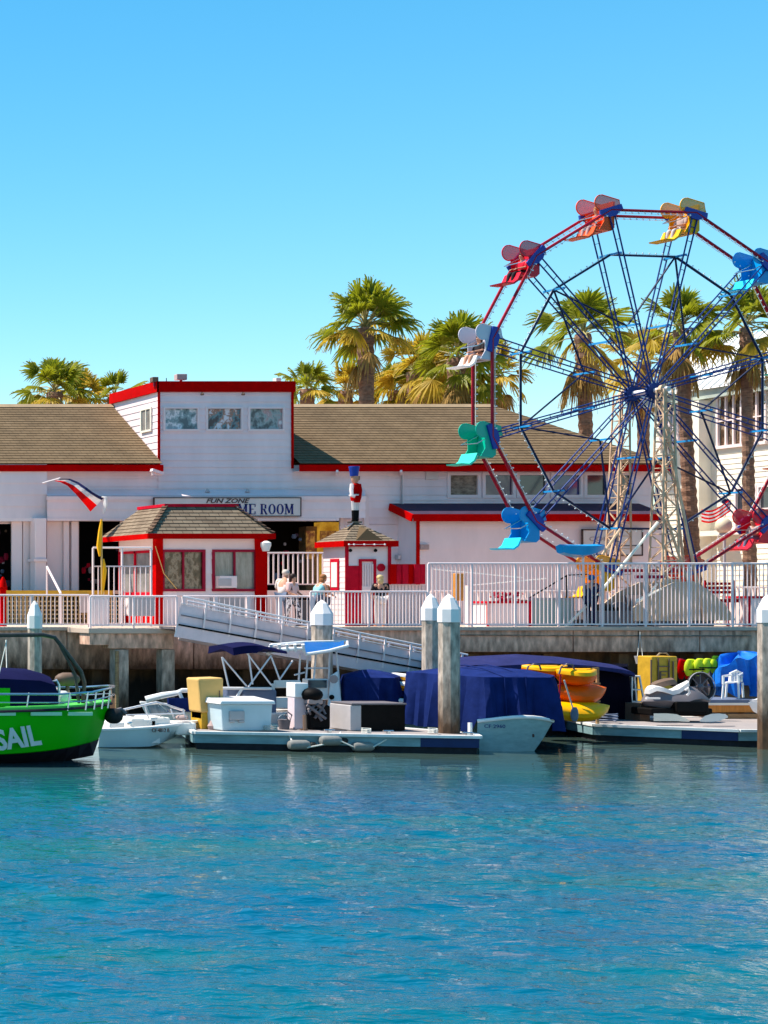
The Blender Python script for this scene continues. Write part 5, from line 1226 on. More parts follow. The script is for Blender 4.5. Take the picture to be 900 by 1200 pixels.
text('SAIL', .62, 'flag_white', gb, (X(-3, 40.5), 40.50, Z(879, 40.5)), rot=(R(88), R(-8), 0), bold=.02, ext=.012, shear=-.1, width=54 * 40.5 / F, height=25 * 40.5 / F)
MB().ball(P(133, 839, 41.9), .21, 14, (1.05, 1, .95)).build('bow_fender', 'rubber', gb, smooth=True)
MB().tube([P(126, 835, 41.9), P(142, 831, 41.9), P(147, 836, 41.9)], .05, 8).build('anchor_roller', 'grey', gb, smooth=True)

# white bowrider
wb = thing('motorboat', (X(170, 46.2), 46.2, 0), 'small open white motorboat between the green boat and the dock', 'boat')
H, D, G, _r = hull(X(104, 46), X(236, 46), 46.2, 1.9, -.2, .46, .62, .95, .5, 18, 2.0, .88, .62, .12)
H.build('hull', 'blue_gelcoat', wb, smooth=True); D.build('deck', 'gelcoat', wb, recalc=False); G.build('gunwale', 'gelcoat', wb)
text('CF 4812 B', .15, 'ink_brown', wb, (X(178, 45.2), 45.20, Z(858, 45.2)), width=20.5 * 45.2 / F, ext=.012, rot=(R(84), 0, R(1)))
mb = MB(); mb.tube([P(143, 832, 45.7), P(170, 826, 45.8), P(183, 823, 46), P(195, 826, 46), P(216, 833, 46.2)], .03, 8); mb.tube([P(148, 838, 45.5), P(216, 836, 45.7)], .022, 6)
for px in (170, 185, 200, 214): mb.tube([P(px, 827 if px < 200 else 831, 45.8), P(px + 4, 842, 45.8)], .02, 6)
mb.build('windshield_frame', 'alu', wb, smooth=True)
mb = MB(); mb.quad(P(172, 827, 45.8), P(186, 825, 45.8), P(200, 838, 45.7), P(176, 838, 45.7)); mb.quad(P(187, 825, 45.9), P(196, 827, 45.9), P(215, 836, 45.9), P(202, 837, 45.8))
o = mb.build('windshield', 'glass_pale', wb, recalc=False)
mb = MB()
for px, py, sx_, h_ in ((128, 846, 9, .18), (152, 843, 8, .28), (165, 842, 9, .26), (178, 841, 12, .30), (208, 843, 12, .16)):
    mb.box(X(px - sx_, 46.2), X(px + sx_, 46.2), 45.7, 46.7, .3, .48 + h_)
mb.build('seat', 'vinyl', wb, bevel=.05)
MB().ball(P(213, 841, 45.9), .13, 10, (1.4, 1, .6)).build('cushion', 'ink_faded', wb, smooth=True)
MB().ball(P(152, 848, 45.4), .07, 8).build('cleat', 'steel', wb)

# second boat with blue seats behind
ob = thing('motorboat', (X(215, 49), 49, 0), 'white motorboat with blue side panels behind the tan cabinet', 'boat')
H, D, G, _r = hull(X(272, 49), X(168, 49), 49.2, 1.9, -.2, .75, .95, -.6, .5, 14, 2.2, .88, .6, .25)
H.build('hull', 'gelcoat', ob, smooth=True); D.build('deck', 'gelcoat', ob, recalc=False); G.build('gunwale', 'gelcoat', ob)
mb = MB(); mb.box(X(196, 48.3), X(262, 48.3), 48.22, 48.3, Z(834, 48.3), Z(818, 48.3)); mb.build('side_panel', 'tarp', ob)
mb = MB(); mb.tube([P(171, 820, 48.8), P(190, 815, 48.6), P(208, 812, 48.5), P(213, 809, 48.5), P(262, 809, 48.5)], [.1, .09, .07, .06, .06], 8); mb.tube([P(210, 811, 48.4), P(219, 832, 48.3)], .05, 8); mb.build('coaming', 'gelcoat', ob, smooth=True)

# bimini boat
bb_ = thing('motorboat', (X(290, 48), 48, 0), 'white boat with slate blue seats under a folded navy bimini top', 'boat')
H, D, G, _r = hull(X(250, 48.3), X(352, 48.3), 48.6, 2.0, -.2, .7, .75, .5, .6, 14, 2.2, .9, .8, .25)
H.build('hull', 'gelcoat', bb_, smooth=True); D.build('deck', 'gelcoat', bb_, recalc=False); G.build('gunwale', 'gelcoat', bb_)
mb = MB(); mb.box(X(262, 48.1), X(277, 48.1), 47.9, 48.5, .7, Z(806, 48)); mb.box(X(280, 48.1), X(318, 48.1), 47.8, 48.3, .7, Z(808, 48)); mb.build('seat', 'slate', bb_, bevel=.05)
mb = MB(); mb.tube([P(259, 818, 47.7), P(260, 806.5, 47.7), P(318, 807, 47.7)], .04, 8); mb.tube([P(277, 818, 47.7), P(283, 808, 47.7)], .04, 8); mb.build('seat_trim', 'gelcoat', bb_, smooth=True)
rg2 = []
for t_ in np.linspace(0, 1, 8):
    px = 257 + 62 * t_; x_ = X(px, 48); zt = Z(757 - 4.5 * math.sin(math.pi * min(1, t_ * 1.1)) + 4 * t_, 48); dr = .24 if t_ < .45 else .10
    rg2.append([(x_, 47.2, zt - dr), (x_, 47.25, zt - .03), (x_, 47.9, zt + .05), (x_, 48.6, zt - .03), (x_, 48.65, zt - dr), (x_, 47.9, zt - .08)])
MB().loft(rg2, True).build('bimini_top', 'navy', bb_, smooth=True)
for Yq in (47.3, 48.7):
    mb = MB()
    for a, b in (((260, 770), (268, 805)), ((261, 771), (289, 804)), ((289, 765), (318, 803)), ((291, 765), (296, 802)), ((318, 768), (291, 805)), ((318, 770), (328, 797)), ((343, 774), (328, 796))):
        mb.tube([P(a[0], a[1], Yq), P(b[0], b[1], Yq)], .022, 6)
    mb.build('bimini_frame', 'alu', bb_, smooth=True)

# centre console
cc = thing('fishing_boat', (X(385, 48.7), 48.7, 0), 'white centre console boat with T-top and bright blue canopy behind the dock', 'boat')
H, D, G, _r = hull(X(322, 49), X(452, 49), 49.3, 2.1, -.2, .62, .8, .6, .55, 16, 2.2, .9, .8, .28)
H.build('hull', 'gelcoat', cc, smooth=True); D.build('deck', 'gelcoat', cc, recalc=False); G.build('gunwale', 'gelcoat', cc)
MB().box(X(372, 48.25), X(410, 48.25), 48.2, 48.26, Z(836, 48.2), Z(827.5, 48.2)).build('hull_stripe', 'navy', cc)
def rect_ring(px0, px1, py0, py1, Y0, Y1): return [P(px0, py0, Y0), P(px1, py1, Y0), P(px1, py1, Y1), P(px0, py0, Y1)]
fr = [P(314, 766, 48), P(325, 762, 48), P(356, 760, 48), P(358, 767, 48), P(385, 763, 48), P(407, 757, 48), P(407, 752, 49.6), P(356, 753, 49.6), P(318, 756, 49.6), P(314, 762, 48.8), P(314, 766, 48)]
MB().tube(fr, .05, 8).build('top_frame', 'gelcoat', cc, smooth=True)
rg2 = [[P(px, a, 48.05), P(px, a - 3, 48.2), P(px, min(a - 8, 752.5) , 49.5), P(px, min(a - 7, 754), 49.5)] for px, a in ((357, 767), (370, 766.5), (385, 764), (396, 761), (403, 758.5))]
MB().loft(rg2, True).build('canopy', 'sky_canvas', cc, smooth=True)
rg2 = [[P(px, a, 48.05), P(px, a - 1.5, 48.1), P(px, a - 4, 49.5), P(px, a - 2.5, 49.5)] for px, a in ((317, 765), (336, 762), (356, 762))]
MB().loft(rg2, True).build('top_shade', 'gelcoat', cc, smooth=True)
mb = MB()
for px in (318.5, 328, 337, 346.5, 356): mb.tube([P(px, 764, 48), P(px - 1, 755, 47.95)], [.035, .045], 8)
mb.build('rod_holder', 'gelcoat', cc, smooth=True)
mb = MB()
for a, b in (((352, 766), (349, 815)), ((361, 767), (357, 815)), ((370, 767), (366, 815)), ((386, 764), (385, 826)), ((394, 763), (400, 826)), ((357, 783), (385, 783)), ((345, 791), (357, 788))): mb.tube([P(a[0], a[1], 48.4), P(b[0], b[1], 48.4)], .025, 6)
mb.build('top_support', 'alu', cc, smooth=True)
MB().hexa([P(384, 829, 48.0), P(401, 829, 48.0), P(401, 829, 49.0), P(384, 829, 49.0), P(387, 792, 48.2), P(396, 786, 48.2), P(396, 786, 49.0), P(387, 792, 49.0)]).build('console', 'gelcoat', cc, bevel=.03)
MB().box(X(360.5, 48.2), X(384, 48.2), 48.15, 48.5, Z(820, 48.2), Z(795.5, 48.2)).build('leaning_post', 'gelcoat', cc, bevel=.03)
MB().box(X(362, 48.1), X(383, 48.1), 48.1, 48.145, Z(806, 48.1), Z(797, 48.1)).build('console_screen', 'glass', cc)
MB().lathe(P(389, 817, 48.0), [(.07, 0), (.07, .02)], 10, 'y').build('gauge', 'black', cc)
MB().lathe(P(391.5, 796, 47.9), [(.12, 0), (.12, .02)], 10, 'y').build('gauge', 'ink_faded', cc)
mb = MB(); mb.box(X(320, 48.2), X(351, 48.2), 48.1, 48.2, Z(806, 48.2), Z(797, 48.2)); mb.box(X(319, 48), X(353, 48), 47.9, 48.6, Z(830, 48), Z(818, 48)); mb.build('seat', 'vinyl', cc, bevel=.04)
mb = MB(); mb.tube([P(320, 801, 48.1), P(321, 820, 48.1)], .04, 8); mb.tube([P(350, 801, 48.1), P(350, 820, 48.1)], .03, 8); mb.build('seat_leg', 'vinyl', cc, smooth=True)

# tarps: draped cover over a box-like footprint
def cover(poly, z0, zt, crown, flare, mname, folds=9, fd=.06, seed=0, sag=0.0):
    """polygon footprint (xy, counter clockwise), soft folds down the sides and a crowned top"""
    rnd = random.Random(seed); cx = sum(p[0] for p in poly) / len(poly); cy = sum(p[1] for p in poly) / len(poly)
    per = []; n = len(poly)
    for j in range(n):
        a, b = Vector(poly[j]), Vector(poly[(j + 1) % n]); L = (b - a).length; m_ = max(3, int(L / .09))
        for q in range(m_): per.append((a.lerp(b, q / m_), (b - a).normalized()))
    Nn = len(per); mb = MB(); lv = 7; rings = []
    zt_f = zt if callable(zt) else (lambda x_, y_: zt)
    ph = [rnd.uniform(0, 6.28) for _ in range(4)]
    for l in range(lv + 1):
        f_ = l / lv; ring = []
        for q, (p, d) in enumerate(per):
            nrm = Vector((d.y, -d.x)); s_ = q / Nn * 2 * math.pi
            wv = (math.sin(s_ * folds + ph[0] + 1.5 * math.sin(s_ * 3 + ph[2])) + .6 * math.sin(s_ * folds * 2.3 + ph[1])) * fd * (1 - f_) ** .5
            off = flare * (1 - f_) + wv; z_top = zt_f(p.x, p.y)
            z00 = z0(p.x, p.y) if callable(z0) else z0; zz = z00 + (z_top - z00) * f_ + (sag * .5 * math.sin(s_ * folds * .7 + ph[3]) if l == 0 else 0)
            ring.append((p.x + nrm.x * off, p.y + nrm.y * off, zz))
        rings.append(ring)
    for s_ in (.97, .85, .6, .3, .02):
        ring = []
        for q, (p, d) in enumerate(per):
            z_top = zt_f(p.x, p.y); x_, y_ = cx + (p.x - cx) * s_, cy + (p.y - cy) * s_
            ring.append((x_, y_, z_top + crown * (1 - s_ ** 2) + .02 * math.sin(x_ * 5 + ph[0]) * math.sin(y_ * 4 + ph[1])))
        rings.append(ring)
    mb.loft(rings, True, cap=False)
    return mb
cb = thing('covered_boat', (X(560, 46), 46, 0), 'pale boat with blue tarpaulin draped over it at the end of the middle dock', 'boat')
cpoly = [(X(567, 44.5), 44.5), (X(645, 44.3), 44.3), (X(650, 45.4), 45.4), (X(560, 48.8), 48.8), (X(476, 47.6), 47.6)]
cover(cpoly, lambda x_, y_: .84 if (y_ < 44.75 and x_ > X(563, 44.5)) else .47, 1.92, .20, .13, 'tarp', 17, .10, 2, .05).build('cover', 'tarp', cb, smooth=True)
for u_ in (.3, .62):
    a_ = Vector((X(567, 44.5), 44.5, 0)).lerp(Vector((X(645, 44.3), 44.3, 0)), u_); b_2 = Vector((X(478, 47.6), 47.6, 0)).lerp(Vector((X(560, 48.8), 48.8, 0)), u_)
    MB().tube([a_ + Vector((0, -.10, .95)), a_ + Vector((0, -.04, 1.93)), a_.lerp(b_2, .25) + Vector((0, 0, 2.10)), a_.lerp(b_2, .5) + Vector((0, 0, 2.17)), a_.lerp(b_2, .75) + Vector((0, 0, 2.09)), b_2 + Vector((0, 0, 1.92))], .016, 5).build('seam', 'tarp', cb)
# its hull: blunt bow end facing the camera
sec_t = [(561, 848.5), (575, 843.5), (600, 841), (625, 842), (649, 846)]
rgA, rgB = [], []
front_rings = []
for f_, (xl_, xr2, yy) in ((0, (564, 626, 882)), (.45, (562, 640, 866)), (1, (561, 649, 847))):
    row = []
    for u in np.linspace(0, 1, 9):
        px = xl_ + (xr2 - xl_) * u; bulge = .35 * math.sin(math.pi * u) ** .7 * (.4 + .6 * f_)
        yyy = 44.35 - bulge + .1 * (1 - f_); zz = Z(yy - (6 * math.sin(math.pi * u) if f_ == 1 else 0), 44.2)
        row.append((X(px, 44.3), yyy, zz if f_ else -.15))
    xa, xb2 = row[0][0], row[-1][0]
    for u in np.linspace(0, 1, 7)[1:]: row.append((xb2 - .5 * u * u, 44.35 + 4.0 * u, row[8][2]))
    for u in np.linspace(1, 0, 7)[1:]: row.append((xa - 1.15 * u + 1.0 * min(1, 4 * u), 44.35 + 4.0 * u, row[0][2]))
    front_rings.append(row)
MB().loft(front_rings, True, cap=True).build('hull', 'aqua', cb, smooth=True)
gt = [Vector(p) for p in front_rings[2][:15]]; MB().tube([p + Vector((0, 0, .03)) for p in gt], .05, 8).build('rub_rail', 'gelcoat', cb, smooth=True)
text('CF 2960', .13, 'ink_navy', cb, (X(568, 44.1), 44.12, Z(853, 44.1)), sx=1.1, ext=.006, rot=(R(84), 0, R(-12)))
MB().ball(P(625, 862, 43.98), .03, 6, (1, 1, 2)).build('drain', 'ink_brown', cb)

t2 = cover([(X(404, 48.2), 48.2), (X(462, 47.6), 47.6), (X(470, 49.0), 49.0), (X(400, 49.8), 49.8)], .45, 1.75, .18, .08, 'tarp', 11, .11, 5, .05).build('tarp_pile', 'tarp', smooth=True)
tag(t2, 'blue tarpaulin draped over gear behind the low black box on the dock', 'tarpaulin')
t3 = thing('covered_pontoon', (X(640, 51), 51, 0), 'long low boat under a dark navy cover against the seawall, behind the kayaks', 'boat')
cover([(X(541, 49.4), 49.4), (X(735, 49.7), 49.7), (X(736, 51.6), 51.6), (X(541, 52.0), 52.0)], .45, lambda x_, y_: 1.98, .0, .10, 'skirt', 15, .03, 8, .05).build('shaded_side', 'skirt', t3, smooth=True)  # the cover's sides, painted near black for their shade
rg2 = []
for px, zt_ in ((537, 2.02), (542, 2.10), (590, 2.18), (640, 2.24), (690, 2.16), (722, 2.06), (733, 2.0), (737, 1.94)):
    x_ = X(px, 49.5); rg2.append([(x_, 49.25, zt_ - .24), (x_, 49.27, zt_ - .14), (x_, 49.8, zt_), (x_, 50.8, zt_ + .07), (x_, 51.8, zt_), (x_, 52.15, zt_ - .2), (x_, 50.8, zt_ - .2)])
MB().loft(rg2, True).build('cover', 'lit_top_tarp', t3, smooth=True)
MB().box(X(545, 49.8), X(738, 49.8), 49.8, 51.8, -.1, .44).build('hull', 'float', t3, bevel=.05)

# kayaks
def kayak(px0, px1, py, Y, h, top, bot, label, name='kayak', yaw=0.0, tilt=0.0, wd=.36, end=.35):
    L = X(px1, Y) - X(px0, Y); c_ = P((px0 + px1) / 2, py, Y)
    t = thing(name, c_, label, 'kayak', 'kayaks stacked on the rack' if name == 'kayak' else None)
    for part, m_ in (('deck', top), ('hull', bot)):
        rings = []
        for k_ in range(15):
            u = -1 + 2 * k_ / 14; ww = wd * (1 - abs(u) ** 2.4) + .02; hh = h / 2 * (1 - .5 * abs(u) ** 3); lift = .07 * u * u
            x_ = u * L / 2; ring = []
            for j in range(9):
                a_ = math.pi * j / 8; s_ = 1 if part == 'deck' else -1
                ring.append(Vector((x_, ww * math.cos(a_), s_ * hh * (math.sin(a_) ** .8) * (.8 if part == 'deck' else 1.0) + lift)))
            rings.append(ring)
        rot = Matrix.Rotation(yaw, 3, 'Z') @ Matrix.Rotation(tilt, 3, 'X')
        MB().loft([[c_ + rot @ p for p in r] for r in rings]).build(part, m_, t, smooth=True)
    rot = Matrix.Rotation(yaw, 3, 'Z') @ Matrix.Rotation(tilt, 3, 'X')
    if tilt: return t
    mb = MB(); pr = [c_ + rot @ Vector((.35 * math.cos(a_) * 1.1, .22 * math.sin(a_), h / 2 * .86)) for a_ in np.linspace(0, 6.283, 15)]
    mb.tube(pr, .018, 6); mb.build('cockpit_rim', 'black', t, smooth=True)
    return t
rk = thing('kayak_rack', (X(665, 48), 48, .45), 'pale timber rack holding the kayaks, between covered boat and dark cover', 'rack')
mb = MB()
for Yq in (47.6, 48.6):
    mb.bar(P(700, 782, Yq), (X(700, Yq), Yq, .45), .06); mb.bar((X(657, Yq), Yq, .45), P(657, 783, Yq), .06)
    for py in (801, 822): mb.bar(P(655, py, Yq), P(703, py, Yq), .05)
mb.bar(P(688, 783, 47.6), P(701, 783, 47.6), .05)
mb.build('frame', 'wood', rk)
kayak(614, 662, 786, 47.6, .42, 'yellow', 'orange', 'yellow and orange kayak lying top left behind the blue covered boat', yaw=-.18)
kayak(652, 699, 792, 47.2, .54, 'yellow', 'orange', 'yellow topped kayak on the upper level of the rack')
kayak(645, 708, 812, 47.3, .54, 'orange', 'orange', 'plain orange kayak on the middle level of the rack', tilt=.5)
kayak(638, 712, 833, 47.0, .52, 'yellow', 'yellow', 'all yellow kayak on the lowest level of the rack', tilt=.45)
kayak(618, 650, 812, 47.9, .36, 'yellow', 'yellow', 'short yellow kayak end showing between covered boat and rack, middle level', tilt=.4)
kayak(622, 654, 833, 47.8, .34, 'mustard', 'yellow', 'mustard kayak end low beside the blue covered boat', tilt=.4)
kayak(455, 500, 794, 49.0, .34, 'gelcoat', 'yellow', 'white and yellow kayak on top of the pile left of the pilings', yaw=.2)
kayak(452, 494, 803, 48.7, .32, 'gelcoat', 'yellow', 'white and yellow kayak second in the pile left of the pilings', yaw=-.1)
kayak(454, 498, 822, 47.9, .26, 'gelcoat', 'gelcoat', 'white kayak low behind the end of the black box', yaw=.1)
for a, b, lab in (((661, 797), (672, 832), 'thin pale paddle leaning across the kayak rack'), ((657, 790), (655, 828), 'dark red paddle standing upright at the left of the kayak rack')):
    t = thing('paddle', (X(b[0], 46.7), 46.7, .5), lab, 'paddle')
    MB().tube([P(*a, 46.7), P(*b, 46.7)], .018, 6).build('shaft', 'rope' if 'pale' in lab else 'maroon', t)
    MB().ball(P(b[0] + (b[0] - a[0]) * .12, b[1] + 5, 46.65), .14, 10, (.8, .2, 1.6)).build('blade', 'slate' if 'pale' in lab else 'black', t, smooth=True)
for px, lab in ((625, 'thin bent black hoop over the top left kayak'), (664, 'thin bent grey hoop over the upper rack kayak')):
    b_ = MB().tube([P(px - 9, 790, 47.0), P(px - 6, 781, 47.0), P(px, 778, 47.0), P(px + 7, 779, 47.0), P(px + 9, 785, 47.0)], .022, 6).build('hoop', 'grey', smooth=True); tag(b_, lab, 'hoop')

# dock furniture
def quick(name, label, cat, mb, m_, **kw):
    return tag(mb.build(name, m_, **kw), label, cat)
db = thing('dock_box', (X(286, 45.6), 45.6, .45), 'white fibreglass dock box with sloping lid on the middle dock', 'dock box')
x0, x1 = X(256, 45.3), X(316, 45.3)
MB().hexa([(x0 + .06, 45.2, .46), (x1 - .02, 45.2, .46), (x1 - .02, 46.1, .46), (x0 + .06, 46.1, .46), (x0, 45.15, Z(825, 45.2)), (x1, 45.15, Z(825, 45.2)), (x1, 46.15, Z(825, 45.2)), (x0, 46.15, Z(825, 45.2))]).build('body', 'blue_gelcoat', db, bevel=.03)
MB().hexa([(x0 - .07, 45.08, Z(825, 45.2)), (x1 + .05, 45.08, Z(825, 45.2)), (x1 + .05, 46.2, Z(825, 45.2)), (x0 - .07, 46.2, Z(825, 45.2)), (x0 - .03, 45.1, Z(821, 45.2)), (x1 + .03, 45.1, Z(821, 45.2)), (x1 + .03, 46.15, Z(818, 45.2)), (x0 - .03, 46.15, Z(818, 45.2))]).build('lid', 'gelcoat', db, bevel=.02)
mb = MB(); mb.box(X(270, 45.1), X(287, 45.1), 45.1, 45.17, Z(844, 45.1), Z(833, 45.1)); mb.box(X(270, 45.1), X(276, 45.1), 45.1, 45.17, Z(847, 45.1), Z(844, 45.1)); mb.box(X(280, 45.1), X(287, 45.1), 45.1, 45.17, Z(847, 45.1), Z(844, 45.1)); mb.build('latch_plate', 'light_grey', db, bevel=.02)
cb_ = thing('cabinet', (X(245, 46), 46.2, .45), 'tall tan plastic cabinet on mustard legs at the left end of the dock', 'cabinet')
x0, x1 = X(230, 46), X(260, 46)
MB().hexa([(x0 + .08, 45.9, Z(835, 46)), (x1, 45.9, Z(835, 46)), (x1, 46.6, Z(835, 46)), (x0 + .08, 46.6, Z(835, 46)), (x0, 45.9, Z(795, 46)), (x1, 45.9, Z(794, 46)), (x1, 46.6, Z(794, 46)), (x0, 46.6, Z(795, 46))]).build('body', 'tan_box', cb_, bevel=.05)
MB().bar((x1 - .12, 45.88, Z(817, 46)), (x1 - .12, 45.88, Z(809, 46)), .02).build('handle', 'brown', cb_)
mb = MB(); mb.box(x0 + .12, x0 + .3, 45.95, 46.55, .46, Z(835, 46)); mb.box(x1 - .2, x1 - .02, 45.95, 46.55, .46, Z(835, 46)); mb.box(x0 + .12, x1 - .02, 45.97, 46.5, Z(842, 46), Z(835, 46) - .003); mb.build('stand', 'mustard', cb_)
quick('bucket', 'small pale bucket under the tan cabinet', 'bucket', MB().lathe((X(247, 45.9), 45.8, .45), [(.10, 0), (.13, .1), (.07, .22), (.04, .3)], 10), 'ink_faded', smooth=True)
pd = thing('power_pedestal', (X(348, 46), 46, .45), 'white and grey power pedestal on the dock beside the outboard engine', 'pedestal')
MB().box(X(341.5, 46), X(356, 46), 45.85, 46.2, .46, Z(817, 46)).build('lower_cover', 'alu_panel', pd, bevel=.02)
MB().box(X(341, 46), X(356.5, 46), 45.8, 46.25, Z(817, 46), Z(800, 46)).build('head', 'gelcoat', pd, bevel=.02)
MB().tube([P(337, 843, 45.6), P(334, 838, 45.6), P(337, 834, 45.6), P(342, 838, 45.6), P(340, 845, 45.6), P(336, 842, 45.6)], .02, 6).build('hose_coil', 'grey', pd)
en = thing('outboard_engine', (X(369, 45.8), 45.8, .45), 'black outboard engine standing on the dock beside the pedestal', 'engine')
MB().ball(P(365, 814, 45.8), .27, 14, (1.0, 1.1, .72)).build('cowl', 'black', en, smooth=True)
mb = MB(); mb.box(X(357, 45.8), X(374, 45.8), 45.6, 46.1, Z(825, 45.8), Z(819, 45.8)); mb.build('midsection', 'ink_faded', en, bevel=.03)
mb = MB()
for i in range(16): mb.tube([P(random.uniform(358, 382), random.uniform(820, 832), 45.55 + random.uniform(0, .3)), P(random.uniform(358, 382), random.uniform(832, 850), 45.5 + random.uniform(0, .3))], random.uniform(.02, .05), 6)
mb.build('linkage', 'grey', en)
MB().box(X(360, 45.8), X(384, 45.8), 45.65, 46.2, .46, Z(826, 45.8)).build('gear_housing', 'black', en, bevel=.06)
mb = MB(); mb.tube([(X(355, 45.6), 45.5, .46), P(357, 838, 45.6)], .05, 6); mb.tube([(X(352, 45.6), 45.6, .46), (X(360, 45.6), 45.6, .46)], .04, 6); mb.build('stand', 'brown', en)
bx = thing('storage_bin', (X(444, 45.4), 45.4, .45), 'low black storage bin with grey left end on the middle dock', 'bin')
MB().box(X(423, 45.3), X(475, 45.3), 45.3, 46.2, .46, Z(826, 45.3)).build('body', 'black', bx, bevel=.02)
MB().box(X(410, 45.3), X(422.8, 45.3), 45.27, 46.25, .46, Z(826.5, 45.3)).build('end_panel', 'light_grey', bx, bevel=.02)
MB().box(X(411, 45.3), X(475.5, 45.3), 45.25, 46.25, Z(826, 45.3), Z(824, 45.3)).build('lid', 'grey', bx, bevel=.01)
# fenders with ropes
for i, (px, py, lab) in enumerate(((351, 873, 'leftmost of three grey fenders roped along the middle dock'), (388, 868, 'middle of three grey fenders roped along the middle dock'), (426, 875, 'rightmost of three grey fenders roped along the middle dock'))):
    Yf = 44.3 - .1 * i; c_ = P(px, py, Yf); c_.z = max(c_.z, .1)
    t = thing('fender', c_, lab, 'fender', 'fenders along the middle dock')
    MB().lathe(c_, [(.03, -.30), (.10, -.27), (.13, -.2), (.13, .16), (.09, .24), (.03, .27)], 14, 'x').build('body', 'fender', t, smooth=True)
    MB().lathe(c_ + Vector((.27, 0, 0)), [(.05, 0), (.075, .03), (.075, .12), (.03, .16)], 10, 'x').build('end_cap', 'rubber', t, smooth=True)
t = thing('mooring_line', P(390, 862, 44.2), 'white rope strung between the three grey fenders on the middle dock', 'rope')
MB().tube([P(337, 859, 44.6), P(343, 870, 44.3), P(360, 876, 44.2), P(376, 873, 44.15), P(398, 868, 44.1), P(418, 877, 44.05), P(436, 876, 44.0), P(452, 867, 44.0), P(468, 862, 44.1)], .022, 6).build('rope', 'rope', t, smooth=True)
MB().tube([P(399, 858, 44.4), P(399, 869, 44.1)], .02, 6).build('rope', 'rope', t)
for px, Yq, lab in ((386, 44.7, 'small cleat on the dock edge right of the engine'), (455, 44.4, 'small cleat on the dock edge before the black bin'), (548, 43.8, 'small cleat on the dock near the tall piling')):
    quick('cleat', lab, 'cleat', MB().tube([(X(px, Yq) - .13, Yq, .52), (X(px, Yq) + .13, Yq, .52)], .03, 6).bar((X(px, Yq), Yq, .45), (X(px, Yq), Yq, .52), .08), 'steel')
quick('dock_post', 'short white post on the dock corner beside the covered boat', 'post', MB().box(X(551, 43.9), X(553.5, 43.9), 43.9, 44.0, .46, Z(847, 43.9)), 'gelcoat')

# right dock objects
st = thing('stool', (X(743, 50.9), 50.9, .45), 'tall white bar stool between the dark cover and the yellow panel', 'stool')
zt = Z(791.5, 51); zb = Z(821, 51)
MB().lathe((X(742, 51), 51, zt), [(.17, -.04), (.18, 0)], 12).build('seat', 'vinyl', st)
for dx, dy in ((-.11, -.1), (.11, -.1), (.11, .1), (-.11, .1)): MB().bar((X(742, 51) + dx, 51 + dy, zt - .03), (X(743.5, 51) + dx * 2.1, 51 + dy * 1.8, .46), .04).build('leg', 'vinyl', st)
mb = MB()
for f_ in (.35, .65):
    for (a, b) in (((-1, -1), (1, -1)), ((1, -1), (1, 1)), ((1, 1), (-1, 1)), ((-1, 1), (-1, -1))):
        w_ = .11 + .12 * f_; z_ = zt - (zt - .46) * f_; mb.bar((X(742.7, 51) + a[0] * w_, 51 + a[1] * w_ * .85, z_), (X(742.7, 51) + b[0] * w_, 51 + b[1] * w_ * .85, z_), .03)
mb.build('stretcher', 'vinyl', st)
hb = thing('hanging_bucket', P(750, 778, 52.8), 'white bucket hanging on a line against the seawall above the stool', 'bucket')
MB().lathe(P(750, 778, 52.8), [(.10, 0), (.15, .24)], 12).build('pail', 'light_grey', hb, smooth=True)
MB().tube([P(747, 769, 52.8), P(750, 740, 53.6), P(753, 769, 52.8)], .008, 4).build('line', 'rope', hb)
yp = thing('yellow_locker', (X(776, 52), 52, .45), 'mustard yellow locker with dark scratched lines standing against the seawall', 'locker')
MB().box(X(761, 52), X(791, 52), 51.9, 52.5, .45, Z(769, 52)).build('body', 'mustard', yp, bevel=.03)
mb = MB()
for a, b in (((763, 773), (763, 812)), ((771.5, 771), (771.5, 798)), ((784, 772), (784, 796)), ((771.5, 781), (784, 781)), ((774, 787), (782, 787)), ((774, 787), (774, 796)), ((774, 791), (780, 791)), ((772, 797), (789, 797)), ((789, 775), (789, 797))): mb.bar(P(*a, 51.87), P(*b, 51.87), .03, .03)
mb.build('seam_lines', 'brown', yp)
mb = MB(); mb.tube([P(770, 769, 52.2), P(773, 765.5, 52.2), P(781, 765.5, 52.2), P(784, 769, 52.2)], .025, 6); mb.build('handle', 'ply', yp)
def vest(px, py, Y, m_, label, w=.32, h=.42, rz=0, group='life vests hanging by the seawall'):
    t = thing('life_vest', P(px, py + h * 19, Y), label, 'life vest', group); c_ = P(px, py, Y)
    for sx_ in (-1, 1): MB().ball(c_ + Vector((sx_ * w * .33, 0, -.02)), w * .36, 12, (1.0, .55, h / w * 1.45)).build('float_panel', m_, t, smooth=True)
    MB().ball(c_ + Vector((0, .08, h * .38)), w * .35, 10, (1.1, .5, .45)).build('collar', m_, t, smooth=True)
    MB().box(c_.x - w * .6, c_.x + w * .6, Y - .14 * 1.2, Y - .14, c_.z - .08, c_.z - .04).build('strap', 'black', t)
vest(794, 782, 52.4, 'maroon', 'dark red life vest hanging beside the yellow locker', .34, .62)
vest(802, 784, 52.2, 'red', 'bright red life vest between the dark red and lime ones', .3, .62)
vest(812, 782, 52.0, 'lime', 'lime yellow life vest next to the red vests', .38, .52)
vest(823, 780, 51.9, 'lime', 'lime life vest with dark collar gap, middle of the yellow ones', .36, .44)
vest(832, 780, 52.1, 'lime', 'lime life vest at the right end of the row beside the grey bin', .34, .46)
vest(841, 773, 52.4, 'lime', 'small lime life vest lying on top of the grey bin', .3, .2)
quick('grey_bin', 'grey bin between the lime life vests and the blue tarpaulin heap', 'bin', MB().box(X(829, 52.2), X(846, 52.2), 52.1, 52.7, .45, Z(778, 52.2)), 'grey', bevel=.03)
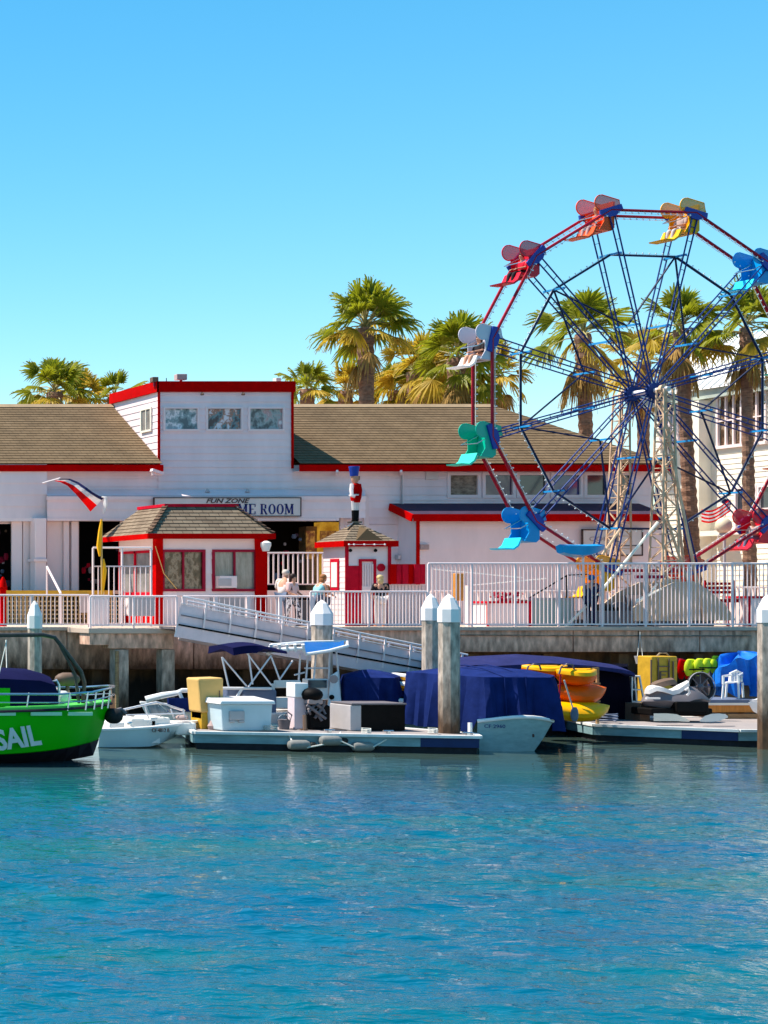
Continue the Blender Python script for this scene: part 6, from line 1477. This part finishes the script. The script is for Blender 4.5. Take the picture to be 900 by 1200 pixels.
th = cover([(X(841, 51.6), 51.6), (X(852, 51.45), 51.45), (X(893, 51.6), 51.6), (X(897, 53.0), 53.0), (X(860, 53.2), 53.2), (X(846, 52.6), 52.6)], Z(808, 51.6), lambda x_, y_: Z(771, 51.6) - .28 * max(0, (X(856, 51.6) - x_) / .4) + .06 * math.sin(x_ * 9) + .05 * math.sin(y_ * 7 + x_ * 3), .10, .10, 'bright_tarp', 13, .13, 12, .45).build('tarpaulin_heap', 'bright_tarp', smooth=True)
tag(th, 'bright blue tarpaulin thrown over gear at the right by the seawall', 'tarpaulin')
quick('gear_stack', 'dark crates under the bright blue tarpaulin heap', 'crates', MB().box(X(845, 52), X(866, 52), 52.0, 52.9, .45, Z(800, 52)).box(X(868, 52), X(892, 52), 51.9, 52.9, .45, Z(802, 52)), 'brown', bevel=.04)
ch = thing('plastic_chair', (X(857, 50.6), 50.6, Z(818, 50.6)), 'white moulded plastic armchair in front of the bright blue tarpaulin', 'chair')
def C(px, py, Y): return P(px, py, Y)
MB().hexa([C(848, 802, 50.3), C(866, 800, 50.3), C(867, 799, 50.9), C(850, 800, 50.9), C(848, 800.5, 50.3), C(866, 798.5, 50.3), C(867, 797.5, 50.9), C(850, 798.5, 50.9)]).build('seat', 'gelcoat', ch, bevel=.02)
mb = MB(); 
for px in (857, 860, 863, 866, 869): mb.bar(C(px, 799, 50.9), C(px + .3, 788, 51.0), .05, .02)
mb.tube([C(855, 799, 50.9), C(856, 789, 51), C(863, 786, 51), C(869, 789, 51), C(869, 799, 50.9)], .035, 8); mb.build('backrest', 'gelcoat', ch, smooth=True)
for px, a in ((848, 50.3), (865, 50.3), (870, 50.9), (852, 50.9)): MB().bar(C(px, 800, a), (X(px - (1.5 if px < 856 else -1), a), a, Z(818, 50.6)), .05, .03).build('leg', 'gelcoat', ch)
mb = MB(); mb.tube([C(847.5, 802, 50.3), C(847.5, 792.5, 50.3), C(857, 791, 50.9)], .035, 8); mb.build('armrest', 'gelcoat', ch, smooth=True)
mb = MB(); mb.tube([C(865.5, 801, 50.3), C(865, 792, 50.3), C(869.5, 790, 50.9)], .035, 8); mb.build('armrest', 'gelcoat', ch, smooth=True)
wpf = thing('wooden_float', (X(862, 50), 50, .3), 'low orange stained wooden float with blue top under the plastic chair', 'platform')
MB().box(X(829, 50), X(893, 50), 50.0, 51.4, Z(835, 50), Z(823.5, 50)).build('side', 'orange_wood', wpf, bevel=.02)
MB().box(X(827, 50), X(895, 50), 49.95, 51.45, Z(823.5, 50), Z(820, 50)).build('top', 'slate', wpf)
MB().box(X(853, 49.9), X(893, 49.9), 49.9, 49.97, Z(846, 49.9), Z(836.5, 49.9)).build('lower_board', 'wood', wpf)
MB().box(X(829, 49.9), X(887, 49.9), 49.92, 49.955, Z(826.5, 49.9), Z(823.8, 49.9)).build('edge', 'cream', wpf)
# jet ski
js = thing('jet_ski', (X(790, 48.8), 48.8, .45), 'grey and white jet ski parked on the right dock', 'jet ski')
stn = [(752.5, 823, 821, .06), (758, 813, 827, .22), (768, 806, 829, .36), (780, 809, 830, .42), (792, 809, 830, .44), (802, 803, 829, .42), (812, 806, 826, .36), (822, 813, 825, .25), (830, 819.5, 822, .10)]
rings = []
for px, yt, ybm, w_ in stn:
    x_ = X(px, 48.8); zt_, zb_ = Z(yt, 48.8), Z(ybm, 48.8); zm = zb_ + (zt_ - zb_) * .4
    rings.append([(x_, 48.8 - w_ * .25, zt_), (x_, 48.8 - w_ * .8, zm + (zt_ - zm) * .45), (x_, 48.8 - w_, zm), (x_, 48.8 - w_ * .6, zb_), (x_, 48.8, zb_ - .03), (x_, 48.8 + w_ * .6, zb_), (x_, 48.8 + w_, zm), (x_, 48.8 + w_ * .8, zm + (zt_ - zm) * .45), (x_, 48.8 + w_ * .25, zt_)])
MB().loft(rings, True).build('hull', 'grey', js, smooth=True)
rings = []
for px, yt, w_ in ((757, 809, .10), (763, 805, .2), (772, 806.5, .24), (782, 810, .2), (790, 808, .18), (797, 803.5, .16), (804, 799.5, .10)):
    x_ = X(px, 48.75); z_ = Z(yt, 48.75); rings.append([(x_, 48.72 - w_, z_ - .10), (x_, 48.72 - w_ * .8, z_ + .02), (x_, 48.72, z_ + .06), (x_, 48.72 + w_ * .8, z_ + .02), (x_, 48.72 + w_, z_ - .10)])
MB().loft(rings, True).build('hood', 'flag_white', js, smooth=True)
MB().box(X(759, 48.3), X(775, 48.3), 48.33, 48.40, Z(819.5, 48.3), Z(817.5, 48.3)).build('side_stripe', 'flag_white', js)
rings = []
for px, yt, w_ in ((763, 803, .10), (768, 800, .17), (778, 797, .2), (787, 796, .17), (791, 799, .1)):
    x_ = X(px, 49.1); z_ = Z(yt, 49.1); rings.append([(x_, 49.1 - w_, z_ - .14), (x_, 49.1 - w_ * .7, z_), (x_, 49.1, z_ + .05), (x_, 49.1 + w_ * .7, z_), (x_, 49.1 + w_, z_ - .14)])
MB().loft(rings, True).build('seat', 'brown', js, smooth=True)
mb = MB(); mb.tube([P(803, 809, 48.3), P(806, 806, 48.3), P(808, 812, 48.3), P(805, 815, 48.3)], .03, 6); mb.build('handlebar', 'flag_white', js)
mb = MB(); mb.box(X(757, 48.6), X(829, 48.6), 48.4, 49.2, Z(838, 48.6), Z(829.5, 48.6)); mb.box(X(790, 48.4), X(828, 48.4), 48.3, 49.2, Z(835, 48.4), Z(822, 48.4)); mb.build('trolley', 'black', js, bevel=.04)
whl = thing('cable_reel', P(820, 820, 49.4), 'black wheel shaped hose reel leaning behind the jet ski', 'reel')
cc_ = P(820.5, 805, 49.3)
mb = MB(); mb.tube([cc_ + Vector((.34 * math.cos(a_), .05 * math.sin(a_), .38 * math.sin(a_))) for a_ in np.linspace(0, 6.2832, 25)], .05, 8); mb.build('tyre', 'rubber', whl, smooth=True)
mb = MB(); mb.tube([cc_ + Vector((.39 * math.cos(a_), .05 * math.sin(a_) - .06, .43 * math.sin(a_))) for a_ in np.linspace(0, 6.2832, 25)], .012, 6); mb.build('rim', 'light_grey', whl, smooth=True)
mb = MB()
for a_ in np.linspace(0, 6.28, 9)[:-1]: mb.tube([cc_, cc_ + Vector((.32 * math.cos(a_), 0, .36 * math.sin(a_)))], .018, 5)
mb.ball(cc_, .09, 10); mb.build('spoke', 'grey', whl)
b_ = MB().loft([[P(px, yt, 47.3), P(px, yb_, 47.3), P(px, yb_, 47.5), P(px, yt, 47.5)] for px, yt, yb_ in ((766, 836, 845), (782, 836, 845), (793, 837, 845), (800, 840, 845.5), (808, 844, 846))], True).build('paddle_board', 'cream'); tag(b_, 'cream pointed board standing on edge below the jet ski', 'board')
b_ = MB().loft([[P(px, yt, 47.0), P(px, yb_, 47.0), P(px, yb_, 47.2), P(px, yt, 47.2)] for px, yt, yb_ in ((820, 844, 845.5), (826, 839, 846), (834, 836.5, 846), (843, 836, 845), (850, 837, 842), (853, 839, 841))], True).build('paddle_board', 'vinyl'); tag(b_, 'white shield shaped board right of the cream one below the jet ski', 'board')
rbh = thing('dinghy', (X(898, 48.6), 48.6, .4), 'white dinghy bow poking in behind the piling at the right edge', 'boat')
H, D, G, _r = hull(X(960, 48.6), X(877, 48.6), 48.6, 1.3, .35, 1.3, 1.0, -.35, .4, 12, 1.8, .9, .5, .7)
H.build('hull', 'gelcoat', rbh, smooth=True); D.build('deck', 'gelcoat', rbh, recalc=False)
quick('crate', 'small dark crate on the right dock beside the dark cover', 'crate', MB().box(X(744, 49.2), X(756, 49.2), 49.0, 49.6, .45, Z(824, 49.2)), 'brown', bevel=.02)
quick('coiled_rope', 'pale coiled rope on the right dock before the dark cover', 'rope', MB().tube([(X(722, 47.9) + .22 * math.cos(a_), 48.2 + .2 * math.sin(a_), .5 + .012 * a_) for a_ in np.linspace(0, 18, 50)], .022, 6), 'slate', smooth=True)


# ------------------------------------------------------------------ small things on the promenade and facade
quick('wall_conduit', 'thin grey conduit running down the white hall wall right of the booth', 'pipe', MB().tube([P(471, 556, 61.93), P(471, 690, 61.93)], .025, 6), 'light_grey')
for px, py, w_, h_, lab in ((478, 655, 5, 9, 'small grey electrical box on the hall wall above the red booth panels'), (466, 653, 4, 6, 'smaller grey junction box left of the electrical box on the hall wall')):
    t = thing('electrical_box', P(px, py, 61.9), lab, 'electrical box')
    MB().box(X(px - w_ / 2, 61.9), X(px + w_ / 2, 61.9), 61.8, 61.96, Z(py + h_ / 2, 61.9), Z(py - h_ / 2, 61.9)).build('housing', 'light_grey', t, bevel=.02)
    MB().box(X(px - w_ / 3, 61.9), X(px + w_ / 3, 61.9), 61.78, 61.797, Z(py + h_ / 3, 61.9), Z(py - h_ / 3, 61.9)).build('door', 'white', t)
MB().box(X(498, BY), X(513, BY), BY - .06, BY - .02, Z(562, BY), Z(553, BY)).build('vent', 'sign_board', g, bevel=.01)
for px in (395, 470): MB().bar(P(px, 552, 61.5), P(px, 556, 61.9), .08).build('downspout_elbow', 'white', g)
sb = thing('slatted_bench', (X(842, 55.6), 55.6, DZ), 'red slatted bench frame beside the beige wheel skirt behind the railing', 'bench')
mb = MB()
for py in (684, 689, 694): mb.bar(P(826, py, 55.7), P(861, py, 55.7), .02, .09)
mb.build('back_slats', 'red', sb)
MB().box(X(824, 55.5), X(861, 55.5), 55.3, 55.7, Z(706, 55.5), Z(702, 55.5)).build('seat', 'red', sb)
for px in (826, 860): MB().bar(P(px, 680, 55.75), (X(px, 55.7), 55.75, DZ), .05).build('leg', 'red', sb)
dm = thing('drive_motor', (X(716, 55.6), 55.6, DZ), 'dark wheel drive motor on the ride platform behind the operator', 'motor')
MB().lathe(P(712, 716, 55.6), [(.05, -.42), (.22, -.38), (.24, -.1), (.24, .2), (.14, .3), (.10, .4)], 14, 'x').build('housing', 'black', dm, smooth=True)
MB().lathe(P(726, 716, 55.4), [(.30, 0), (.30, .08)], 18, 'y').build('pulley', 'grey', dm, smooth=True)
MB().box(X(700, 55.6), X(730, 55.6), 55.4, 55.9, DZ + .35, Z(721, 55.6)).build('mount', 'brown', dm)
hr = thing('ramp_handrail', (X(650, 56), 56, DZ), 'thin black handrail rising to the ride platform behind the tall railing', 'handrail')
MB().tube([P(615, 704, 56), P(665, 674, 56), P(690, 673, 56)], .022, 6).build('rail', 'black', hr)
for px, py in ((620, 701), (664, 675)): MB().tube([P(px, py, 56), (X(px, 56), 56, DZ)], .02, 6).build('post', 'black', hr)
for a, b, lab in (((507, 667), (612, 677), 'upper white swing bar crossing the ride queue'), ((552, 686), (640, 678), 'lower white swing bar crossing the ride queue')):
    t = thing('swing_bar', P(a[0], 735, 56.6), lab, 'barrier'); MB().tube([P(*a, 56.6), P(*b, 56.6)], .022, 6).build('bar', 'flag_white', t); MB().tube([P(*a, 56.6), (X(a[0], 56.6), 56.6, DZ)], .03, 6).build('post', 'white', t)
t = thing('trash_bin', (X(356, 56.5), 56.5, DZ), 'round grey trash bin near the people behind the low railing', 'trash bin')
MB().lathe((X(356, 56.5), 56.5, DZ), [(.24, 0), (.28, .8), (.29, .84)], 16).build('drum', 'grey', t, smooth=True); MB().lathe((X(356, 56.5), 56.5, DZ + .845), [(.30, 0), (.26, .1), (.1, .16)], 16).build('lid', 'black', t, smooth=True)
fh = thing('red_post', (X(3, 54.8), 54.8, DZ), 'short red hydrant shaped post at the far left behind the railing', 'hydrant')
MB().lathe((X(3.5, 54.8), 54.8, 0), [(.13, DZ), (.10, DZ + .1), (.10, Z(690, 54.8)), (.13, Z(688, 54.8)), (.08, Z(680, 54.8)), (.03, Z(676, 54.8))], 12).build('barrel', 'red', fh, smooth=True)
MB().tube([P(-1, 690, 54.75), P(8, 690, 54.75)], .05, 8).build('outlet', 'red', fh)
# utility pipe and cable along the seawall
quick('seawall_pipe', 'rusty pipe running along the stained concrete seawall under the tall railing', 'pipe', MB().tube([P(540, 744, 53.9), P(700, 745, 53.9), P(880, 745, 53.9)], .022, 6), 'ply')
quick('hanging_cable', 'thin cable hanging down the seawall left of the yellow locker', 'cable', MB().tube([P(748, 737, 53.85), P(748, 765, 53.85), P(746, 776, 53.3)], .012, 5), 'black')
for px, py, w_, lab in ((333, 843, .16, 'small grey bucket on the dock left of the power pedestal'), (402, 846, .13, 'small black bucket on the dock right of the outboard engine')):
    t = thing('bucket', (X(px, 45.9), 45.9, .45), lab, 'bucket')
    MB().lathe((X(px, 45.9), 45.9, .455), [(w_ * .75, 0), (w_, .26)], 12).build('pail', 'grey' if 'grey' in lab else 'black', t, smooth=True)
    MB().tube([(X(px, 45.9) + w_ * math.cos(a_), 45.9, .71 + w_ * .9 * math.sin(a_)) for a_ in np.linspace(0, math.pi, 9)], .008, 5).build('handle', 'steel', t)
for px, py, lab in ((508, 858, 'coiled white line on the dock at the foot of the tall piling'), (430, 859, 'small heap of pale line on the dock edge before the black bin')):
    t = thing('dock_line', (X(px, 44.1), 44.1, .45), lab, 'rope')
    MB().tube([(X(px, 44.3) + (.10 + .03 * math.sin(3 * a_)) * math.cos(a_), 44.3 + .1 * math.sin(a_), .47 + .006 * a_) for a_ in np.linspace(0, 22, 70)], .014, 5).build('coil', 'rope', t, smooth=True)
quick('coiled_hose', 'green garden hose coiled on the dock before the white dock box', 'hose', MB().tube([(X(322, 44.9) + .16 * math.cos(a_), 45.1 + .14 * math.sin(a_), .48 + .008 * a_) for a_ in np.linspace(0, 20, 60)], .016, 5), 'greygreen', smooth=True)

# ------------------------------------------------------------------ people
def person(loc, face, label, shirt, pants, hair, pose='stand', height=1.7, hairlen=0, sleeve=True):
    """one continuous skinned body; face = heading angle of the front (0 = +X)"""
    k_ = height / 1.7; t = thing('person', loc, label, 'person')
    J = {}
    if pose == 'sit':
        J = dict(pel=(0, 0, .10), wai=(-.02, 0, .25), che=(-.05, 0, .45), nec=(-.02, 0, .60), chin=(.03, 0, .66), hed=(.02, 0, .76), top=(.01, 0, .85),
                 shL=(-.04, .18, .54), shR=(-.04, -.18, .54), elL=(.06, .23, .30), elR=(.06, -.23, .30), haL=(.30, .15, .26), haR=(.30, -.15, .26),
                 hiL=(.02, .09, .08), hiR=(.02, -.09, .08), knL=(.44, .11, .10), knR=(.44, -.11, .10), anL=(.52, .10, -.30), anR=(.54, -.10, -.30), ftL=(.68, .11, -.34), ftR=(.70, -.11, -.34))
    else:
        ln = .16 if pose == 'lean' else 0; sp_ = .16 if pose == 'walk' else 0
        J = dict(pel=(0, 0, .92), wai=(.02, 0, 1.06), che=(.03 + ln * .5, 0, 1.28), nec=(.05 + ln, 0, 1.44), chin=(.09 + ln * 1.2, 0, 1.49), hed=(.06 + ln * 1.25, 0, 1.59), top=(.05 + ln * 1.3, 0, 1.67),
                 shL=(.03 + ln * .8, .19, 1.38), shR=(.03 + ln * .8, -.19, 1.38), elL=(.05 + ln, .25, 1.12), elR=(.05 + ln, -.25, 1.12), haL=(.24 + ln * 1.4, .18, 1.02), haR=(.24 + ln * 1.4, -.18, 1.02),
                 hiL=(0, .09, .90), hiR=(0, -.09, .90), knL=(.04 + sp_, .11, .50), knR=(.02 - sp_ * .4, -.11, .50), anL=(0 + sp_, .12, .08), anR=(0 - sp_ * 1.3, -.12, .08), ftL=(.17 + sp_, .13, .03), ftR=(.17 - sp_ * 1.3, -.13, .03))
    rad = dict(pel=.13, wai=.115, che=.135, nec=.055, chin=.062, hed=.092, top=.066, shL=.06, shR=.06, elL=.042, elR=.042, haL=.028, haR=.028, hiL=.095, hiR=.095, knL=.06, knR=.06, anL=.04, anR=.04, ftL=.035, ftR=.035)
    E = [('pel', 'wai'), ('wai', 'che'), ('che', 'nec'), ('nec', 'chin'), ('chin', 'hed'), ('hed', 'top'), ('che', 'shL'), ('che', 'shR'), ('shL', 'elL'), ('shR', 'elR'), ('elL', 'haL'), ('elR', 'haR'), ('pel', 'hiL'), ('pel', 'hiR'), ('hiL', 'knL'), ('hiR', 'knR'), ('knL', 'anL'), ('knR', 'anR'), ('anL', 'ftL'), ('anR', 'ftR')]
    J['nose'] = tuple(Vector(J['hed']) + Vector((.105, 0, -.02))); rad['nose'] = .014; E.append(('hed', 'nose'))
    for s_ in 'LR':
        h_ = Vector(J['ha' + s_]); d = (h_ - Vector(J['el' + s_])).normalized(); sg_ = 1 if s_ == 'L' else -1
        pm_ = 'pm' + s_; J[pm_] = tuple(h_ + d * .06); rad[pm_] = .026; E.append(('ha' + s_, pm_))
        for q, (off, ln_) in enumerate(((-.033, .065), (-.011, .08), (.011, .075), (.033, .06))):
            a_, b_2 = f'f{q}a{s_}', f'f{q}b{s_}'; J[a_] = tuple(h_ + d * (.07 + ln_ * .5) + Vector((0, off * sg_, -.005))); J[b_2] = tuple(h_ + d * (.07 + ln_ * .85) + Vector((0, off * sg_, -.03))); rad[a_] = .009; rad[b_2] = .008
            E += [(pm_, a_), (a_, b_2)]
        J['th' + s_] = tuple(h_ + d * .05 + Vector((0, -.045 * sg_, .01))); rad['th' + s_] = .01; E.append(('ha' + s_, 'th' + s_))
    def skin(name, keys, edges, grow, m_, over={}):
        me = bpy.data.meshes.new(name); ks = list(keys); me.from_pydata([Vector(J[q]) * k_ for q in ks], [(ks.index(a), ks.index(b)) for a, b in edges], [])
        o = bpy.data.objects.new(name, me); COL.objects.link(o); o.parent = t; md = o.modifiers.new('skin', 'SKIN'); md.use_smooth_shade = True
        if not me.skin_vertices: me.skin_vertices.new() if hasattr(me.skin_vertices, 'new') else None
        sv = me.skin_vertices[0].data
        for i_, q in enumerate(ks):
            r = over.get(q, rad[q]) * k_ * grow; wy = r * (1.25 if q in ('che', 'wai', 'pel') and pose else 1); sv[i_].radius = (r, r)
            sv[i_].use_root = (q == ks[0])
        sb = o.modifiers.new('smooth', 'SUBSURF'); sb.levels = 1; sb.render_levels = 1; me.materials.append(M[m_]); return o
    body = skin('body', J.keys(), E, 1.0, 'skin')
    ke = [('pel', 'wai'), ('wai', 'che'), ('che', 'shL'), ('che', 'shR')] + ([('shL', 'elL'), ('shR', 'elR')] if sleeve else [])
    ks = ['pel', 'wai', 'che', 'shL', 'shR'] + (['elL', 'elR'] if sleeve else [])
    J2 = dict(J)
    skin('shirt', ks, ke, 1.27, shirt, {'elL': .05, 'elR': .05})
    skin('trousers', ['pel', 'hiL', 'hiR', 'knL', 'knR', 'anL', 'anR'], [('pel', 'hiL'), ('pel', 'hiR'), ('hiL', 'knL'), ('hiR', 'knR'), ('knL', 'anL'), ('knR', 'anR')], 1.16, pants, {'anL': .05, 'anR': .05})
    hc = Vector(J['hed']) * k_; mb = MB(); mb.ball(Vector((-.02, 0, .035)) + hc + ORG[t.name], .105 * k_, 12, (1.02, 1.0, .98))
    if hairlen: mb.ball(hc + ORG[t.name] + Vector((-.07, 0, -.07)), .085 * k_, 10, (.7, 1.05, 1.5))
    mb.build('hair', hair, t, smooth=True)
    t.rotation_euler = (0, 0, face)
    return t
M['blond'] = mat('blond hair', (.62, .44, .20), .7, var=.2, scale=20)
M['auburn'] = mat('auburn hair', (.32, .12, .04), .7, var=.2, scale=20)
M['dark_hair'] = mat('dark hair', (.03, .015, .012), .6, var=.3, scale=20)
M['hat'] = mat('beige cap cloth', (.55, .46, .40), .8, var=.1)
M['beige_shirt'] = mat('beige shirt cloth', (.66, .58, .54), .85, var=.1, bump=.3)
M['denim'] = mat('grey blue denim', (.10, .13, .20), .9, var=.2, bump=.3)
M['print'] = ramp_mat('black and white patterned cloth', [(.46, (.04, .03, .05)), (.54, (.7, .66, .66))], 9, .8, (1, 1, 1), .05, 2)
M['pink_top'] = mat('pale pink cloth', (.70, .45, .42), .85, var=.1)
M['teal_top'] = mat('pale teal cloth', (.25, .52, .56), .85, var=.1)
M['black_cloth'] = mat('black cloth', (.02, .016, .02), .9, var=.3)
M['navy_cloth'] = mat('navy cloth', (.02, .02, .06), .9, var=.3)
def stand(px, Y, *a, **kw): return person((X(px, Y), Y, DZ), *a, **kw)
stand(331, 55.2, R(40), 'man in beige cap and loose beige shirt standing left of the dark haired woman', 'beige_shirt', 'denim', 'hat', pose='lean', height=1.84)
stand(341.5, 55.0, R(-60), 'dark haired woman in pink top and black and white patterned trousers', 'pink_top', 'print', 'dark_hair', pose='walk', height=1.70, hairlen=1)
stand(371, 54.9, R(10), 'person with auburn hair in pale teal sleeveless top reaching toward the booth', 'teal_top', 'denim', 'auburn', pose='lean', height=1.68, hairlen=1, sleeve=False)
stand(379.5, 55.4, R(200), 'shorter auburn haired person facing the one in the teal top', 'auburn', 'denim', 'auburn', height=1.60)
stand(446, 55.0, R(80), 'blond person in black top seen from behind at the booth window', 'black_cloth', 'beige_shirt', 'blond', height=1.66, hairlen=1)
stand(692, 54.9, R(20), 'ride operator in navy clothes and pale blue cap behind the tall railing', 'navy_cloth', 'navy_cloth', 'sky_canvas', height=1.66)
def rider(i, side, label, shirt, pants, hair, **kw):
    v = gp[i]; p = v + uax * (-.14) + Vector((0, 0, -.60)) + wax * side
    o = person(p, math.pi + phi, label, shirt, pants, hair, pose='sit', height=1.5, **kw); return o
rider(9, -.02, 'dark haired rider in black with bare legs sitting in the white gondola', 'black_cloth', 'skin', 'dark_hair', hairlen=1)
rider(10, .0, 'rider in black trousers sitting in the upper left red gondola', 'gondola_red', 'black_cloth', 'dark_hair')
rider(0, .0, 'rider in grey trousers sitting in the yellow gondola at the top', 'ink_faded', 'light_grey', 'dark_hair')
rider(11, .0, 'rider in orange top sitting in the orange gondola at the top', 'orange2', 'ink_faded', 'auburn')
rider(4, .0, 'rider in blue jeans sitting in the red gondola at the right edge', 'ink_faded', 'slate', 'dark_hair')
